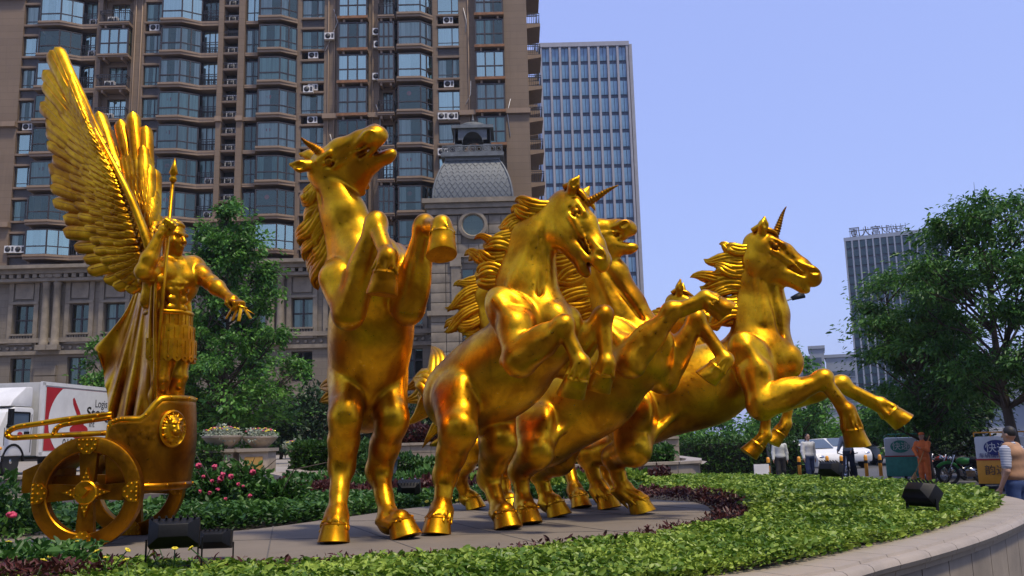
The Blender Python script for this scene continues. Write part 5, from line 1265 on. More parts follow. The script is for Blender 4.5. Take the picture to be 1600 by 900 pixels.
# far left horse, mostly hidden
J = dict(pel=P(742, 655, 11.6), rib=P(770, 595, 11.45), chs=P(795, 540, 11.3), nb=P(782, 500, 11.3), n1=P(768, 460, 11.3),
         poll=P(775, 418, 11.3), muz=P(838, 452, 11.1), lat=V(.45, .88, 0), cres=V(-1, .1, .1), hup=V(.5, -.2, .8),
         FN=[P(790, 548, 11.0), P(800, 580, 10.9), P(850, 545, 10.8), P(868, 590, 10.8), P(860, 625, 10.85)],
         FF=[P(820, 545, 11.6), P(830, 580, 11.5), P(880, 560, 11.4), P(885, 610, 11.4), P(875, 640, 11.4)],
         HN=[P(735, 655, 11.35), P(738, 700, 11.15), P(716, 742, 11.45), P(730, 778, 11.5), P(742, 797, 11.45)],
         HF=[P(765, 660, 11.8), P(792, 705, 11.0), P(786, 738, 11.3), P(792, 780, 11.1), P(800, 802, 10.9)])
J['HN'][-1].z = J['HF'][-1].z = .875
horse(J, 'golden horse at the back, only its mane and neck showing left of the middle unicorn', 1.0, horn=False, mouth=.03, seed=15, res=.02,
      mane_dir=V(-1, .1, -.5), mane_len=.42, tail=[(T(690, 650, 12), T(660, 700, 12)), (T(700, 660, 12), T(680, 720, 12))])
# far right horse, mostly hidden
J = dict(pel=P(965, 665, 12.0), rib=P(1040, 622, 12.0), chs=P(1100, 580, 11.9), nb=P(1080, 540, 11.9), n1=P(1062, 505, 11.9),
         poll=P(1058, 474, 11.85), muz=P(1120, 505, 11.7), lat=V(.2, .97, 0), cres=V(-1, .1, .2), hup=V(.3, -.1, .9),
         FN=[P(1100, 600, 11.6), P(1115, 630, 11.5), P(1198, 612, 11.4), P(1196, 680, 11.4), P(1170, 712, 11.4)],
         FF=[P(1125, 595, 12.2), P(1140, 625, 12.1), P(1236, 610, 12.0), P(1228, 662, 12.0), P(1206, 694, 12.0)],
         HN=[P(955, 670, 11.7), P(940, 690, 11.5), P(884, 712, 11.7), P(898, 766, 11.4), P(908, 794, 11.25)],
         HF=[P(975, 670, 12.3), P(975, 705, 12.1), P(940, 724, 12.3), P(952, 765, 12.1), P(965, 785, 12.0)])
J['HN'][-1].z = J['HF'][-1].z = .875
horse(J, 'golden horse at back, one pricked ear and hanging forelegs showing beyond right unicorn', 1.0, horn=False, mouth=.03, seed=19, res=.02,
      mane_dir=V(-1, .1, -.1), mane_len=.34, tail=[(T(1005, 680, 12.6), T(1012, 705, 12.6)), (T(990, 680, 12.6), T(1000, 700, 12.6))])
# ---------------------------------------------------------------- winged charioteer
def smooth_pts(pts, n):
    """points spread evenly in parameter along a Catmull-Rom curve"""
    pts = [Vector(p) for p in pts]; out = []
    for i in range(n):
        t = i/(n-1)*(len(pts)-1); k = min(int(t), len(pts)-2); u = t-k
        p0, p1, p2, p3 = pts[max(k-1, 0)], pts[k], pts[k+1], pts[min(k+2, len(pts)-1)]
        out.append(.5*((2*p1)+(p2-p0)*u+(2*p0-5*p1+4*p2-p3)*u*u+(3*p1-p0-3*p2+p3)*u**3))
    return out
def feather(parent, origin, root, tip, wid, nrmv, bend=.04, mat=None, barbs=True):
    """a carved feather: cupped vane of real thickness, rounded end and raised shaft"""
    ax = tip-root; L = ax.length; ax = ax/L; sd = ax.cross(nrmv).normalized(); nv = sd.cross(ax)
    m = MB(); N = 12; K = 5; th = .010
    for side in (1, -1):
        for i in range(N):
            t = 1-(1-i/(N-1))**1.7; e_ = min(.2, .55*wid/L); wv = wid*(.6+.4*min(1, t*2.5))*(max(0, 1-max(0, (t-1+e_)/e_)**2)**.5) + .004
            c = root-origin+ax*(L*t)+nv*(bend*math.sin(math.pi*t)*L)+nv*(th*side)
            for j in range(K):
                u = j/(K-1)*2-1
                rip = .006*math.sin(t*L*95+u*3) if side == 1 and barbs else 0
                m.v.append(tuple(c+sd*(wv*.5*u)-nv*(.22*wv*u*u)*(1 if side == 1 else 1)+nv*rip*abs(u)))
    for side in (0, 1):
        b = side*N*K
        for i in range(N-1):
            for j in range(K-1):
                q = (b+i*K+j, b+i*K+j+1, b+(i+1)*K+j+1, b+(i+1)*K+j); m.face(q if side else q[::-1], True)
    for i in range(N-1):
        for j in (0, K-1):
            a = i*K+j; c = N*K+a; m.face((a, a+K, c+K, c) if j else (a, c, c+K, a+K), False)
    sh = [root-origin+ax*(L*t)+nv*(bend*math.sin(math.pi*t)*L+th+.004) for t in (0, .3, .6, .93)]
    m.tube(sh, [.011, .009, .007, .003], 6)
    return m.build('feather', mat or GOLD, parent, fix=False)

RB = P(255, 690, 8.65)
rider = empty('charioteer_statue', RB)
tag(rider, 'golden winged charioteer in cuirass and cloak holding an upright spear', 'statue')
Lt = nrm(V(.72, .69, 0)); Fw = nrm(V(.69, -.72, 0)); UP = V(0, 0, 1)
S = SDF(np.array(P(150, 700, 8.0))-.1, np.array(P(420, 330, 9.3))+.1, .0105, pad=.09)
pel, wai, che, nck = P(262, 518, 8.65), P(264, 486, 8.65), P(268, 446, 8.62), P(268, 408, 8.62)
hdc = P(269, 372, 8.58); hf = nrm(V(.93, -.36, -.06)); hlt = UP.cross(hf)
S.ell(pel, (Lt, Fw, UP), (.21, .16, .20), .06)
S.ell(wai, (Lt, Fw, UP), (.185, .145, .20), .07)
S.ell(che+V(0, 0, .03), (Lt, Fw, UP), (.27, .175, .24), .08)
for sg in (-1, 1):
    S.ell(che+Lt*sg*.11+Fw*.115+V(0, 0, .065), (Lt, Fw, UP), (.12, .07, .085), .03)          # chest plates
    for k in range(3):
        S.ell(che+Lt*sg*.055+Fw*(.145-.008*k)+V(0, 0, -.07-.085*k), (Lt, Fw, UP), (.055, .035, .042), .018)
    S.ell(wai+Lt*sg*.15+Fw*.06, (Lt, Fw, UP), (.05, .06, .12), .03)
S.cone(che+Fw*.165+V(0, 0, .02), wai+Fw*.155-V(0, 0, .02), .03, .045, .02)                   # breast ornament
for k in range(8):
    a = k*math.pi/4; S.ell(che+Fw*.17+V(0, 0, -.02)+Lt*math.cos(a)*.05+V(0, 0, .05)*math.sin(a), (Lt, Fw, UP), (.022, .022, .022), .012)
S.cone(nck-V(0, 0, .05), hdc-V(0, 0, .08)-hf*.01, .095, .085, .04)
# head
def hh(f, l, u): return hdc+hf*f+hlt*l+UP*u
S.ell(hh(-.015, 0, .035), (hf, hlt, UP), (.145, .115, .135), .03)
S.ell(hh(.03, 0, -.055), (hf, hlt, UP), (.105, .085, .115), .03)
S.ell(hh(.085, 0, -.135), (hf, hlt, UP), (.04, .045, .035), .03)
S.cone(hh(.125, 0, .02), hh(.158, 0, -.045), .014, .022, .016)
S.ell(hh(.150, 0, -.05), (hf, hlt, UP), (.02, .028, .016), .012)
S.cone(hh(.122, -.07, .03), hh(.122, .07, .03), .018, .018, .016)
S.ell(hh(.125, 0, -.088), (hf, hlt, UP), (.02, .036, .011), .008); S.ell(hh(.120, 0, -.108), (hf, hlt, UP), (.02, .032, .012), .008)
for sg in (-1, 1):
    S.ell(hh(.118, sg*.045, .004), (hf, hlt, UP), (.022, .026, .014), .012, carve=True)
    S.ell(hh(.108, sg*.045, .003), (hf, hlt, UP), (.018, .018, .014), .006)
    S.ell(hh(.085, sg*.07, -.045), (hf, hlt, UP), (.03, .025, .03), .03)
    S.ell(hh(-.02, sg*.115, -.02), (hf, hlt, UP), (.03, .016, .042), .012)
rg = random.Random(4)
for i in range(120):                                                                        # curls
    z = rg.uniform(-.35, 1); a = rg.uniform(0, 6.28); r = math.sqrt(max(0, 1-z*z)); f_, l_ = r*math.cos(a), r*math.sin(a)
    if f_ > .55 and z < .42: continue
    if f_ > .15 and z < .05: continue
    c = hh(-.02+f_*.15, l_*.12, .04+z*.14); S.ell(c, (hf, hlt, UP), (.027, .027, .024), .004)
# arms
def limb(pts, rs, k=.03): S.chain(pts, rs, k)
shR, elR, wrR, haR = P(243, 428, 8.42), P(224, 424, 8.20), P(250, 368, 8.22), P(263, 352, 8.25)
shL, elL, wrL, haL = P(301, 420, 8.78), P(330, 442, 8.62), P(357, 464, 8.45), P(371, 474, 8.38)
for a, b, c, d in ((shR, elR, wrR, haR), (shL, elL, wrL, haL)):
    S.ell(a, (UP, Lt, Fw), (.13, .12, .12), .05)
    limb([lerp(che, a, .5)+V(0, 0, .06), a], [.15, .115], .06)
    limb([a, lerp(a, b, .45), b], [.105, .098, .072]); S.ell(lerp(a, b, .5)+V(0, 0, .035), (nrm(b-a), UP, Fw), (.12, .06, .07), .03)
    limb([b, lerp(b, c, .35), c], [.075, .078, .046]); S.ell(b, (UP, Lt, Fw), (.07, .07, .07), .03)
    limb([c, lerp(c, d, .5)], [.045, .055], .02)
def hand(w, h_, grip, palmn, rad):
    """palm plus four fingers and a thumb closed round a bar that runs along grip"""
    d = nrm(h_-w); g = perp(grip, d); n = d.cross(g)
    if n.dot(palmn) < 0: n = -n
    for i in range(4):
        o = g*(.033*(i-1.5)); p0 = lerp(w, h_, .45)+o*.8; p1 = h_+o+d*.015-n*.012; p2 = h_+o+d*.045+n*.035*rad; p3 = h_+o+d*.015+n*.075*rad; p4 = h_+o-d*.03+n*.06*rad
        l = (.98, 1.06, 1.0, .86)[i]; S.chain([p0, p1, lerp(p1, p2, l), lerp(p1, p3, l), lerp(p1, p4, l)], [.022, .021, .019, .017, .013], .008)
    t0 = lerp(w, h_, .25)-g*.04; S.chain([t0, t0+d*.045-g*.025+n*.03, t0+d*.09+n*.06], [.024, .020, .015], .01)
hand(wrR, haR, nrm(P(271, 250, 8.3)-P(238, 640, 8.36)), Fw, 1.0)
hand(wrL, haL, Lt, V(0, 0, -1), .8)
# legs
for hp, kn, an, to in ((P(250, 528, 8.55), P(251, 594, 8.50), P(244, 668, 8.55), P(262, 684, 8.45)), (P(276, 528, 8.76), P(279, 588, 8.66), P(263, 664, 8.75), P(284, 680, 8.64))):
    S.chain([hp, lerp(hp, kn, .5), kn], [.135, .12, .085], .04); S.ell(kn+Fw*.03, (UP, Fw, Lt), (.065, .05, .055), .02)
    S.chain([kn, lerp(kn, an, .32)-Fw*.02, an], [.08, .088, .05], .03); S.chain([an, lerp(an, to, .5)-V(0, 0, .01), to], [.058, .05, .035], .02)
    S.ell(kn+V(0, 0, -.01), (UP, Fw, Lt), (.055, .092, .088), .012)
    for k in range(3): S.ell(lerp(kn, an, .18+.22*k)+Fw*.06, (UP, Fw, Lt), (.05, .03, .04), .012)          # greaves
    S.ell(lerp(kn, an, .72), (UP, Fw, Lt), (.022, .074, .072), .01)
# cloth gathered round the neck and over the shoulder
for k in range(5):
    ring_ = []
    for i in range(11):
        a = -1.75+3.5*i/10; ring_.append(nck+Lt*math.sin(a)*(.165+.016*k)+Fw*math.cos(a)*(.105+.020*k)+V(0, 0, -.005-.030*k-.05*(k+1)*.5*math.cos(a)))
    S.chain(ring_, [.030-.002*k]*11, .010)
S.cone(P(242, 414, 8.40), P(232, 470, 8.50), .06, .085, .04)
link('body', S.mesh('body', GOLD, 2, RB), rider)
# skirt of strips, three tiers
for tier, (z0, ln, rx, ry, n, wd) in enumerate(((wai.z-.03, .17, .215, .18, 17, .09), (wai.z-.16, .20, .228, .195, 17, .096), (wai.z-.29, .22, .236, .205, 20, .088))):
    for k in range(n):
        a = 2*math.pi*(k+.5*tier)/n; o = Lt*math.cos(a)*rx+Fw*math.sin(a)*ry; out = nrm(Lt*math.cos(a)/rx+Fw*math.sin(a)/ry)
        
        if out.x < -.3: continue
        c = V(pel.x, pel.y, z0)+o; tg = UP.cross(out); m = MB(); prof = []
        for j in range(9):
            t = j/8; prof.append((t, 1.0 if t < .8 else math.sqrt(max(.05, 1-((t-.8)/.2)**2))))
        q = [(-wd/2*w_, -ln*t) for t, w_ in prof]+[(wd/2*w_, -ln*t) for t, w_ in reversed(prof)]
        Mx = Matrix((tg, -out, UP)).transposed().to_4x4(); Mx.translation = c+out*.012*tier-RB
        m.prism(q, -.014, .014, Mx)
        m.ball(Mx @ V(0, -.016, -ln*.82), .013, 6); m.tube([Mx @ V(0, -.012, -.02), Mx @ V(0, -.014, -ln*.66)], [.009, .007], 6)
        m.build('skirt_strip', GOLD, rider, fix=True)
for sc_, od in ((shR, -Lt), (shL, Lt)):                                  # leather strips over the shoulders
    for k in range(7):
        a = -1.5+k*.5; dv = nrm(od*math.cos(a)+Fw*math.sin(a)); m = MB(); p0 = sc_-RB+dv*.105+V(0, 0, .03); p1 = sc_-RB+dv*.150+V(0, 0, -.10)
        m.tube([p0, lerp(p0, p1, .6)+dv*.012, p1], [.040, .042, .026], 8, flat=.35, up=tuple(UP.cross(dv)))
        m.build('shoulder_strip', GOLD, rider, fix=False)
m = MB(); ring = [wai+V(0, 0, -.03)+Lt*math.cos(a)*.215+Fw*math.sin(a)*.185-RB for a in [2*math.pi*i/28 for i in range(29)]]
m.tube(ring, .026, 8, caps=False); m.build('belt', GOLD, rider, fix=False)
# cloak: a folded sheet of cloth with thickness
cols = [[(224, 425, 8.78), (200, 485, 8.98), (172, 522, 9.12), (150, 543, 9.2), (152, 548, 9.2)],
        [(226, 425, 8.70), (206, 490, 8.92), (190, 535, 9.02), (176, 570, 9.08), (164, 592, 9.10)],
        [(229, 425, 8.62), (212, 500, 8.80), (198, 560, 8.92), (186, 605, 8.96), (174, 650, 9.00)],
        [(232, 428, 8.54), (220, 500, 8.68), (208, 570, 8.80), (196, 620, 8.84), (188, 660, 8.86)],
        [(236, 430, 8.44), (229, 500, 8.52), (222, 570, 8.62), (214, 620, 8.68), (206, 662, 8.70)],
        [(240, 430, 8.36), (237, 500, 8.38), (236, 570, 8.44), (232, 620, 8.48), (230, 662, 8.50)],
        [(244, 432, 8.32), (244, 500, 8.34), (246, 570, 8.40), (248, 620, 8.44), (254, 660, 8.44)]]
NV, NU = 44, 90
cg = [smooth_pts([P(*q) for q in c], NV) for c in cols]
grid = [smooth_pts([cg[i][v] for i in range(len(cols))], NU) for v in range(NV)]
vv = []; 
for v in range(NV):
    for u in range(NU):
        t = v/(NV-1); uu = u/(NU-1); p = grid[v][u]
        amp = .012+.058*t
        f_ = math.sin(uu**1.25*2*math.pi*4.2+1.6*math.sin(t*1.9)+.6)+.45*math.sin(uu*2*math.pi*7.7-t*2.6+1.1)*(.4+t)+.22*math.sin(uu*47+t*5)*(1-.5*t)
        vv.append(tuple(p+V(.25, -.9, .1)*amp*f_-RB+V(0, 0, .03*t*math.sin(uu*30))))
ff = [(v*NU+u, v*NU+u+1, (v+1)*NU+u+1, (v+1)*NU+u) for v in range(NV-1) for u in range(NU-1)]
ck = link('cloak', np_mesh('cloak', vv, ff, GOLD), rider)
sm = ck.modifiers.new('thick', 'SOLIDIFY'); sm.thickness = .022; sm.offset = 0
# --- wings
def wing(name, armpts, flight, rows, label_n, nv, wid, dy):
    arm = [P(*q) for q in armpts]; m = MB(); A = smooth_pts(arm, 14)
    m.tube([p-RB for p in A], [.012+.05*(1-i/13)**.8 for i in range(14)], 10, flat=.9, up=tuple(nv))
    wg = m.build(name, GOLD, rider, fix=False)
    roots = smooth_pts([P(*q) for q in flight[0]], label_n); tips = smooth_pts([P(*q) for q in flight[1]], label_n)
    for k in range(label_n):
        feather(wg, RB, roots[k]+nv*(-.002*k), lerp(roots[k], tips[k], 1+.045*math.sin(k*2.4))+nv*(.02*math.sin(k*2.1)), wid*(1+.12*math.sin(k*1.3)), nv, .05)
    for r_, (n, fr, wd, lift) in enumerate(rows):                   # rows of coverts, each lying on the longer row
        rs = smooth_pts([P(*q) for q in flight[0]], n); tp = smooth_pts([P(*q) for q in flight[1]], n)
        for k in range(n):
            jt = math.sin(k*1.7+r_)*.02
            feather(wg, RB, rs[k]+nv*lift, lerp(rs[k], tp[k], fr+jt)+nv*(lift*1.25), wd, nv, .06)
    return wg
wing('wing', [(240, 430, 8.52), (233, 388, 8.47), (212, 328, 8.46), (188, 276, 8.48), (160, 224, 8.52), (142, 190, 8.55)],
     ([(150, 208, 8.58), (162, 232, 8.57), (174, 256, 8.56), (186, 282, 8.55), (196, 308, 8.55), (206, 334, 8.55), (216, 362, 8.55), (225, 392, 8.56), (231, 415, 8.58), (234, 432, 8.6)],
      [(86, 74, 8.72), (73, 108, 8.75), (68, 148, 8.77), (72, 196, 8.78), (80, 246, 8.79), (79, 286, 8.79), (97, 345, 8.77), (126, 402, 8.74), (166, 442, 8.7), (214, 456, 8.66)]),
     [(26, .70, .115, .030), (27, .52, .10, .052), (28, .36, .085, .072), (28, .22, .07, .09), (24, .11, .06, .10)], 24, nrm(V(-.12, -.97, .12)), .155, 0)
wing('wing', [(240, 420, 8.85), (239, 380, 8.92), (238, 340, 8.98), (236, 305, 9.03)],
     ([(205, 340, 9.06), (211, 338, 9.05), (217, 338, 9.04), (223, 342, 9.03), (229, 350, 9.02), (236, 372, 8.98), (239, 410, 8.94)],
      [(153, 174, 9.25), (166, 206, 9.24), (179, 203, 9.24), (197, 183, 9.24), (221, 175, 9.22), (238, 256, 9.12), (243, 330, 9.04)]),
     [(13, .66, .15, .035), (12, .48, .14, .055), (11, .32, .12, .07), (10, .18, .10, .085)], 8, nrm(V(.35, -.92, .1)), .155, 0)
# spear with a leaf-shaped head
sp0, sp1 = P(236, 668, 8.40), P(270, 285, 8.30); d = nrm(sp1-sp0)
spear = empty('spear', sp0); tag(spear, 'long golden spear held upright in the raised hand of the charioteer', 'spear')
m = MB(); m.tube([V(0, 0, 0), sp1-sp0], [.020, .018], 10); m.build('shaft', GOLD, spear, fix=False)
m = MB(); b = sp1-sp0; m.tube([b, b+d*.02, b+d*.04, b+d*.06, b+d*.075, b+d*.09, b+d*.24], [.02, .034, .034, .024, .03, .042, .003], 12); m.build('spear_head', GOLD, spear, fix=False)
# rein ends held in the outstretched hand
reins = empty('rein_bars', haL); tag(reins, 'short golden rein bars hanging from the outstretched hand of the charioteer', 'reins')
for k, (x0, y0, x1, y1) in enumerate(((366, 476, 353, 498), (372, 478, 363, 501), (377, 480, 373, 502), (382, 481, 392, 498))):
    a, b = P(x0, y0, 8.37-.01*k), P(x1, y1, 8.33-.01*k); m = MB(); m.beam(a-haL, b-haL, .030, .016); m.build('bar', GOLD, reins, bevel=.003)
m = MB(); m.tube([P(368, 470, 8.36)-haL, P(384, 483, 8.34)-haL, P(398, 491, 8.30)-haL], [.008, .006, .003], 6); m.build('strap', GOLD, reins, fix=False)
m = MB(); m.tube([P(362, 474, 8.36)-haL, P(386, 482, 8.33)-haL], .011, 8); m.build('cross_bar', GOLD, reins, fix=False)

# ---------------------------------------------------------------- chariot
CH = P(215, 757, 8.68); FLZ = CH.z
chariot = empty('chariot', V(CH.x, CH.y, .875)); CB = V(CH.x, CH.y, .875)
tag(chariot, 'golden two-wheeled chariot with studded spoked wheels and a lion medallion on its front', 'chariot')
x_back, x_front = P(168, 700, 8.25).x-CB.x, P(290, 700, 8.60).x-CB.x; hw = .43; fz = FLZ-CB.z
zs = P(200, 655, 8.25).z-CB.z; zf = P(290, 623, 8.60).z-CB.z
def plan(t):                                   # U-shaped plan, t from rear left through the front to rear right
    xs = x_front-.42
    if t < .3: return V(lerp(x_back, xs, t/.3), -hw, 0)
    if t > .7: return V(lerp(xs, x_back, (t-.7)/.3), hw, 0)
    a = (t-.5)/.2*math.pi/2; return V(xs+.42*math.cos(a), hw*math.sin(a), 0)
def top(t):
    u = abs(t-.5)
    base = zs-.035*max(0, (u-.3)/.2)
    if u > .455: base -= (u-.455)*5
    k = min(1, max(0, (.165-u)/.06)); k = k*k*(3-2*k)
    return base+(zf-zs)*k
NT = 80; vs_, fs_ = [], []
for j in range(NT+1):
    t = j/NT; p = plan(t); q = plan(min(1, t+.004))-plan(max(0, t-.004)); n_ = V(q.y, -q.x, 0).normalized()
    for i in range(13):
        v = i/12; z = lerp(fz, top(t), v); bul = .03*math.sin(math.pi*v)-.02*(1-v)
        vs_.append(tuple(V(p.x, p.y, z)+n_*bul))
fs_ = [(j*13+i, j*13+i+1, (j+1)*13+i+1, (j+1)*13+i) for j in range(NT) for i in range(12)]
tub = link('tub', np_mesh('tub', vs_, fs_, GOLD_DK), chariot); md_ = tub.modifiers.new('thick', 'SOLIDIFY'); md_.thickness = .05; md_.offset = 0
rim_pts = [V(*vs_[j*13+12]) for j in range(NT+1)]; bot = [V(*vs_[j*13]) for j in range(NT+1)]
m = MB(); m.tube([p+V(0, 0, -.005) for p in rim_pts], .036, 10); m.build('rim', GOLD, tub, fix=False)
m = MB(); m.tube([p+V(0, 0, -.01) for p in bot], .042, 8); m.build('base_moulding', GOLD_DK, tub, fix=False)
m = MB(); m.ball((0, 0, 0), .013, 8); riv = m.mesh('rivet', GOLD)
def rivet(p, parent): o = link('rivet', riv, parent, p); return o
for j in range(3, NT-2, 5):
    q = rim_pts[j]; c = V(x_front-.4, 0, q.z); o = (q-c).normalized(); rivet(q+o*.033+V(0, 0, .004), tub)
    q = bot[j]; c = V(x_front-.4, 0, q.z); o = (q-c).normalized(); rivet(q+o*.042, tub)
m = MB(); m.prism([(x_back, fz-.03), (x_front-.4, fz-.03), (x_front-.4, fz+.03), (x_back, fz+.03)], -hw, hw); m.build('floor_board', GOLD_DK, chariot)
# platform the rider stands on
pz = P(250, 688, 8.6).z-CB.z
m = MB(); m.box(x_back+.04, x_front-.25, -hw+.05, hw-.05, pz-.05, pz-.004); m.build('platform', GOLD_DK, chariot)
# lion medallion on the front, turned a little to the viewer
mc = P(287, 669, 8.30)-CB
tt = min(range(NT+1), key=lambda j: (V(*vs_[j*13+7])-mc).length); pc = V(*vs_[tt*13+7]); q = plan(tt/NT+.004)-plan(tt/NT-.004); mn = V(q.y, -q.x, 0).normalized()
mt_ = V(0, 0, 1).cross(mn); pc = V(pc.x, pc.y, mc.z)+mn*.035
Mm = Matrix((mt_, V(0, 0, 1), mn)).transposed().to_4x4(); Mm.translation = pc
m = MB(); m.lathe([(0.001, 0), (.15, 0), (.165, .02), (.15, .04), (.13, .028), (.001, .03)], 32, Mm @ Matrix.Diagonal((.82, 1.05, 1, 1)), caps=False); med = m.build('medallion', GOLD, tub)
S = SDF((-.18, -.2, -.06), (.18, .2, .16), .0065, pad=.05); X_, Y_, Z_ = V(1, 0, 0), V(0, 1, 0), V(0, 0, 1)
S.ell((0, 0, .02), (X_, Y_, Z_), (.105, .13, .035), .02)
for k in range(26):
    a = 2*math.pi*k/26; r0 = .075; r1 = .115 if k % 2 else .10
    S.cone((math.cos(a)*r0, math.sin(a)*r0*1.15, .045), (math.cos(a)*r1, math.sin(a)*r1*1.2, .035), .014, .010, .008)
S.ell((0, .01, .06), (X_, Y_, Z_), (.06, .075, .045), .02); S.cone((0, .035, .10), (0, -.015, .115), .014, .022, .015)
for sg in (-1, 1):
    S.ell((sg*.022, -.03, .10), (X_, Y_, Z_), (.024, .018, .022), .01); S.ell((sg*.03, .035, .10), (X_, Y_, Z_), (.012, .010, .015), .008, carve=True)
    S.cone((sg*.015, .052, .1), (sg*.045, .05, .085), .011, .008, .008); S.ell((sg*.055, .075, .06), (X_, Y_, Z_), (.02, .022, .018), .01)
S.ell((0, -.06, .10), (X_, Y_, Z_), (.024, .014, .03), .008, carve=True); S.ell((0, -.078, .085), (X_, Y_, Z_), (.026, .012, .02), .01)
lm = S.mesh('lion_head', GOLD, 1); lm.transform(Mm); link('lion_head', lm, med)
# wheels
RW = .49
def make_wheel():
    mm = MB(); prof = [(RW-.125, -.05), (RW-.015, -.05), (RW, -.04), (RW, .04), (RW-.015, .05), (RW-.125, .05), (RW-.135, .04), (RW-.135, -.04), (RW-.125, -.05)]
    Mw = Matrix.Rotation(math.pi/2, 4, 'X')
    mm.lathe(prof, 56, Mw, caps=False); felloe = mm
    parts = [('rim', felloe)]
    for k in range(4):
        a = k*math.pi/2; Ms = Matrix.Rotation(a, 4, 'Y'); sp_ = MB()
        sp_.prism([(-.062, .09), (.062, .09), (.082, RW-.11), (-.082, RW-.11)], -.028, .028, Ms); parts.append(('spoke', sp_))
        pl = MB(); pl.prism([(-.095, RW-.02), (.095, RW-.02), (.085, RW-.10), (.03, RW-.155), (-.03, RW-.155), (-.085, RW-.10)][::-1], -.062, -.048, Ms)
        for rx_, rz_ in ((-.075, -.03), (0, -.03), (.075, -.03), (-.07, -.075), (.07, -.075), (-.045, -.11), (.045, -.11), (0, -.075), (0, -.135), (-.038, -.03), (.038, -.03)):
            pl.ball(Ms @ V(rx_, -.064, RW+rz_), .0115, 8)
        parts.append(('rim_plate', pl))
        ar = MB(); ar.prism([(-.06, .02), (.06, .02), (0, .215)][::-1], -.045, -.027, Ms)
        for rx_, rz_ in ((0, .165), (-.02, .13), (.02, .13), (-.035, .095), (.035, .095)): ar.ball(Ms @ V(rx_, -.047, rz_), .011, 8)
        parts.append(('hub_arm', ar))
    hb = MB(); hb.lathe([(.001, .06), (.095, .06), (.105, .05), (.105, -.05), (.001, -.05)], 24, Mw, caps=False); hb.box(-.022, .022, -.105, -.05, -.045, .045, Matrix.Rotation(.7, 4, 'Y')); parts.append(('hub', hb))
    return parts
wc = P(137, 770, 8.17); wx = wc.x-CB.x
for k, y in enumerate((8.17, 9.20)):
    wh = empty('wheel', (wx, y-CB.y, RW-.02), parent=chariot)
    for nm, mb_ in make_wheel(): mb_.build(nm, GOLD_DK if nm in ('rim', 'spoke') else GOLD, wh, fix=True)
m = MB(); m.tube([V(wx, 8.17-CB.y, RW-.02), V(wx, 9.20-CB.y, RW-.02)], .05, 12); m.build('axle', GOLD_DK, chariot, fix=False)
m = MB(); m.box(wx-.10, wx+.42, -.30, .30, RW-.06, fz-.02); m.build('undercarriage', GOLD_DK, chariot, bevel=.02)
# rear rails: bent flat bars with studs
for sgn, Yr in ((0, 8.27), (1, 9.06)):
    oc = [P(x, y, Yr)-CB for x, y in ((176, 647), (120, 653), (60, 662), (28, 667), (14, 674), (12, 680), (20, 684), (40, 683), (95, 680), (175, 676))]
    pr = smooth_pts(oc, 40); m = MB(); m.tube(pr, .028, 8, flat=.8); rl = m.build('rail', GOLD, chariot, fix=False)
    for k in range(2, 40, 3): rivet(pr[k]+V(0, -.03, 0), rl)
    ic = [P(x, y, Yr)-CB for x, y in ((176, 652), (120, 660), (98, 664), (88, 670), (84, 680))]
    pi_ = smooth_pts(ic, 16); m = MB(); m.tube(pi_, .026, 8, flat=.8); m.build('rail', GOLD, chariot, fix=False)
    for k in range(2, 16, 3): rivet(pi_[k]+V(0, -.028, 0), rl)
# rear step box
a = P(46, 735, 8.45)-CB; m = MB(); m.prism([(a.x, a.z-.20), (a.x+.16, a.z-.20), (a.x+.16, a.z), (a.x+.42, a.z+.13), (a.x+.40, a.z+.16), (a.x+.14, a.z+.06), (a.x, a.z)][::-1], -.35, .35)
m.build('rear_step', GOLD_DK, chariot, bevel=.008)
m = MB(); m.box(a.x+.12, x_back+.15, -.12, .12, a.z-.16, a.z-.06); m.build('rear_beam', GOLD_DK, chariot)
# ---------------------------------------------------------------- street on the right
b = P(1588, 690, 25); b.z = 0; h_ = P(1560, 285, 25).z
tree('locust_tree', 'large dark green locust tree with bare brown trunk at the right edge', b, 3.0, .17, [(x+.1, y, z) for x, y, z in crown_pts(100, 2.5, 2.2, 2.9, h_-.3, 8, lambda t: .35+.75*math.sin(math.pi*min(1, t*.8+.18)))], 30000, .15, L_LOC, 8, wid=.36, droop=.4, crad=.66, flat_=.28)
b = P(1448, 690, 29); b.z = 0; h_ = P(1430, 392, 29).z
tree('locust_tree', 'shorter dark green locust tree in front of the lettered tower', b, 1.8, .13, [(x+.05, y, z) for x, y, z in crown_pts(95, 1.6, 1.8, 1.9, h_-.3, 9, lambda t: .55+.55*math.sin(math.pi*min(1, t*.75+.15)))], 26000, .16, L_LOC, 9, wid=.36, droop=.4, crad=.66, flat_=.28)
b = P(1500, 690, 33); b.z = 0
tree('evergreen_tree', 'dense dark evergreen behind the motorbikes', b, .5, .13, crown_pts(60, 1.7, 1.5, .5, P(1500, 570, 33).z, 10, lambda t: (1-t)**.5), 13000, .16, L_SHRUB, 10, wid=.4, crad=.6)
for k, (px, pt, Y, w_, lb) in enumerate(((1240, 540, 52, 2.4, 'green street tree just right of the right unicorn chest'), (1260, 640, 60, 2.6, 'low green tree behind the pedestrians'), (1130, 640, 60, 4.0, 'green tree mass behind the right unicorn belly'), (1400, 620, 48, 2.6, 'green tree behind the tricycle'), (890, 400, 45, 2.2, 'tall green tree glimpsed between the middle unicorn and the horse behind'), (1030, 640, 55, 3.0, 'green tree low behind the haunch of the right unicorn'))):
    b = P(px, 690, Y); b.z = 0; h_ = P(px, pt, Y).z
    tree('street_tree', lb, b, h_*.2, .14, crown_pts(40, w_, w_, h_*.22, h_-.3, 20+k, lambda t: math.sin(math.pi*(t*.75+.2))), 5200, .26, L_TREE, 20+k, wid=.5, crad=.9)
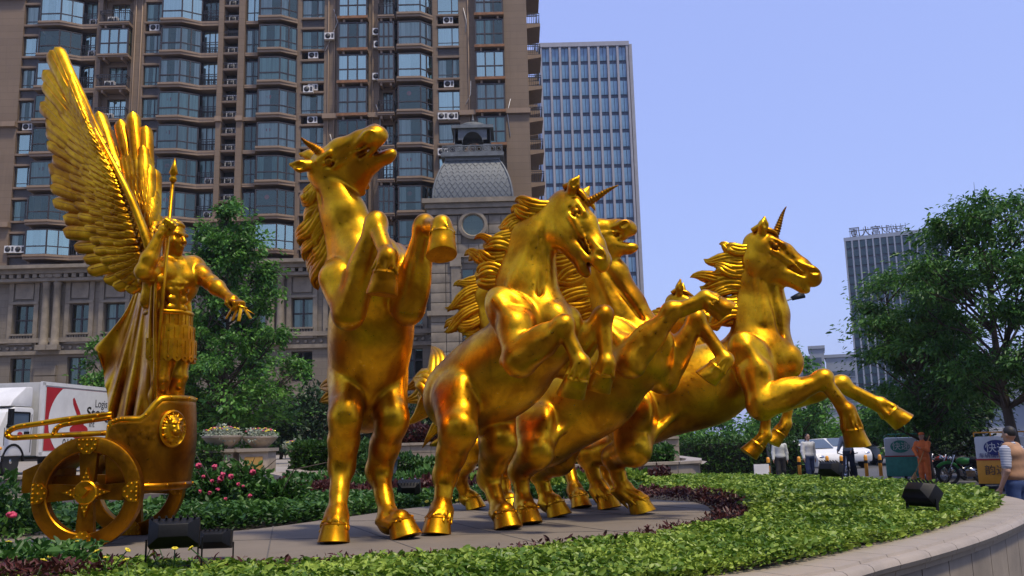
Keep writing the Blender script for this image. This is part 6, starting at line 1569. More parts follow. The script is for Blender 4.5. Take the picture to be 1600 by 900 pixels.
# far buildings
M_FAR = plain('far_grey_concrete', (.30, .33, .37), .8, var=.12, scale=.2); M_FARW = plain('far_window', (.07, .10, .14), .3, var=.3, scale=.3); M_FARL = plain('far_light_wall', (.42, .42, .42), .8, var=.12, scale=.2)
M_TEAL, nt_, bs_ = new_mat('teal_curtain_wall')
w_ = tex(nt_, 'ShaderNodeTexNoise', coords(nt_, 'Object', (.3, .3, .3)), Scale=1.0, Detail=3.0)
nt_.links.new(ramp(nt_, w_.outputs['Fac'], [(.35, (.03, .075, .085)), (.65, (.07, .14, .15))]), bs_.inputs['Base Color']); bs_.inputs['Roughness'].default_value = .2
def slab_block(name, label, px0, px1, py_top, Y, depth, fh, bw, wall, win, ww=.6, wh=.55):
    x0, x1 = P(px0, 600, Y).x, P(px1, 600, Y).x; zt_ = P((px0+px1)/2, py_top, Y).z; r = empty(name, ((x0+x1)/2, Y, 0), -math.atan2((x0+x1)/2, Y)); tag(r, label, 'building'); W = (x1-x0)*.9
    m = MB(); m.box(-W/2, W/2, 0, depth, 0, zt_); m.build('wall', wall, r, fix=False); m = MB(); m.box(-W/2-.3, W/2+.3, -.3, depth+.3, zt_, zt_+.8); m.build('parapet', wall, r, fix=False)
    nx = max(1, int(W/bw)); nz = max(1, int(zt_/fh)); a = W/nx; m = MB(); m.box(-a*ww/2, a*ww/2, -.12, .05, fh*.2, fh*(.2+wh)); me = m.mesh('window', win); s = MB(); s.box(-a*ww/2-.1, a*ww/2+.1, -.25, .02, fh*.2-.15, fh*.2); sm_ = s.mesh('sill', wall)
    for i in range(nx):
        for j in range(nz): o = link('window', me, r, (-W/2+(i+.5)*a, 0, j*fh)); link('sill', sm_, o)
    return r
slab_block('far_apartments', 'hazy grey apartment block, taller left tower of the distant pair', 1268, 1292, 545, 230, 15, 3.1, 2.2, M_FAR, M_FARW); slab_block('far_apartments', 'hazy grey apartment block with wide windows right of the distant tower', 1292, 1345, 558, 235, 15, 3.1, 4.2, M_FAR, M_FARW, .75, .5); slab_block('far_apartments', 'low pale distant block behind the unicorn foreleg', 1236, 1270, 562, 240, 15, 3.1, 2.4, M_FARL, M_FARW)
slab_block('white_apartments', 'pale apartment block seen between the tree trunks at right', 1540, 1640, 560, 95, 12, 3.0, 2.6, M_FARL, M_FARW, .5, .5); slab_block('grey_annex', 'low grey building with white windows behind the motorbikes', 1520, 1640, 628, 60, 8, 3.0, 1.9, M_FAR, M_ACW, .5, .4); slab_block('low_shop_row', 'low pale shop row far down the street', 1210, 1330, 640, 150, 10, 3.2, 3.5, M_FARL, M_FARW, .6, .5)
# lettered teal tower
LY = 165.0; x0, x1 = P(1328, 500, LY).x, P(1492, 500, LY).x; zt_ = P(1400, 369, LY).z; lt = empty('teal_glass_tower', ((x0+x1)/2, LY, 0), R(-25)); tag(lt, 'teal glass tower with large mirrored roof lettering behind the trees', 'building'); W = (x1-x0)*.9
m = MB(); m.box(-W/2, W/2, .3, 25, 0, zt_); m.build('core', M_FARW, lt, fix=False)
nx, nz = 14, 22; a = W/nx; fh = zt_/nz; pn = MB(); pn.box(-a/2+.16, a/2-.16, 0, .25, .35, fh-.12); pm = pn.mesh('glass_panel', M_TEAL); fn = MB(); fn.box(-.13, .13, -.5, .3, 0, zt_); fm = fn.mesh('fin', M_FAR)
for i in range(nx):
    for j in range(nz): link('glass_panel', pm, lt, (-W/2+(i+.5)*a, 0, j*fh))
for i in range(nx+1): link('fin', fm, lt, (-W/2+i*a, 0, 0))
m = MB(); m.box(-W/2-.2, W/2+.2, -.2, 25, zt_, zt_+.7); m.build('parapet', M_FAR, lt, fix=False)
def text_obj(name, body, size, M4, mat, parent, depth=.0, mirror=False):
    cu = bpy.data.curves.new(name, 'FONT'); cu.body = body; cu.size = size; cu.extrude = depth; cu.align_x = 'LEFT'
    to = bpy.data.objects.new(name+'_tmp', cu); col.objects.link(to); bpy.context.view_layer.update()
    dg = bpy.context.evaluated_depsgraph_get(); me = bpy.data.meshes.new_from_object(to.evaluated_get(dg)); bpy.data.objects.remove(to)
    if mirror:
        mx_ = max((v.co.x for v in me.vertices), default=0); me.transform(Matrix.Translation((mx_, 0, 0)) @ Matrix.Diagonal((-1, 1, 1, 1)))
    me.transform(M4); me.materials.clear(); me.materials.append(mat); me.name = name
    return link(name, me, parent)
UPR = Matrix.Rotation(math.pi/2, 4, 'X')        # text standing up, facing the viewer
chs_ = ['厦', '大', '富', '财', '光', '阳']
for k, (ch, px) in enumerate(zip(chs_, (1341, 1358, 1372, 1385, 1396, 1407))):
    text_obj('roof_letter', ch, (2.2, 2.1, 2.0, 1.8, 1.6, 1.4)[k], Matrix.Translation((-W/2+.9+(0, 2.0, 3.9, 5.6, 7.1, 8.4)[k], -.1, zt_+.75)) @ UPR, M_DARKP, lt, .08, True)
for k in range(13):
    m = MB(); xx = -W/2+1+k*.82; m.beam((xx, .3, zt_+.6), (xx, .3, zt_+2.4), .08); m.build('letter_frame', M_IRON, lt, fix=False)
m = MB(); m.beam((-W/2+.8, .3, zt_+1.9), (-W/2+11, .3, zt_+1.9), .08); m.build('letter_frame', M_IRON, lt, fix=False)

# street lamp whose arm shows right of the unicorn neck
a, b = P(1222, 472, 38), P(1255, 460, 38); sl0 = empty('street_lamp', (P(1200, 690, 38).x, 38, 0)); tag(sl0, 'grey street lamp arm reaching out beside the right unicorn neck', 'street lamp'); o_ = sl0.location
m = MB(); m.tube([V(0, 0, 0), V(0, 0, P(1200, 500, 38).z), a-o_, lerp(a, b, .6)-o_], [.09, .07, .05, .04], 8); m.build('pole', M_FAR, sl0, fix=False); m = MB(); m.tube([lerp(a, b, .45)-o_, b-o_], [.07, .13], 8, flat=1.6); m.build('lamp_head', M_BLK, sl0, fix=False)

# ---------------------------------------------------------------- people
M_SKIN = plain('skin', (.42, .24, .16), .6, var=.12); M_HAIR = plain('dark_hair', (.012, .010, .009), .6)
def cloth(name, c): return plain(name, c, .85, var=.18, scale=9)
def person(base, h, face, label, top, bottom, pose='walk', hair=True, sleeve=None, hat=None, shoes=None, res=.014, vest=None, arms=None, stride=.16):
    """one continuous body; clothes, hair and shoes are its parts"""
    s = h/1.75; root = empty('person', base); tag(root, label, 'person'); f = nrm(Vector(face)); l = UP.cross(f); H = lambda fx_, lx, z: f*(fx_*s)+l*(lx*s)+V(0, 0, z*s)
    lo, hi = np.array((-.75, -.75, -.06))*s, np.array((.75, .75, 1.85))*s
    def new(): return SDF(lo, hi, res*s, pad=.06)
    B = new(); hips = [H(0, -.09, .92), H(0, .09, .92)]; st = stride if pose == 'walk' else .03
    knees = [H(st*.6, -.10, .50), H(-st*.1, .10, .50)]; ank = [H(st, -.10, .09), H(-st*1.4, .10, .10 if pose != 'walk' else .13)]
    arms = arms or [[H(.03, -.24, 1.13), H(.12, -.25, .90)], [H(-.05, .24, 1.13), H(-.02, .25, .88)]]
    if arms and not isinstance(arms[0][0], Vector): arms = [[H(*q) for q in a] for a in arms]
    sh = [H(0, -.19, 1.42), H(0, .19, 1.42)]; ax3 = (f, l, UP)
    hc = H(.01, 0, 1.63)
    B.ell(H(0, 0, .98), ax3, (.12*s, .165*s, .15*s), .05); B.ell(H(0, 0, 1.18), ax3, (.105*s, .15*s, .17*s), .06); B.ell(H(0, 0, 1.34), ax3, (.115*s, .18*s, .15*s), .06)
    B.cone(H(0, 0, 1.44), H(.01, 0, 1.54), .058*s, .052*s, .03)
    B.ell(hc+V(0, 0, .02*s), ax3, (.095*s, .076*s, .105*s), .02); B.ell(hc+H(.025, 0, -.06), ax3, (.062*s, .056*s, .065*s), .02); B.cone(hc+H(.09, 0, .01), hc+H(.112, 0, -.03), .008*s, .014*s, .01)
    B.ell(hc+H(.088, 0, -.062), ax3, (.012*s, .024*s, .008*s), .005)
    for sg in (-1, 1): B.ell(hc+H(0, sg*.078, -.005), ax3, (.02*s, .010*s, .03*s), .008); B.ell(hc+H(.088, sg*.03, .012), ax3, (.012*s, .014*s, .008*s), .006, carve=True)
    T_, W_, Sl = new(), new(), None
    T_.ell(H(0, 0, 1.02), ax3, (.14*s, .185*s, .13*s), .05); T_.ell(H(0, 0, 1.18), ax3, (.125*s, .168*s, .17*s), .06); T_.ell(H(0, 0, 1.34), ax3, (.135*s, .20*s, .15*s), .06); T_.cone(H(0, 0, 1.40), H(.0, 0, 1.485), .085*s, .068*s, .03)
    W_.ell(H(0, 0, .94), ax3, (.135*s, .18*s, .13*s), .05)
    for k in (0, 1):
        B.chain([hips[k], knees[k], ank[k]], [.085*s, .058*s, .042*s], .03); B.chain([ank[k], ank[k]+f*.16*s-V(0, 0, .045*s)], [.04*s, .03*s], .02)
        W_.chain([hips[k], knees[k], ank[k]+V(0, 0, .0)], [.105*s, .083*s, .075*s], .04)
        el, wr = arms[k]; B.chain([sh[k], el, wr], [.055*s, .042*s, .030*s], .02); d = nrm(wr-el); g = perp(f, d) if abs(f.dot(d)) < .9 else perp(UP, d)
        B.ell(wr+d*.05*s, (d, g, d.cross(g)), (.055*s, .040*s, .018*s), .015)
        for j in range(4): p0 = wr+d*.085*s+g*(.022*(j-1.5))*s; B.cone(p0, p0+d*(.055+.01*(j in (1, 2)))*s+d.cross(g)*.02*s*(1 if k else -1), .0095*s, .0075*s, .004)
        B.cone(wr+d*.03*s+g*.03*s, wr+d*.075*s+g*.055*s, .011*s, .009*s, .006)
        T_.chain([sh[k]-V(0, 0, .01), lerp(sh[k], el, .75) if sleeve == 'short' else el]+([] if sleeve == 'short' else [lerp(el, wr, .92)]), [.078*s, .066*s]+([] if sleeve == 'short' else [.05*s]), .035)
    link('body', B.mesh('body', M_SKIN, 1), root); link('shirt', T_.mesh('shirt', top, 1), root); link('trousers', W_.mesh('trousers', bottom, 1), root)
    if vest:
        Q = new(); Q.ell(H(0, 0, 1.05), ax3, (.158*s, .205*s, .12*s), .06); Q.ell(H(0, 0, 1.20), ax3, (.150*s, .195*s, .18*s), .06); Q.ell(H(0, 0, 1.36), ax3, (.162*s, .218*s, .14*s), .05); Q.cone(H(0, -.12, 1.46), H(0, .12, 1.46), .07*s, .07*s, .04); Q.cone(H(.15, 0, 1.5), H(.15, 0, 1.3), .05*s, .01*s, .02, carve=True); link('vest', Q.mesh('vest', vest, 1), root)
    Q = new(); Q.ell(hc+H(-.010, 0, .035), ax3, (.094*s, .080*s, .098*s), .02); Q.ell(hc+H(.085, 0, -.02), ax3, (.06*s, .09*s, .085*s), .015, carve=True); Q.ell(hc+H(0, 0, -.135), ax3, (.15*s, .12*s, .125*s), .015, carve=True)
    if hair == 'long': Q.ell(hc+H(-.06, 0, -.08), ax3, (.05*s, .08*s, .16*s), .04)
    link('hair', Q.mesh('hair', M_HAIR, 1), root)
    if hat: Q = new(); Q.ell(hc+H(0, 0, .075), ax3, (.105*s, .09*s, .055*s), .01); Q.cone(hc+H(.09, 0, .05), hc+H(.15, 0, .045), .05*s, .03*s, .01, side=UP, flat=.2); link('cap', Q.mesh('cap', hat, 1), root)
    for k in (0, 1):
        m = MB(); a = ank[k]; m.tube([a-f*.06*s-V(0, 0, .05*s), a+f*.02*s-V(0, 0, .045*s), a+f*.13*s-V(0, 0, .055*s), a+f*.19*s-V(0, 0, .06*s)], [.035*s, .055*s, .045*s, .02*s], 8, up=(0, 0, 1)); m.build('shoe', shoes or M_BLK, root, fix=False)
    return root
def stripes(name, c1, c2, sc):
    m, nt, bs = new_mat(name); w_ = tex(nt, 'ShaderNodeTexWave', coords(nt), Scale=sc, Distortion=.3); w_.bands_direction = 'Z'
    nt.links.new(ramp(nt, w_.outputs['Fac'], [(.4, c1), (.6, c2)]), bs.inputs['Base Color']); bs.inputs['Roughness'].default_value = .9; return m
q = P(1579, 690, 13.2)
person((q.x, 13.2, 0), 1.73, (-.55, .8, 0), 'man in tan vest over striped shirt and jeans standing outside the planter rim', stripes('striped_shirt', (.55, .58, .62), (.10, .12, .22), 14), cloth('blue_jeans', (.03, .06, .16)), pose='stand', sleeve='short', vest=cloth('tan_vest', (.36, .20, .11)), res=.012, arms=[[(-.02, -.25, 1.12), (.10, -.27, .88)], [(-.03, .25, 1.12), (.08, .26, .88)]])
M_OR = cloth('orange_work_suit', (.62, .13, .02)); q = G(1448, 763, 0)
cl_ = person(q, 1.66, (-.75, -.6, 0), 'street cleaner in orange work suit and cap', M_OR, M_OR, pose='stand', hat=M_OR, arms=[[(.16, -.20, 1.22), (.30, -.05, 1.02)], [(.14, .22, 1.18), (.30, .10, 1.25)]])
M_BR = plain('broom_straw', (.42, .22, .07), .9, var=.4, scale=20); br = empty('broom', q+V(-.55, -.35, 0)); tag(br, 'straw broom with pole held by the street cleaner', 'broom'); m = MB(); m.tube([(.05, 0, .35), (.75, .25, 1.55)], .014, 6); m.build('handle', M_BR, br, fix=False)
m = MB()
for k in range(26): a = rnd.uniform(-.2, .2); m.tube([(.10, 0, .5), (.02+a*.6, rnd.uniform(-.06, .06), .25), (-.08+a, rnd.uniform(-.12, .12), .01)], [.012, .012, .006], 4)
m.build('bristles', M_BR, br, fix=False)
q = G(1222, 757, 0); person(q, 1.65, (-.2, -1, 0), 'pedestrian in pale patterned top and black trousers walking towards the viewer', cloth('pale_top', (.5, .52, .5)), cloth('black_trousers', (.012, .012, .014)), hair='long')
q = G(1267, 757, 0); person(q, 1.70, (.2, -1, 0), 'pedestrian in white jacket and blue jeans with red shoes', cloth('white_jacket', (.6, .6, .58)), cloth('dark_jeans', (.02, .035, .09)), hair='long', shoes=plain('red_shoe', (.5, .03, .03), .6))
q = G(1330, 757, 0); rider2 = person((q.x, q.y, .15), 1.70, (-.6, -.8, 0), 'cyclist in dark clothes on a black bicycle', cloth('grey_shirt', (.18, .2, .22)), cloth('navy_trousers', (.015, .02, .04)), arms=[[(.22, -.2, 1.18), (.42, -.22, 1.0)], [(.22, .2, 1.18), (.42, .22, 1.0)]])
# two-wheelers
M_TYRE = plain('tyre_rubber', (.015, .015, .015), .8); M_CHR = plain('chrome', (.5, .5, .52), .25, 1.0)
def two_wheeler(base, rz, label, cat, motor, colour, rw=.30):
    r = empty('motorbike' if motor else 'bicycle', base, rz); tag(r, label, cat); wb = .64 if motor else .52
    for sx in (-1, 1):
        m = MB(); ring = [V(sx*wb+rw*math.cos(a), 0, rw+rw*math.sin(a)) for a in [2*math.pi*i/28 for i in range(29)]]; m.tube(ring, .05 if motor else .02, 6, caps=False); wh_ = m.build('wheel', M_TYRE, r, fix=False)
        m = MB()
        for k in range(10): a = k*math.pi/5; m.beam((sx*wb, 0, rw), (sx*wb+rw*.95*math.cos(a), 0, rw+rw*.95*math.sin(a)), .012)
        m.tube([(sx*wb, -.05, rw), (sx*wb, .05, rw)], .05, 8); m.build('spokes', M_CHR, wh_, fix=False)
        if motor: m = MB(); m.tube([V(sx*wb+(rw+.07)*math.cos(a), 0, rw+(rw+.07)*math.sin(a)) for a in [math.pi*(.2+.08*i) for i in range(9)]], .06, 6, flat=1.2); m.build('mudguard', colour, r, fix=False)
    m = MB(); hx, hz = wb-.22, .92
    if motor:
        m.tube([(-wb, .06, rw), (-.3, .06, .45), (.1, .06, .35), (.35, .06, .62)], .03, 6); m.build('frame', M_BLK, r, fix=False)
        m = MB(); m.ball((0, 0, .38), (.22, .13, .17), 10); m.box(-.12, .14, -.15, .15, .22, .42); m.build('engine', M_CHR, r, fix=False)
        m = MB(); m.ball((.16, 0, .72), (.24, .13, .12), 12); m.build('fuel_tank', colour, r, fix=False); m = MB(); m.tube([(-.62, 0, .78), (-.35, 0, .72), (0, 0, .70)], [.08, .11, .09], 8, flat=1.3, up=(0, 0, 1)); m.build('seat', M_BLK, r, fix=False)
        m = MB(); m.ball((hx+.14, 0, .80), (.08, .09, .09), 10); m.build('headlight', M_CHR, r, fix=False); m = MB(); m.tube([(-.1, -.16, .25), (-.75, -.18, .33)], [.03, .05], 8); m.build('exhaust', M_CHR, r, fix=False)
    else:
        for a, b in (((-wb, rw), (-.05, .28)), ((-wb, rw), (-.18, .75)), ((-.05, .28), (-.2, .85)), ((-.05, .28), (hx-.05, .70)), ((-.18, .75), (hx-.05, .78))): m.tube([(a[0], 0, a[1]), (b[0], 0, b[1])], .017, 6)
        m.build('frame', colour, r, fix=False); m = MB(); m.tube([(-.32, 0, .88), (-.15, 0, .88), (-.05, 0, .87)], [.07, .06, .02], 8, flat=1.2, up=(0, 0, 1)); m.build('saddle', M_BLK, r, fix=False)
    m = MB()
    for s_ in ((-.05, .05) if motor else (0,)): m.tube([(wb, s_, rw), (hx, s_, hz)], .022, 6)
    m.build('fork', M_CHR, r, fix=False); m = MB(); m.tube([(hx-.18, -.33, hz+.12), (hx, -.12, hz+.06), (hx, .12, hz+.06), (hx-.18, .33, hz+.12)], .016, 6); m.build('handlebar', M_BLK, r, fix=False)
    if motor:
        for s_ in (-1, 1): m = MB(); m.tube([(hx-.05, s_*.2, hz+.08), (hx-.02, s_*.3, hz+.28)], .008, 5); m.ball((hx-.02, s_*.32, hz+.32), (.02, .06, .04), 8); m.build('mirror', M_BLK, r, fix=False)
    return r
q = G(1330, 757, 0); two_wheeler(q, R(-125), 'black bicycle ridden by the cyclist in the street', 'bicycle', False, M_BLK, .33)
q = G(1478, 752, 0); two_wheeler(q+V(.3, .4, 0), R(150), 'red-trimmed motorbike, leftmost of the parked row', 'motorbike', True, plain('red_paint', (.35, .03, .02), .35)); q = G(1502, 755, 0); two_wheeler(q+V(.2, .3, 0), R(155), 'black motorbike with chrome engine in the middle of the parked row', 'motorbike', True, M_BLK); q = G(1525, 757, 0); two_wheeler(q+V(.1, .5, 0), R(165), 'motorbike with green tank next to the yellow delivery box', 'motorbike', True, plain('green_paint', (.05, .30, .05), .35))
# delivery tricycles
M_WHT = plain('white_paint', (.66, .66, .64), .4, var=.12, scale=2); M_YLW = plain('yellow_paint', (.72, .30, .02), .45, var=.15, scale=3); M_NAVY = plain('navy_print', (.02, .03, .16), .5); M_GRN = plain('green_paint_trike', (.05, .28, .20), .45); M_REDP = plain('red_print', (.45, .015, .02), .5)
def trike(px0, px1, py_top, py_bot, Y, label, low, words):
    a, b = P(px0, py_bot, Y), P(px1, py_top, Y); c = (a+b)/2; W = b.x-a.x; Hh = b.z-a.z; r = empty('delivery_tricycle', (c.x, Y, 0), -math.atan2(c.x, Y)); W *= .9; tag(r, label, 'tricycle'); z0 = a.z; D = 1.5
    m = MB(); m.box(-W/2, W/2, 0, D, z0, z0+Hh*.52); m.build('box_lower', low, r, bevel=.03); m = MB(); m.box(-W/2+.004, W/2-.004, .004, D-.004, z0+Hh*.523, z0+Hh); m.build('box_upper', M_WHT, r, bevel=.05)
    m = MB(); m.box(-W/2-.01, W/2+.01, -.012, -.002, z0+Hh*.505, z0+Hh*.535); m.build('stripe', M_REDP, r, fix=False)
    m = MB()
    for x in (-W/2, -W/6, W/6, W/2): m.beam((x, .1, z0+Hh), (x, .1, z0+Hh+.12), .03)
    m.beam((-W/2, .1, z0+Hh+.12), (W/2, .1, z0+Hh+.12), .035); m.beam((-W/2, D-.1, z0+Hh+.12), (W/2, D-.1, z0+Hh+.12), .035); m.build('roof_rack', low, r, fix=False)
    for sx in (-1, 1): m = MB(); m.lathe([(.10, -.06), (.24, -.06), (.27, -.03), (.27, .03), (.24, .06), (.10, .06)], 22, Matrix.Translation((sx*(W/2-.08), D*.45, .27)) @ Matrix.Rotation(math.pi/2, 4, 'Y')); m.build('wheel', M_TYRE, r)
    m = MB(); m.box(-W/2, W/2, 0, D+1.0, max(.2, z0-.12), z0-.01); m.build('chassis', M_BLK, r, fix=False); m = MB(); m.lathe([(.08, -.05), (.26, -.05), (.27, 0), (.26, .05), (.08, .05)], 22, Matrix.Translation((0, D+1.2, .27)) @ Matrix.Rotation(math.pi/2, 4, 'Y')); m.build('wheel', M_TYRE, r)
    m = MB(); m.lathe([(.001, 0), (Hh*.19, 0), (Hh*.19, .006), (.001, .006)], 28, Matrix.Translation((-W*.08, -.012, z0+Hh*.77)) @ Matrix.Rotation(math.pi/2, 4, 'X') @ Matrix.Diagonal((1.25, .85, 1, 1)), caps=False); m.build('round_badge', M_NAVY if low != M_GRN else M_GRN, r)
    for (wd_, sz, ux, uz, mt) in words: text_obj('lettering', wd_, sz*Hh, Matrix.Translation((-W/2+ux*W, -.024, z0+uz*Hh)) @ UPR, mt, r, .002)
    return r
trike(1530, 1600, 681, 758, 25.5, 'white and yellow delivery tricycle box behind the man in the vest', M_YLW, [('快递', .22, .20, .69, M_WHT), ('车辆编码:00', .11, .06, .565, M_NAVY), ('韵达', .22, .14, .22, M_DARKP)])
trike(1385, 1440, 683, 745, 31.0, 'green and white delivery tricycle seen from behind, left of the street cleaner', M_GRN, [('快递', .22, .20, .70, M_WHT)])
# cars
def car(base, rz, label, body, s=1.0):
    r = empty('parked_car', base, rz); tag(r, label, 'car', 'cars on the far side of the street'); prof = [(-2.1, .35), (-2.15, .7), (-1.95, .92), (-1.25, .98), (-.75, 1.42), (.65, 1.46), (1.35, 1.02), (2.05, .90), (2.2, .65), (2.15, .32)]
    m = MB(); m.prism(prof[::-1], -.85, .85); m.build('body', body, r, bevel=.09)
    gls = [(-1.12, 1.0), (-.70, 1.38), (.60, 1.41), (1.18, 1.04)]; m = MB(); m.prism(gls[::-1], -.862, .862); m.build('side_glass', M_GLASSD if False else M_FARW, r, fix=False)
    for y0, y1, x0, z0, x1, z1, nm in ((-.7, .7, 1.30, 1.06, .72, 1.43, 'windscreen'), (-.7, .7, -1.22, 1.02, -.80, 1.40, 'rear_window')):
        m = MB(); n_ = V(z1-z0, 0, -(x1-x0)); n_ = n_.normalized()*(.03 if x1 < x0 else .03); n_ = n_ if n_.z > 0 else -n_; m.poly([V(x0, y0, z0)+n_, V(x0, y1, z0)+n_, V(x1, y1, z1)+n_, V(x1, y0, z1)+n_]); m.build(nm, M_FARW, r, fix=False)
    for sx in (-1.35, 1.35):
        for sy in (-.78, .78):
            m = MB(); m.lathe([(.18, -.1), (.30, -.1), (.33, -.06), (.33, .06), (.30, .1), (.18, .1)], 22, Matrix.Translation((sx, sy, .33)) @ Matrix.Rotation(math.pi/2, 4, 'X')); wv = m.build('wheel', M_TYRE, r); m = MB(); m.lathe([(.001, .0), (.18, .0), (.18, .06), (.001, .06)], 14, Matrix.Translation((sx, sy*1.1, .33)) @ Matrix.Rotation(math.pi/2*(1 if sy < 0 else -1), 4, 'X'), caps=False); m.build('rim', M_CHR, wv)
    for sy in (-.6, .6): m = MB(); m.ball((2.12, sy, .72), (.06, .18, .09), 8); m.build('headlight', M_CHR, r, fix=False); m = MB(); m.ball((-2.1, sy, .78), (.05, .16, .08), 8); m.build('tail_light', M_REDP, r, fix=False)
    return r
for k, (px, Y, rz, mt, lb) in enumerate(((1250, 40, -70, M_WHT, 'white car facing the viewer behind the two pedestrians'), (1300, 46, -80, M_WHT, 'white car farther back above the cyclist'), (1190, 52, -75, M_FAR, 'grey car behind the unicorn forelegs'), (1365, 50, -85, M_FARL, 'silver car behind the green delivery tricycle'), (1085, 58, 10, M_BLK, 'dark car far behind the right unicorn belly'))):
    q = P(px, 690, Y); car((q.x, Y, 0), R(rz), lb, mt)
# yellow bollards
bo = MB(); bo.lathe([(.07, 0), (.07, .75), (.05, .82), (.01, .83)], 12); bom = bo.mesh('post', M_YLW); bb = MB(); bb.lathe([(.073, .5), (.073, .62)], 12, caps=False); bbm = bb.mesh('band', M_BLK)
for k, px in enumerate((1198, 1212, 1246, 1290, 1312, 1350, 1372)):
    q = P(px, 690, 36); r = empty('bollard', (q.x, 36, 0)); tag(r, 'yellow traffic bollard with black band, '+('leftmost of the row across the street', 'just left of the pedestrian in pale top', 'between the two walking pedestrians', 'just right of the pedestrian in white jacket', 'just left of the cyclist', 'just right of the cyclist', 'rightmost of the row, by the green tricycle')[k], 'bollard', 'yellow bollards across the street'); link('post', bom, r); link('band', bbm, r)
q = P(1191, 745, 27); r = empty('small_sign', (q.x, 27, 0)); tag(r, 'small white and red notice board beside the terrace wall end', 'sign'); m = MB(); m.box(-.22, .22, 0, .05, .25, .85); m.build('board', M_WHT, r, fix=False); m = MB(); m.box(-.2, .2, -.012, -.002, .36, .5); m.build('red_band', M_REDP, r, fix=False); m = MB(); m.box(-.18, -.14, .01, .04, 0, .25); m.box(.14, .18, .01, .04, 0, .25); m.build('feet', M_IRON, r, fix=False)
a = G(1200, 752, 0); pv = sheet('pavement', [(5, 22), (5.5, 60), (11, 60), (9.5, 22), (7.2, 20)], .012, M_PAVE)

# ---------------------------------------------------------------- truck at the left
c = P(60, 700, 27.0); hd_ = nrm(V(-.10, -.995, 0)); rzt = math.atan2(-hd_.y, -hd_.x)      # local +x runs to the rear
tr_ = empty('delivery_truck', (c.x, c.y, TERZ), rzt); tag(tr_, 'white delivery truck with red-panelled cargo box parked behind the chariot', 'truck')
M_TRW = plain('truck_white', (.62, .62, .60), .45, var=.12, scale=1.5); M_TRG = plain('truck_box_grey', (.42, .42, .40), .5, var=.15, scale=1.5); M_TRR = plain('truck_red', (.36, .012, .02), .45, var=.12, scale=2); M_TXT = plain('truck_black_print', (.015, .015, .015), .5)
zt_ = P(60, 597, 27).z-TERZ; zb_ = P(60, 712, 27).z-TERZ; BL, BW = 4.3, 2.05     # right side (seen) at local y = 0 .. box goes to -y or +y
# local frame: x to the rear, y to the truck's left (away from the viewer's side of the box)
ysg = 1 if (Matrix.Rotation(rzt, 3, 'Z') @ V(0, 1, 0)).x < 0 else -1
m = MB(); y0, y1 = sorted((0, ysg*BW)); m.box(0, BL, y0, y1, zb_, zt_); m.build('cargo_box', M_TRG, tr_, bevel=.02)
for nm, x0, x1, z0, z1 in (('edge_rail', 0, BL, zt_-.09, zt_+.02), ('edge_rail', 0, BL, zb_-.02, zb_+.10), ('corner_post', -.03, .14, zb_, zt_)):
    m = MB(); yy = sorted((-.02*ysg, .05*ysg)); m.box(x0, x1, yy[0], yy[1], z0, z1); m.build(nm, M_TRW, tr_, fix=False)
def side(x, z, off): return V(x, -off*ysg, z)
hB = zt_-zb_; m = MB(); m.poly([side(.22, zb_+.14, .006), side(BL-.1, zb_+.14, .006), side(BL-.1, zt_-.13, .006), side(.22, zt_-.13, .006)]); m.build('red_panel', M_TRR, tr_, fix=False)
ccx, ccz, rr_ = 2.35, zb_+hB*.47, hB*.62
pts = [(ccx+rr_*1.45*math.cos(a), ccz+rr_*math.sin(a)) for a in [2*math.pi*i/60 for i in range(60)]]; pts = [(max(.24, min(BL-.12, x)), max(zb_+.15, min(zt_-.14, z))) for x, z in pts]
m = MB(); m.poly([side(x, z, .010) for x, z in pts]); m.build('white_disc', M_TRW, tr_, fix=False)
# emblem: red bulb with a slanted pen stroke
m = MB(); m.poly([side(2.0+.50*math.cos(a)+.0*math.sin(a), zb_+hB*.36+.30*math.sin(a)*(1 if math.sin(a) < 0 else .55), .014) for a in [2*math.pi*i/40 for i in range(40)]]); m.build('emblem_bowl', M_TRR, tr_, fix=False)
m = MB(); a_, b_ = V(1.62, zb_+hB*.80, 0), V(2.28, zb_+hB*.42, 0)
oo = [(1.58, .80), (1.66, .82), (2.0, .62), (2.30, .40), (2.22, .38), (1.86, .56), (1.62, .72)]; m.poly([side(x, zb_+hB*z, .016) for x, z in oo]); m.build('emblem_stroke', M_TRR, tr_, fix=False)
def side_text(body, size, x, z, mat, sx=1.0):
    B3 = Matrix(((1, 0, 0, x), (0, 0, -ysg, -.014*ysg), (0, 1, 0, z), (0, 0, 0, 1))) @ Matrix.Diagonal((sx, 1, 1, 1)); return text_obj('lettering', body, size, B3, mat, tr_, .002)
side_text('Logistics', .36, 2.85, zb_+hB*.70, M_TXT); 
for k in range(3): side_text('Stong', .52, 2.38+.012*k, zb_+hB*.53+.006*k, M_TXT, 1.15)
side_text('Int', .30, 2.55, zb_+hB*.40, M_TXT); side_text('010-51661288', .40, 1.15, zb_+hB*.10, M_TXT, .95)
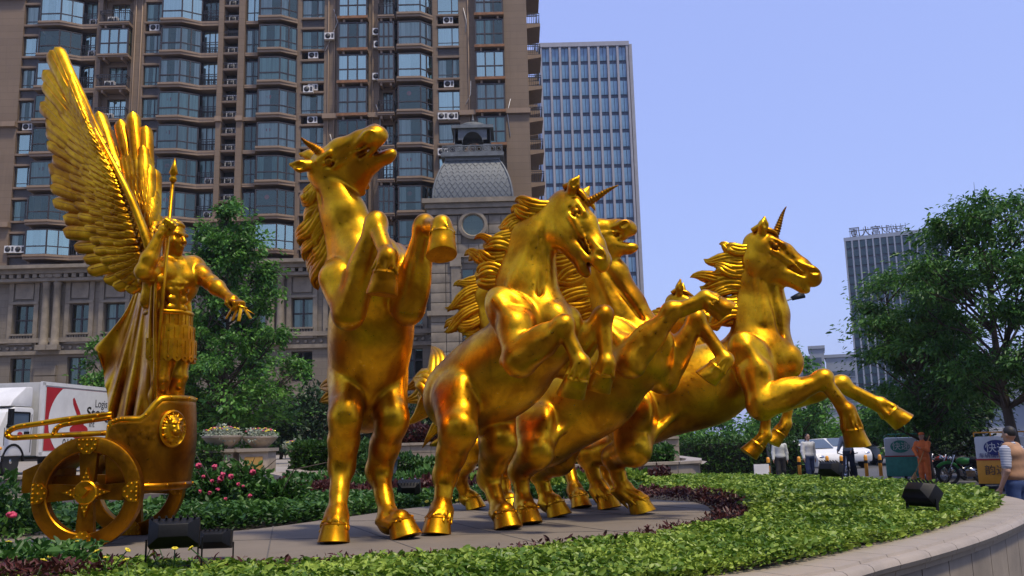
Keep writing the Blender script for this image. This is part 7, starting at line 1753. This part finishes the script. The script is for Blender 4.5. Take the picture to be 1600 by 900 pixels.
# cab ahead of the box
cb0, cb1 = -1.75, -.16; yA, yB = sorted((ysg*.10, ysg*(BW-.1))); zc_ = .55; zr_ = P(30, 636, 26.2).z-TERZ
prof = [(cb0+.0, zc_), (cb1, zc_), (cb1, zr_-.06), (cb1-.1, zr_), (cb0+.75, zr_), (cb0+.35, zr_-.15), (cb0+.06, zc_+.75), (cb0-.02, zc_+.4)]
m = MB(); m.prism(prof, yA, yB); m.build('cab', M_TRW, tr_, bevel=.05)
wn = [(cb0+.38, zc_+.82), (cb1-.22, zc_+.82), (cb1-.22, zr_-.16), (cb0+.60, zr_-.16)]
m = MB(); m.poly([side(x, z, -.10+.012) for x, z in wn]); o = m.build('side_window', M_FARW, tr_, fix=False); m = MB()
for k in range(4): a, b = wn[k], wn[(k+1) % 4]; m.beam(side(a[0], a[1], -.10+.016), side(b[0], b[1], -.10+.016), .05, .03, up=(0, 1, 0))
m.build('window_rubber', M_BLK, o, fix=False)
m = MB(); m.beam(side(cb1-.10, zc_+.1, -.10+.006), side(cb1-.10, zr_-.2, -.10+.006), .015, .01, up=(0, 1, 0)); m.beam(side(cb0+.30, zc_+.3, -.10+.006), side(cb0+.30, zc_+.8, -.10+.006), .015, .01, up=(0, 1, 0)); m.build('door_gap', M_BLK, tr_, fix=False)
m = MB(); m.box(cb1-.42, cb1-.20, *sorted((-( -.10+.03)*ysg, -(-.10+.0)*ysg)), zc_+.58, zc_+.70); m.build('door_handle', M_BLK, tr_, fix=False)
m = MB(); m.poly([side(cb1-.62+.13*math.cos(a)*(1 if math.cos(a) > 0 else .8), zc_+.62+.07*math.sin(a), -.10+.014) for a in [2*math.pi*i/16 for i in range(16)]]); m.build('red_emblem', M_TRR, tr_, fix=False)
m = MB(); m.prism([(cb0+.55, zr_+.02), (cb1-.02, zr_+.02), (cb1-.02, zr_+.62), (cb1-.35, zr_+.60), (cb0+.7, zr_+.22)], yA+.05, yB-.05); m.build('roof_fairing', M_TRW, tr_, bevel=.06)
m = MB(); m.tube([side(cb0+.45, zc_+1.25, -.08), side(cb0+.25, zc_+1.30, .12)], .015, 6); m.box(cb0+.12, cb0+.26, *sorted((-.10*ysg, -.20*ysg)), zc_+.85, zc_+1.32); m.build('mirror', M_BLK, tr_, fix=False)
m = MB(); m.ball(side(cb0+.12, zc_+.22, -.06), (.06, .05, .05), 8); m.build('indicator', M_YLW, tr_, fix=False)
m = MB(); m.box(cb0, BL-.1, *sorted((ysg*.35, ysg*(BW-.35))), .45, zb_-.02); m.build('chassis', M_BLK, tr_, fix=False)
for x in (cb0+.75, BL-1.1):
    for yy in (.28*ysg, (BW-.28)*ysg):
        m = MB(); m.lathe([(.20, -.12), (.37, -.12), (.40, -.08), (.40, .08), (.37, .12), (.20, .12)], 26, Matrix.Translation((x, yy, .40)) @ Matrix.Rotation(math.pi/2, 4, 'X')); wv = m.build('wheel', M_TYRE, tr_); m = MB(); m.lathe([(.001, -.13), (.2, -.10), (.2, .10), (.001, .13)], 18, Matrix.Translation((x, yy, .40)) @ Matrix.Rotation(math.pi/2, 4, 'X'), caps=False); m.build('hub', M_CHR, wv)
m = MB(); m.tube([side(cb0+.75+.47*math.cos(a), .40+.47*math.sin(a), -.115) for a in [math.pi*i/14 for i in range(15)]], .045, 6); m.build('wheel_arch', M_BLK, tr_, fix=False)
m = MB(); m.box(cb0-.06, cb0+.25, yA, yB, zc_-.16, zc_-.002); m.build('bumper', M_TRG, tr_, bevel=.03)
# ---------------------------------------------------------------- hazy air
m = MB(); m.box(-1700, 1700, -70, 2500, -1.0, 125)
me = m.mesh('haze', bpy.data.materials.new('haze_air')); hzo = link('haze', me); tag(hzo, 'pale thin haze filling the air over the street', 'haze', kind='stuff')
hm = me.materials[0]; hm.use_nodes = True; hn = hm.node_tree; hn.nodes.clear(); ho = hn.nodes.new('ShaderNodeOutputMaterial'); pv_ = hn.nodes.new('ShaderNodeVolumePrincipled')
pv_.inputs['Density'].default_value = .00025; pv_.inputs['Color'].default_value = (.80, .86, 1.0, 1); pv_.inputs['Anisotropy'].default_value = .2; hn.links.new(pv_.outputs[0], ho.inputs['Volume'])
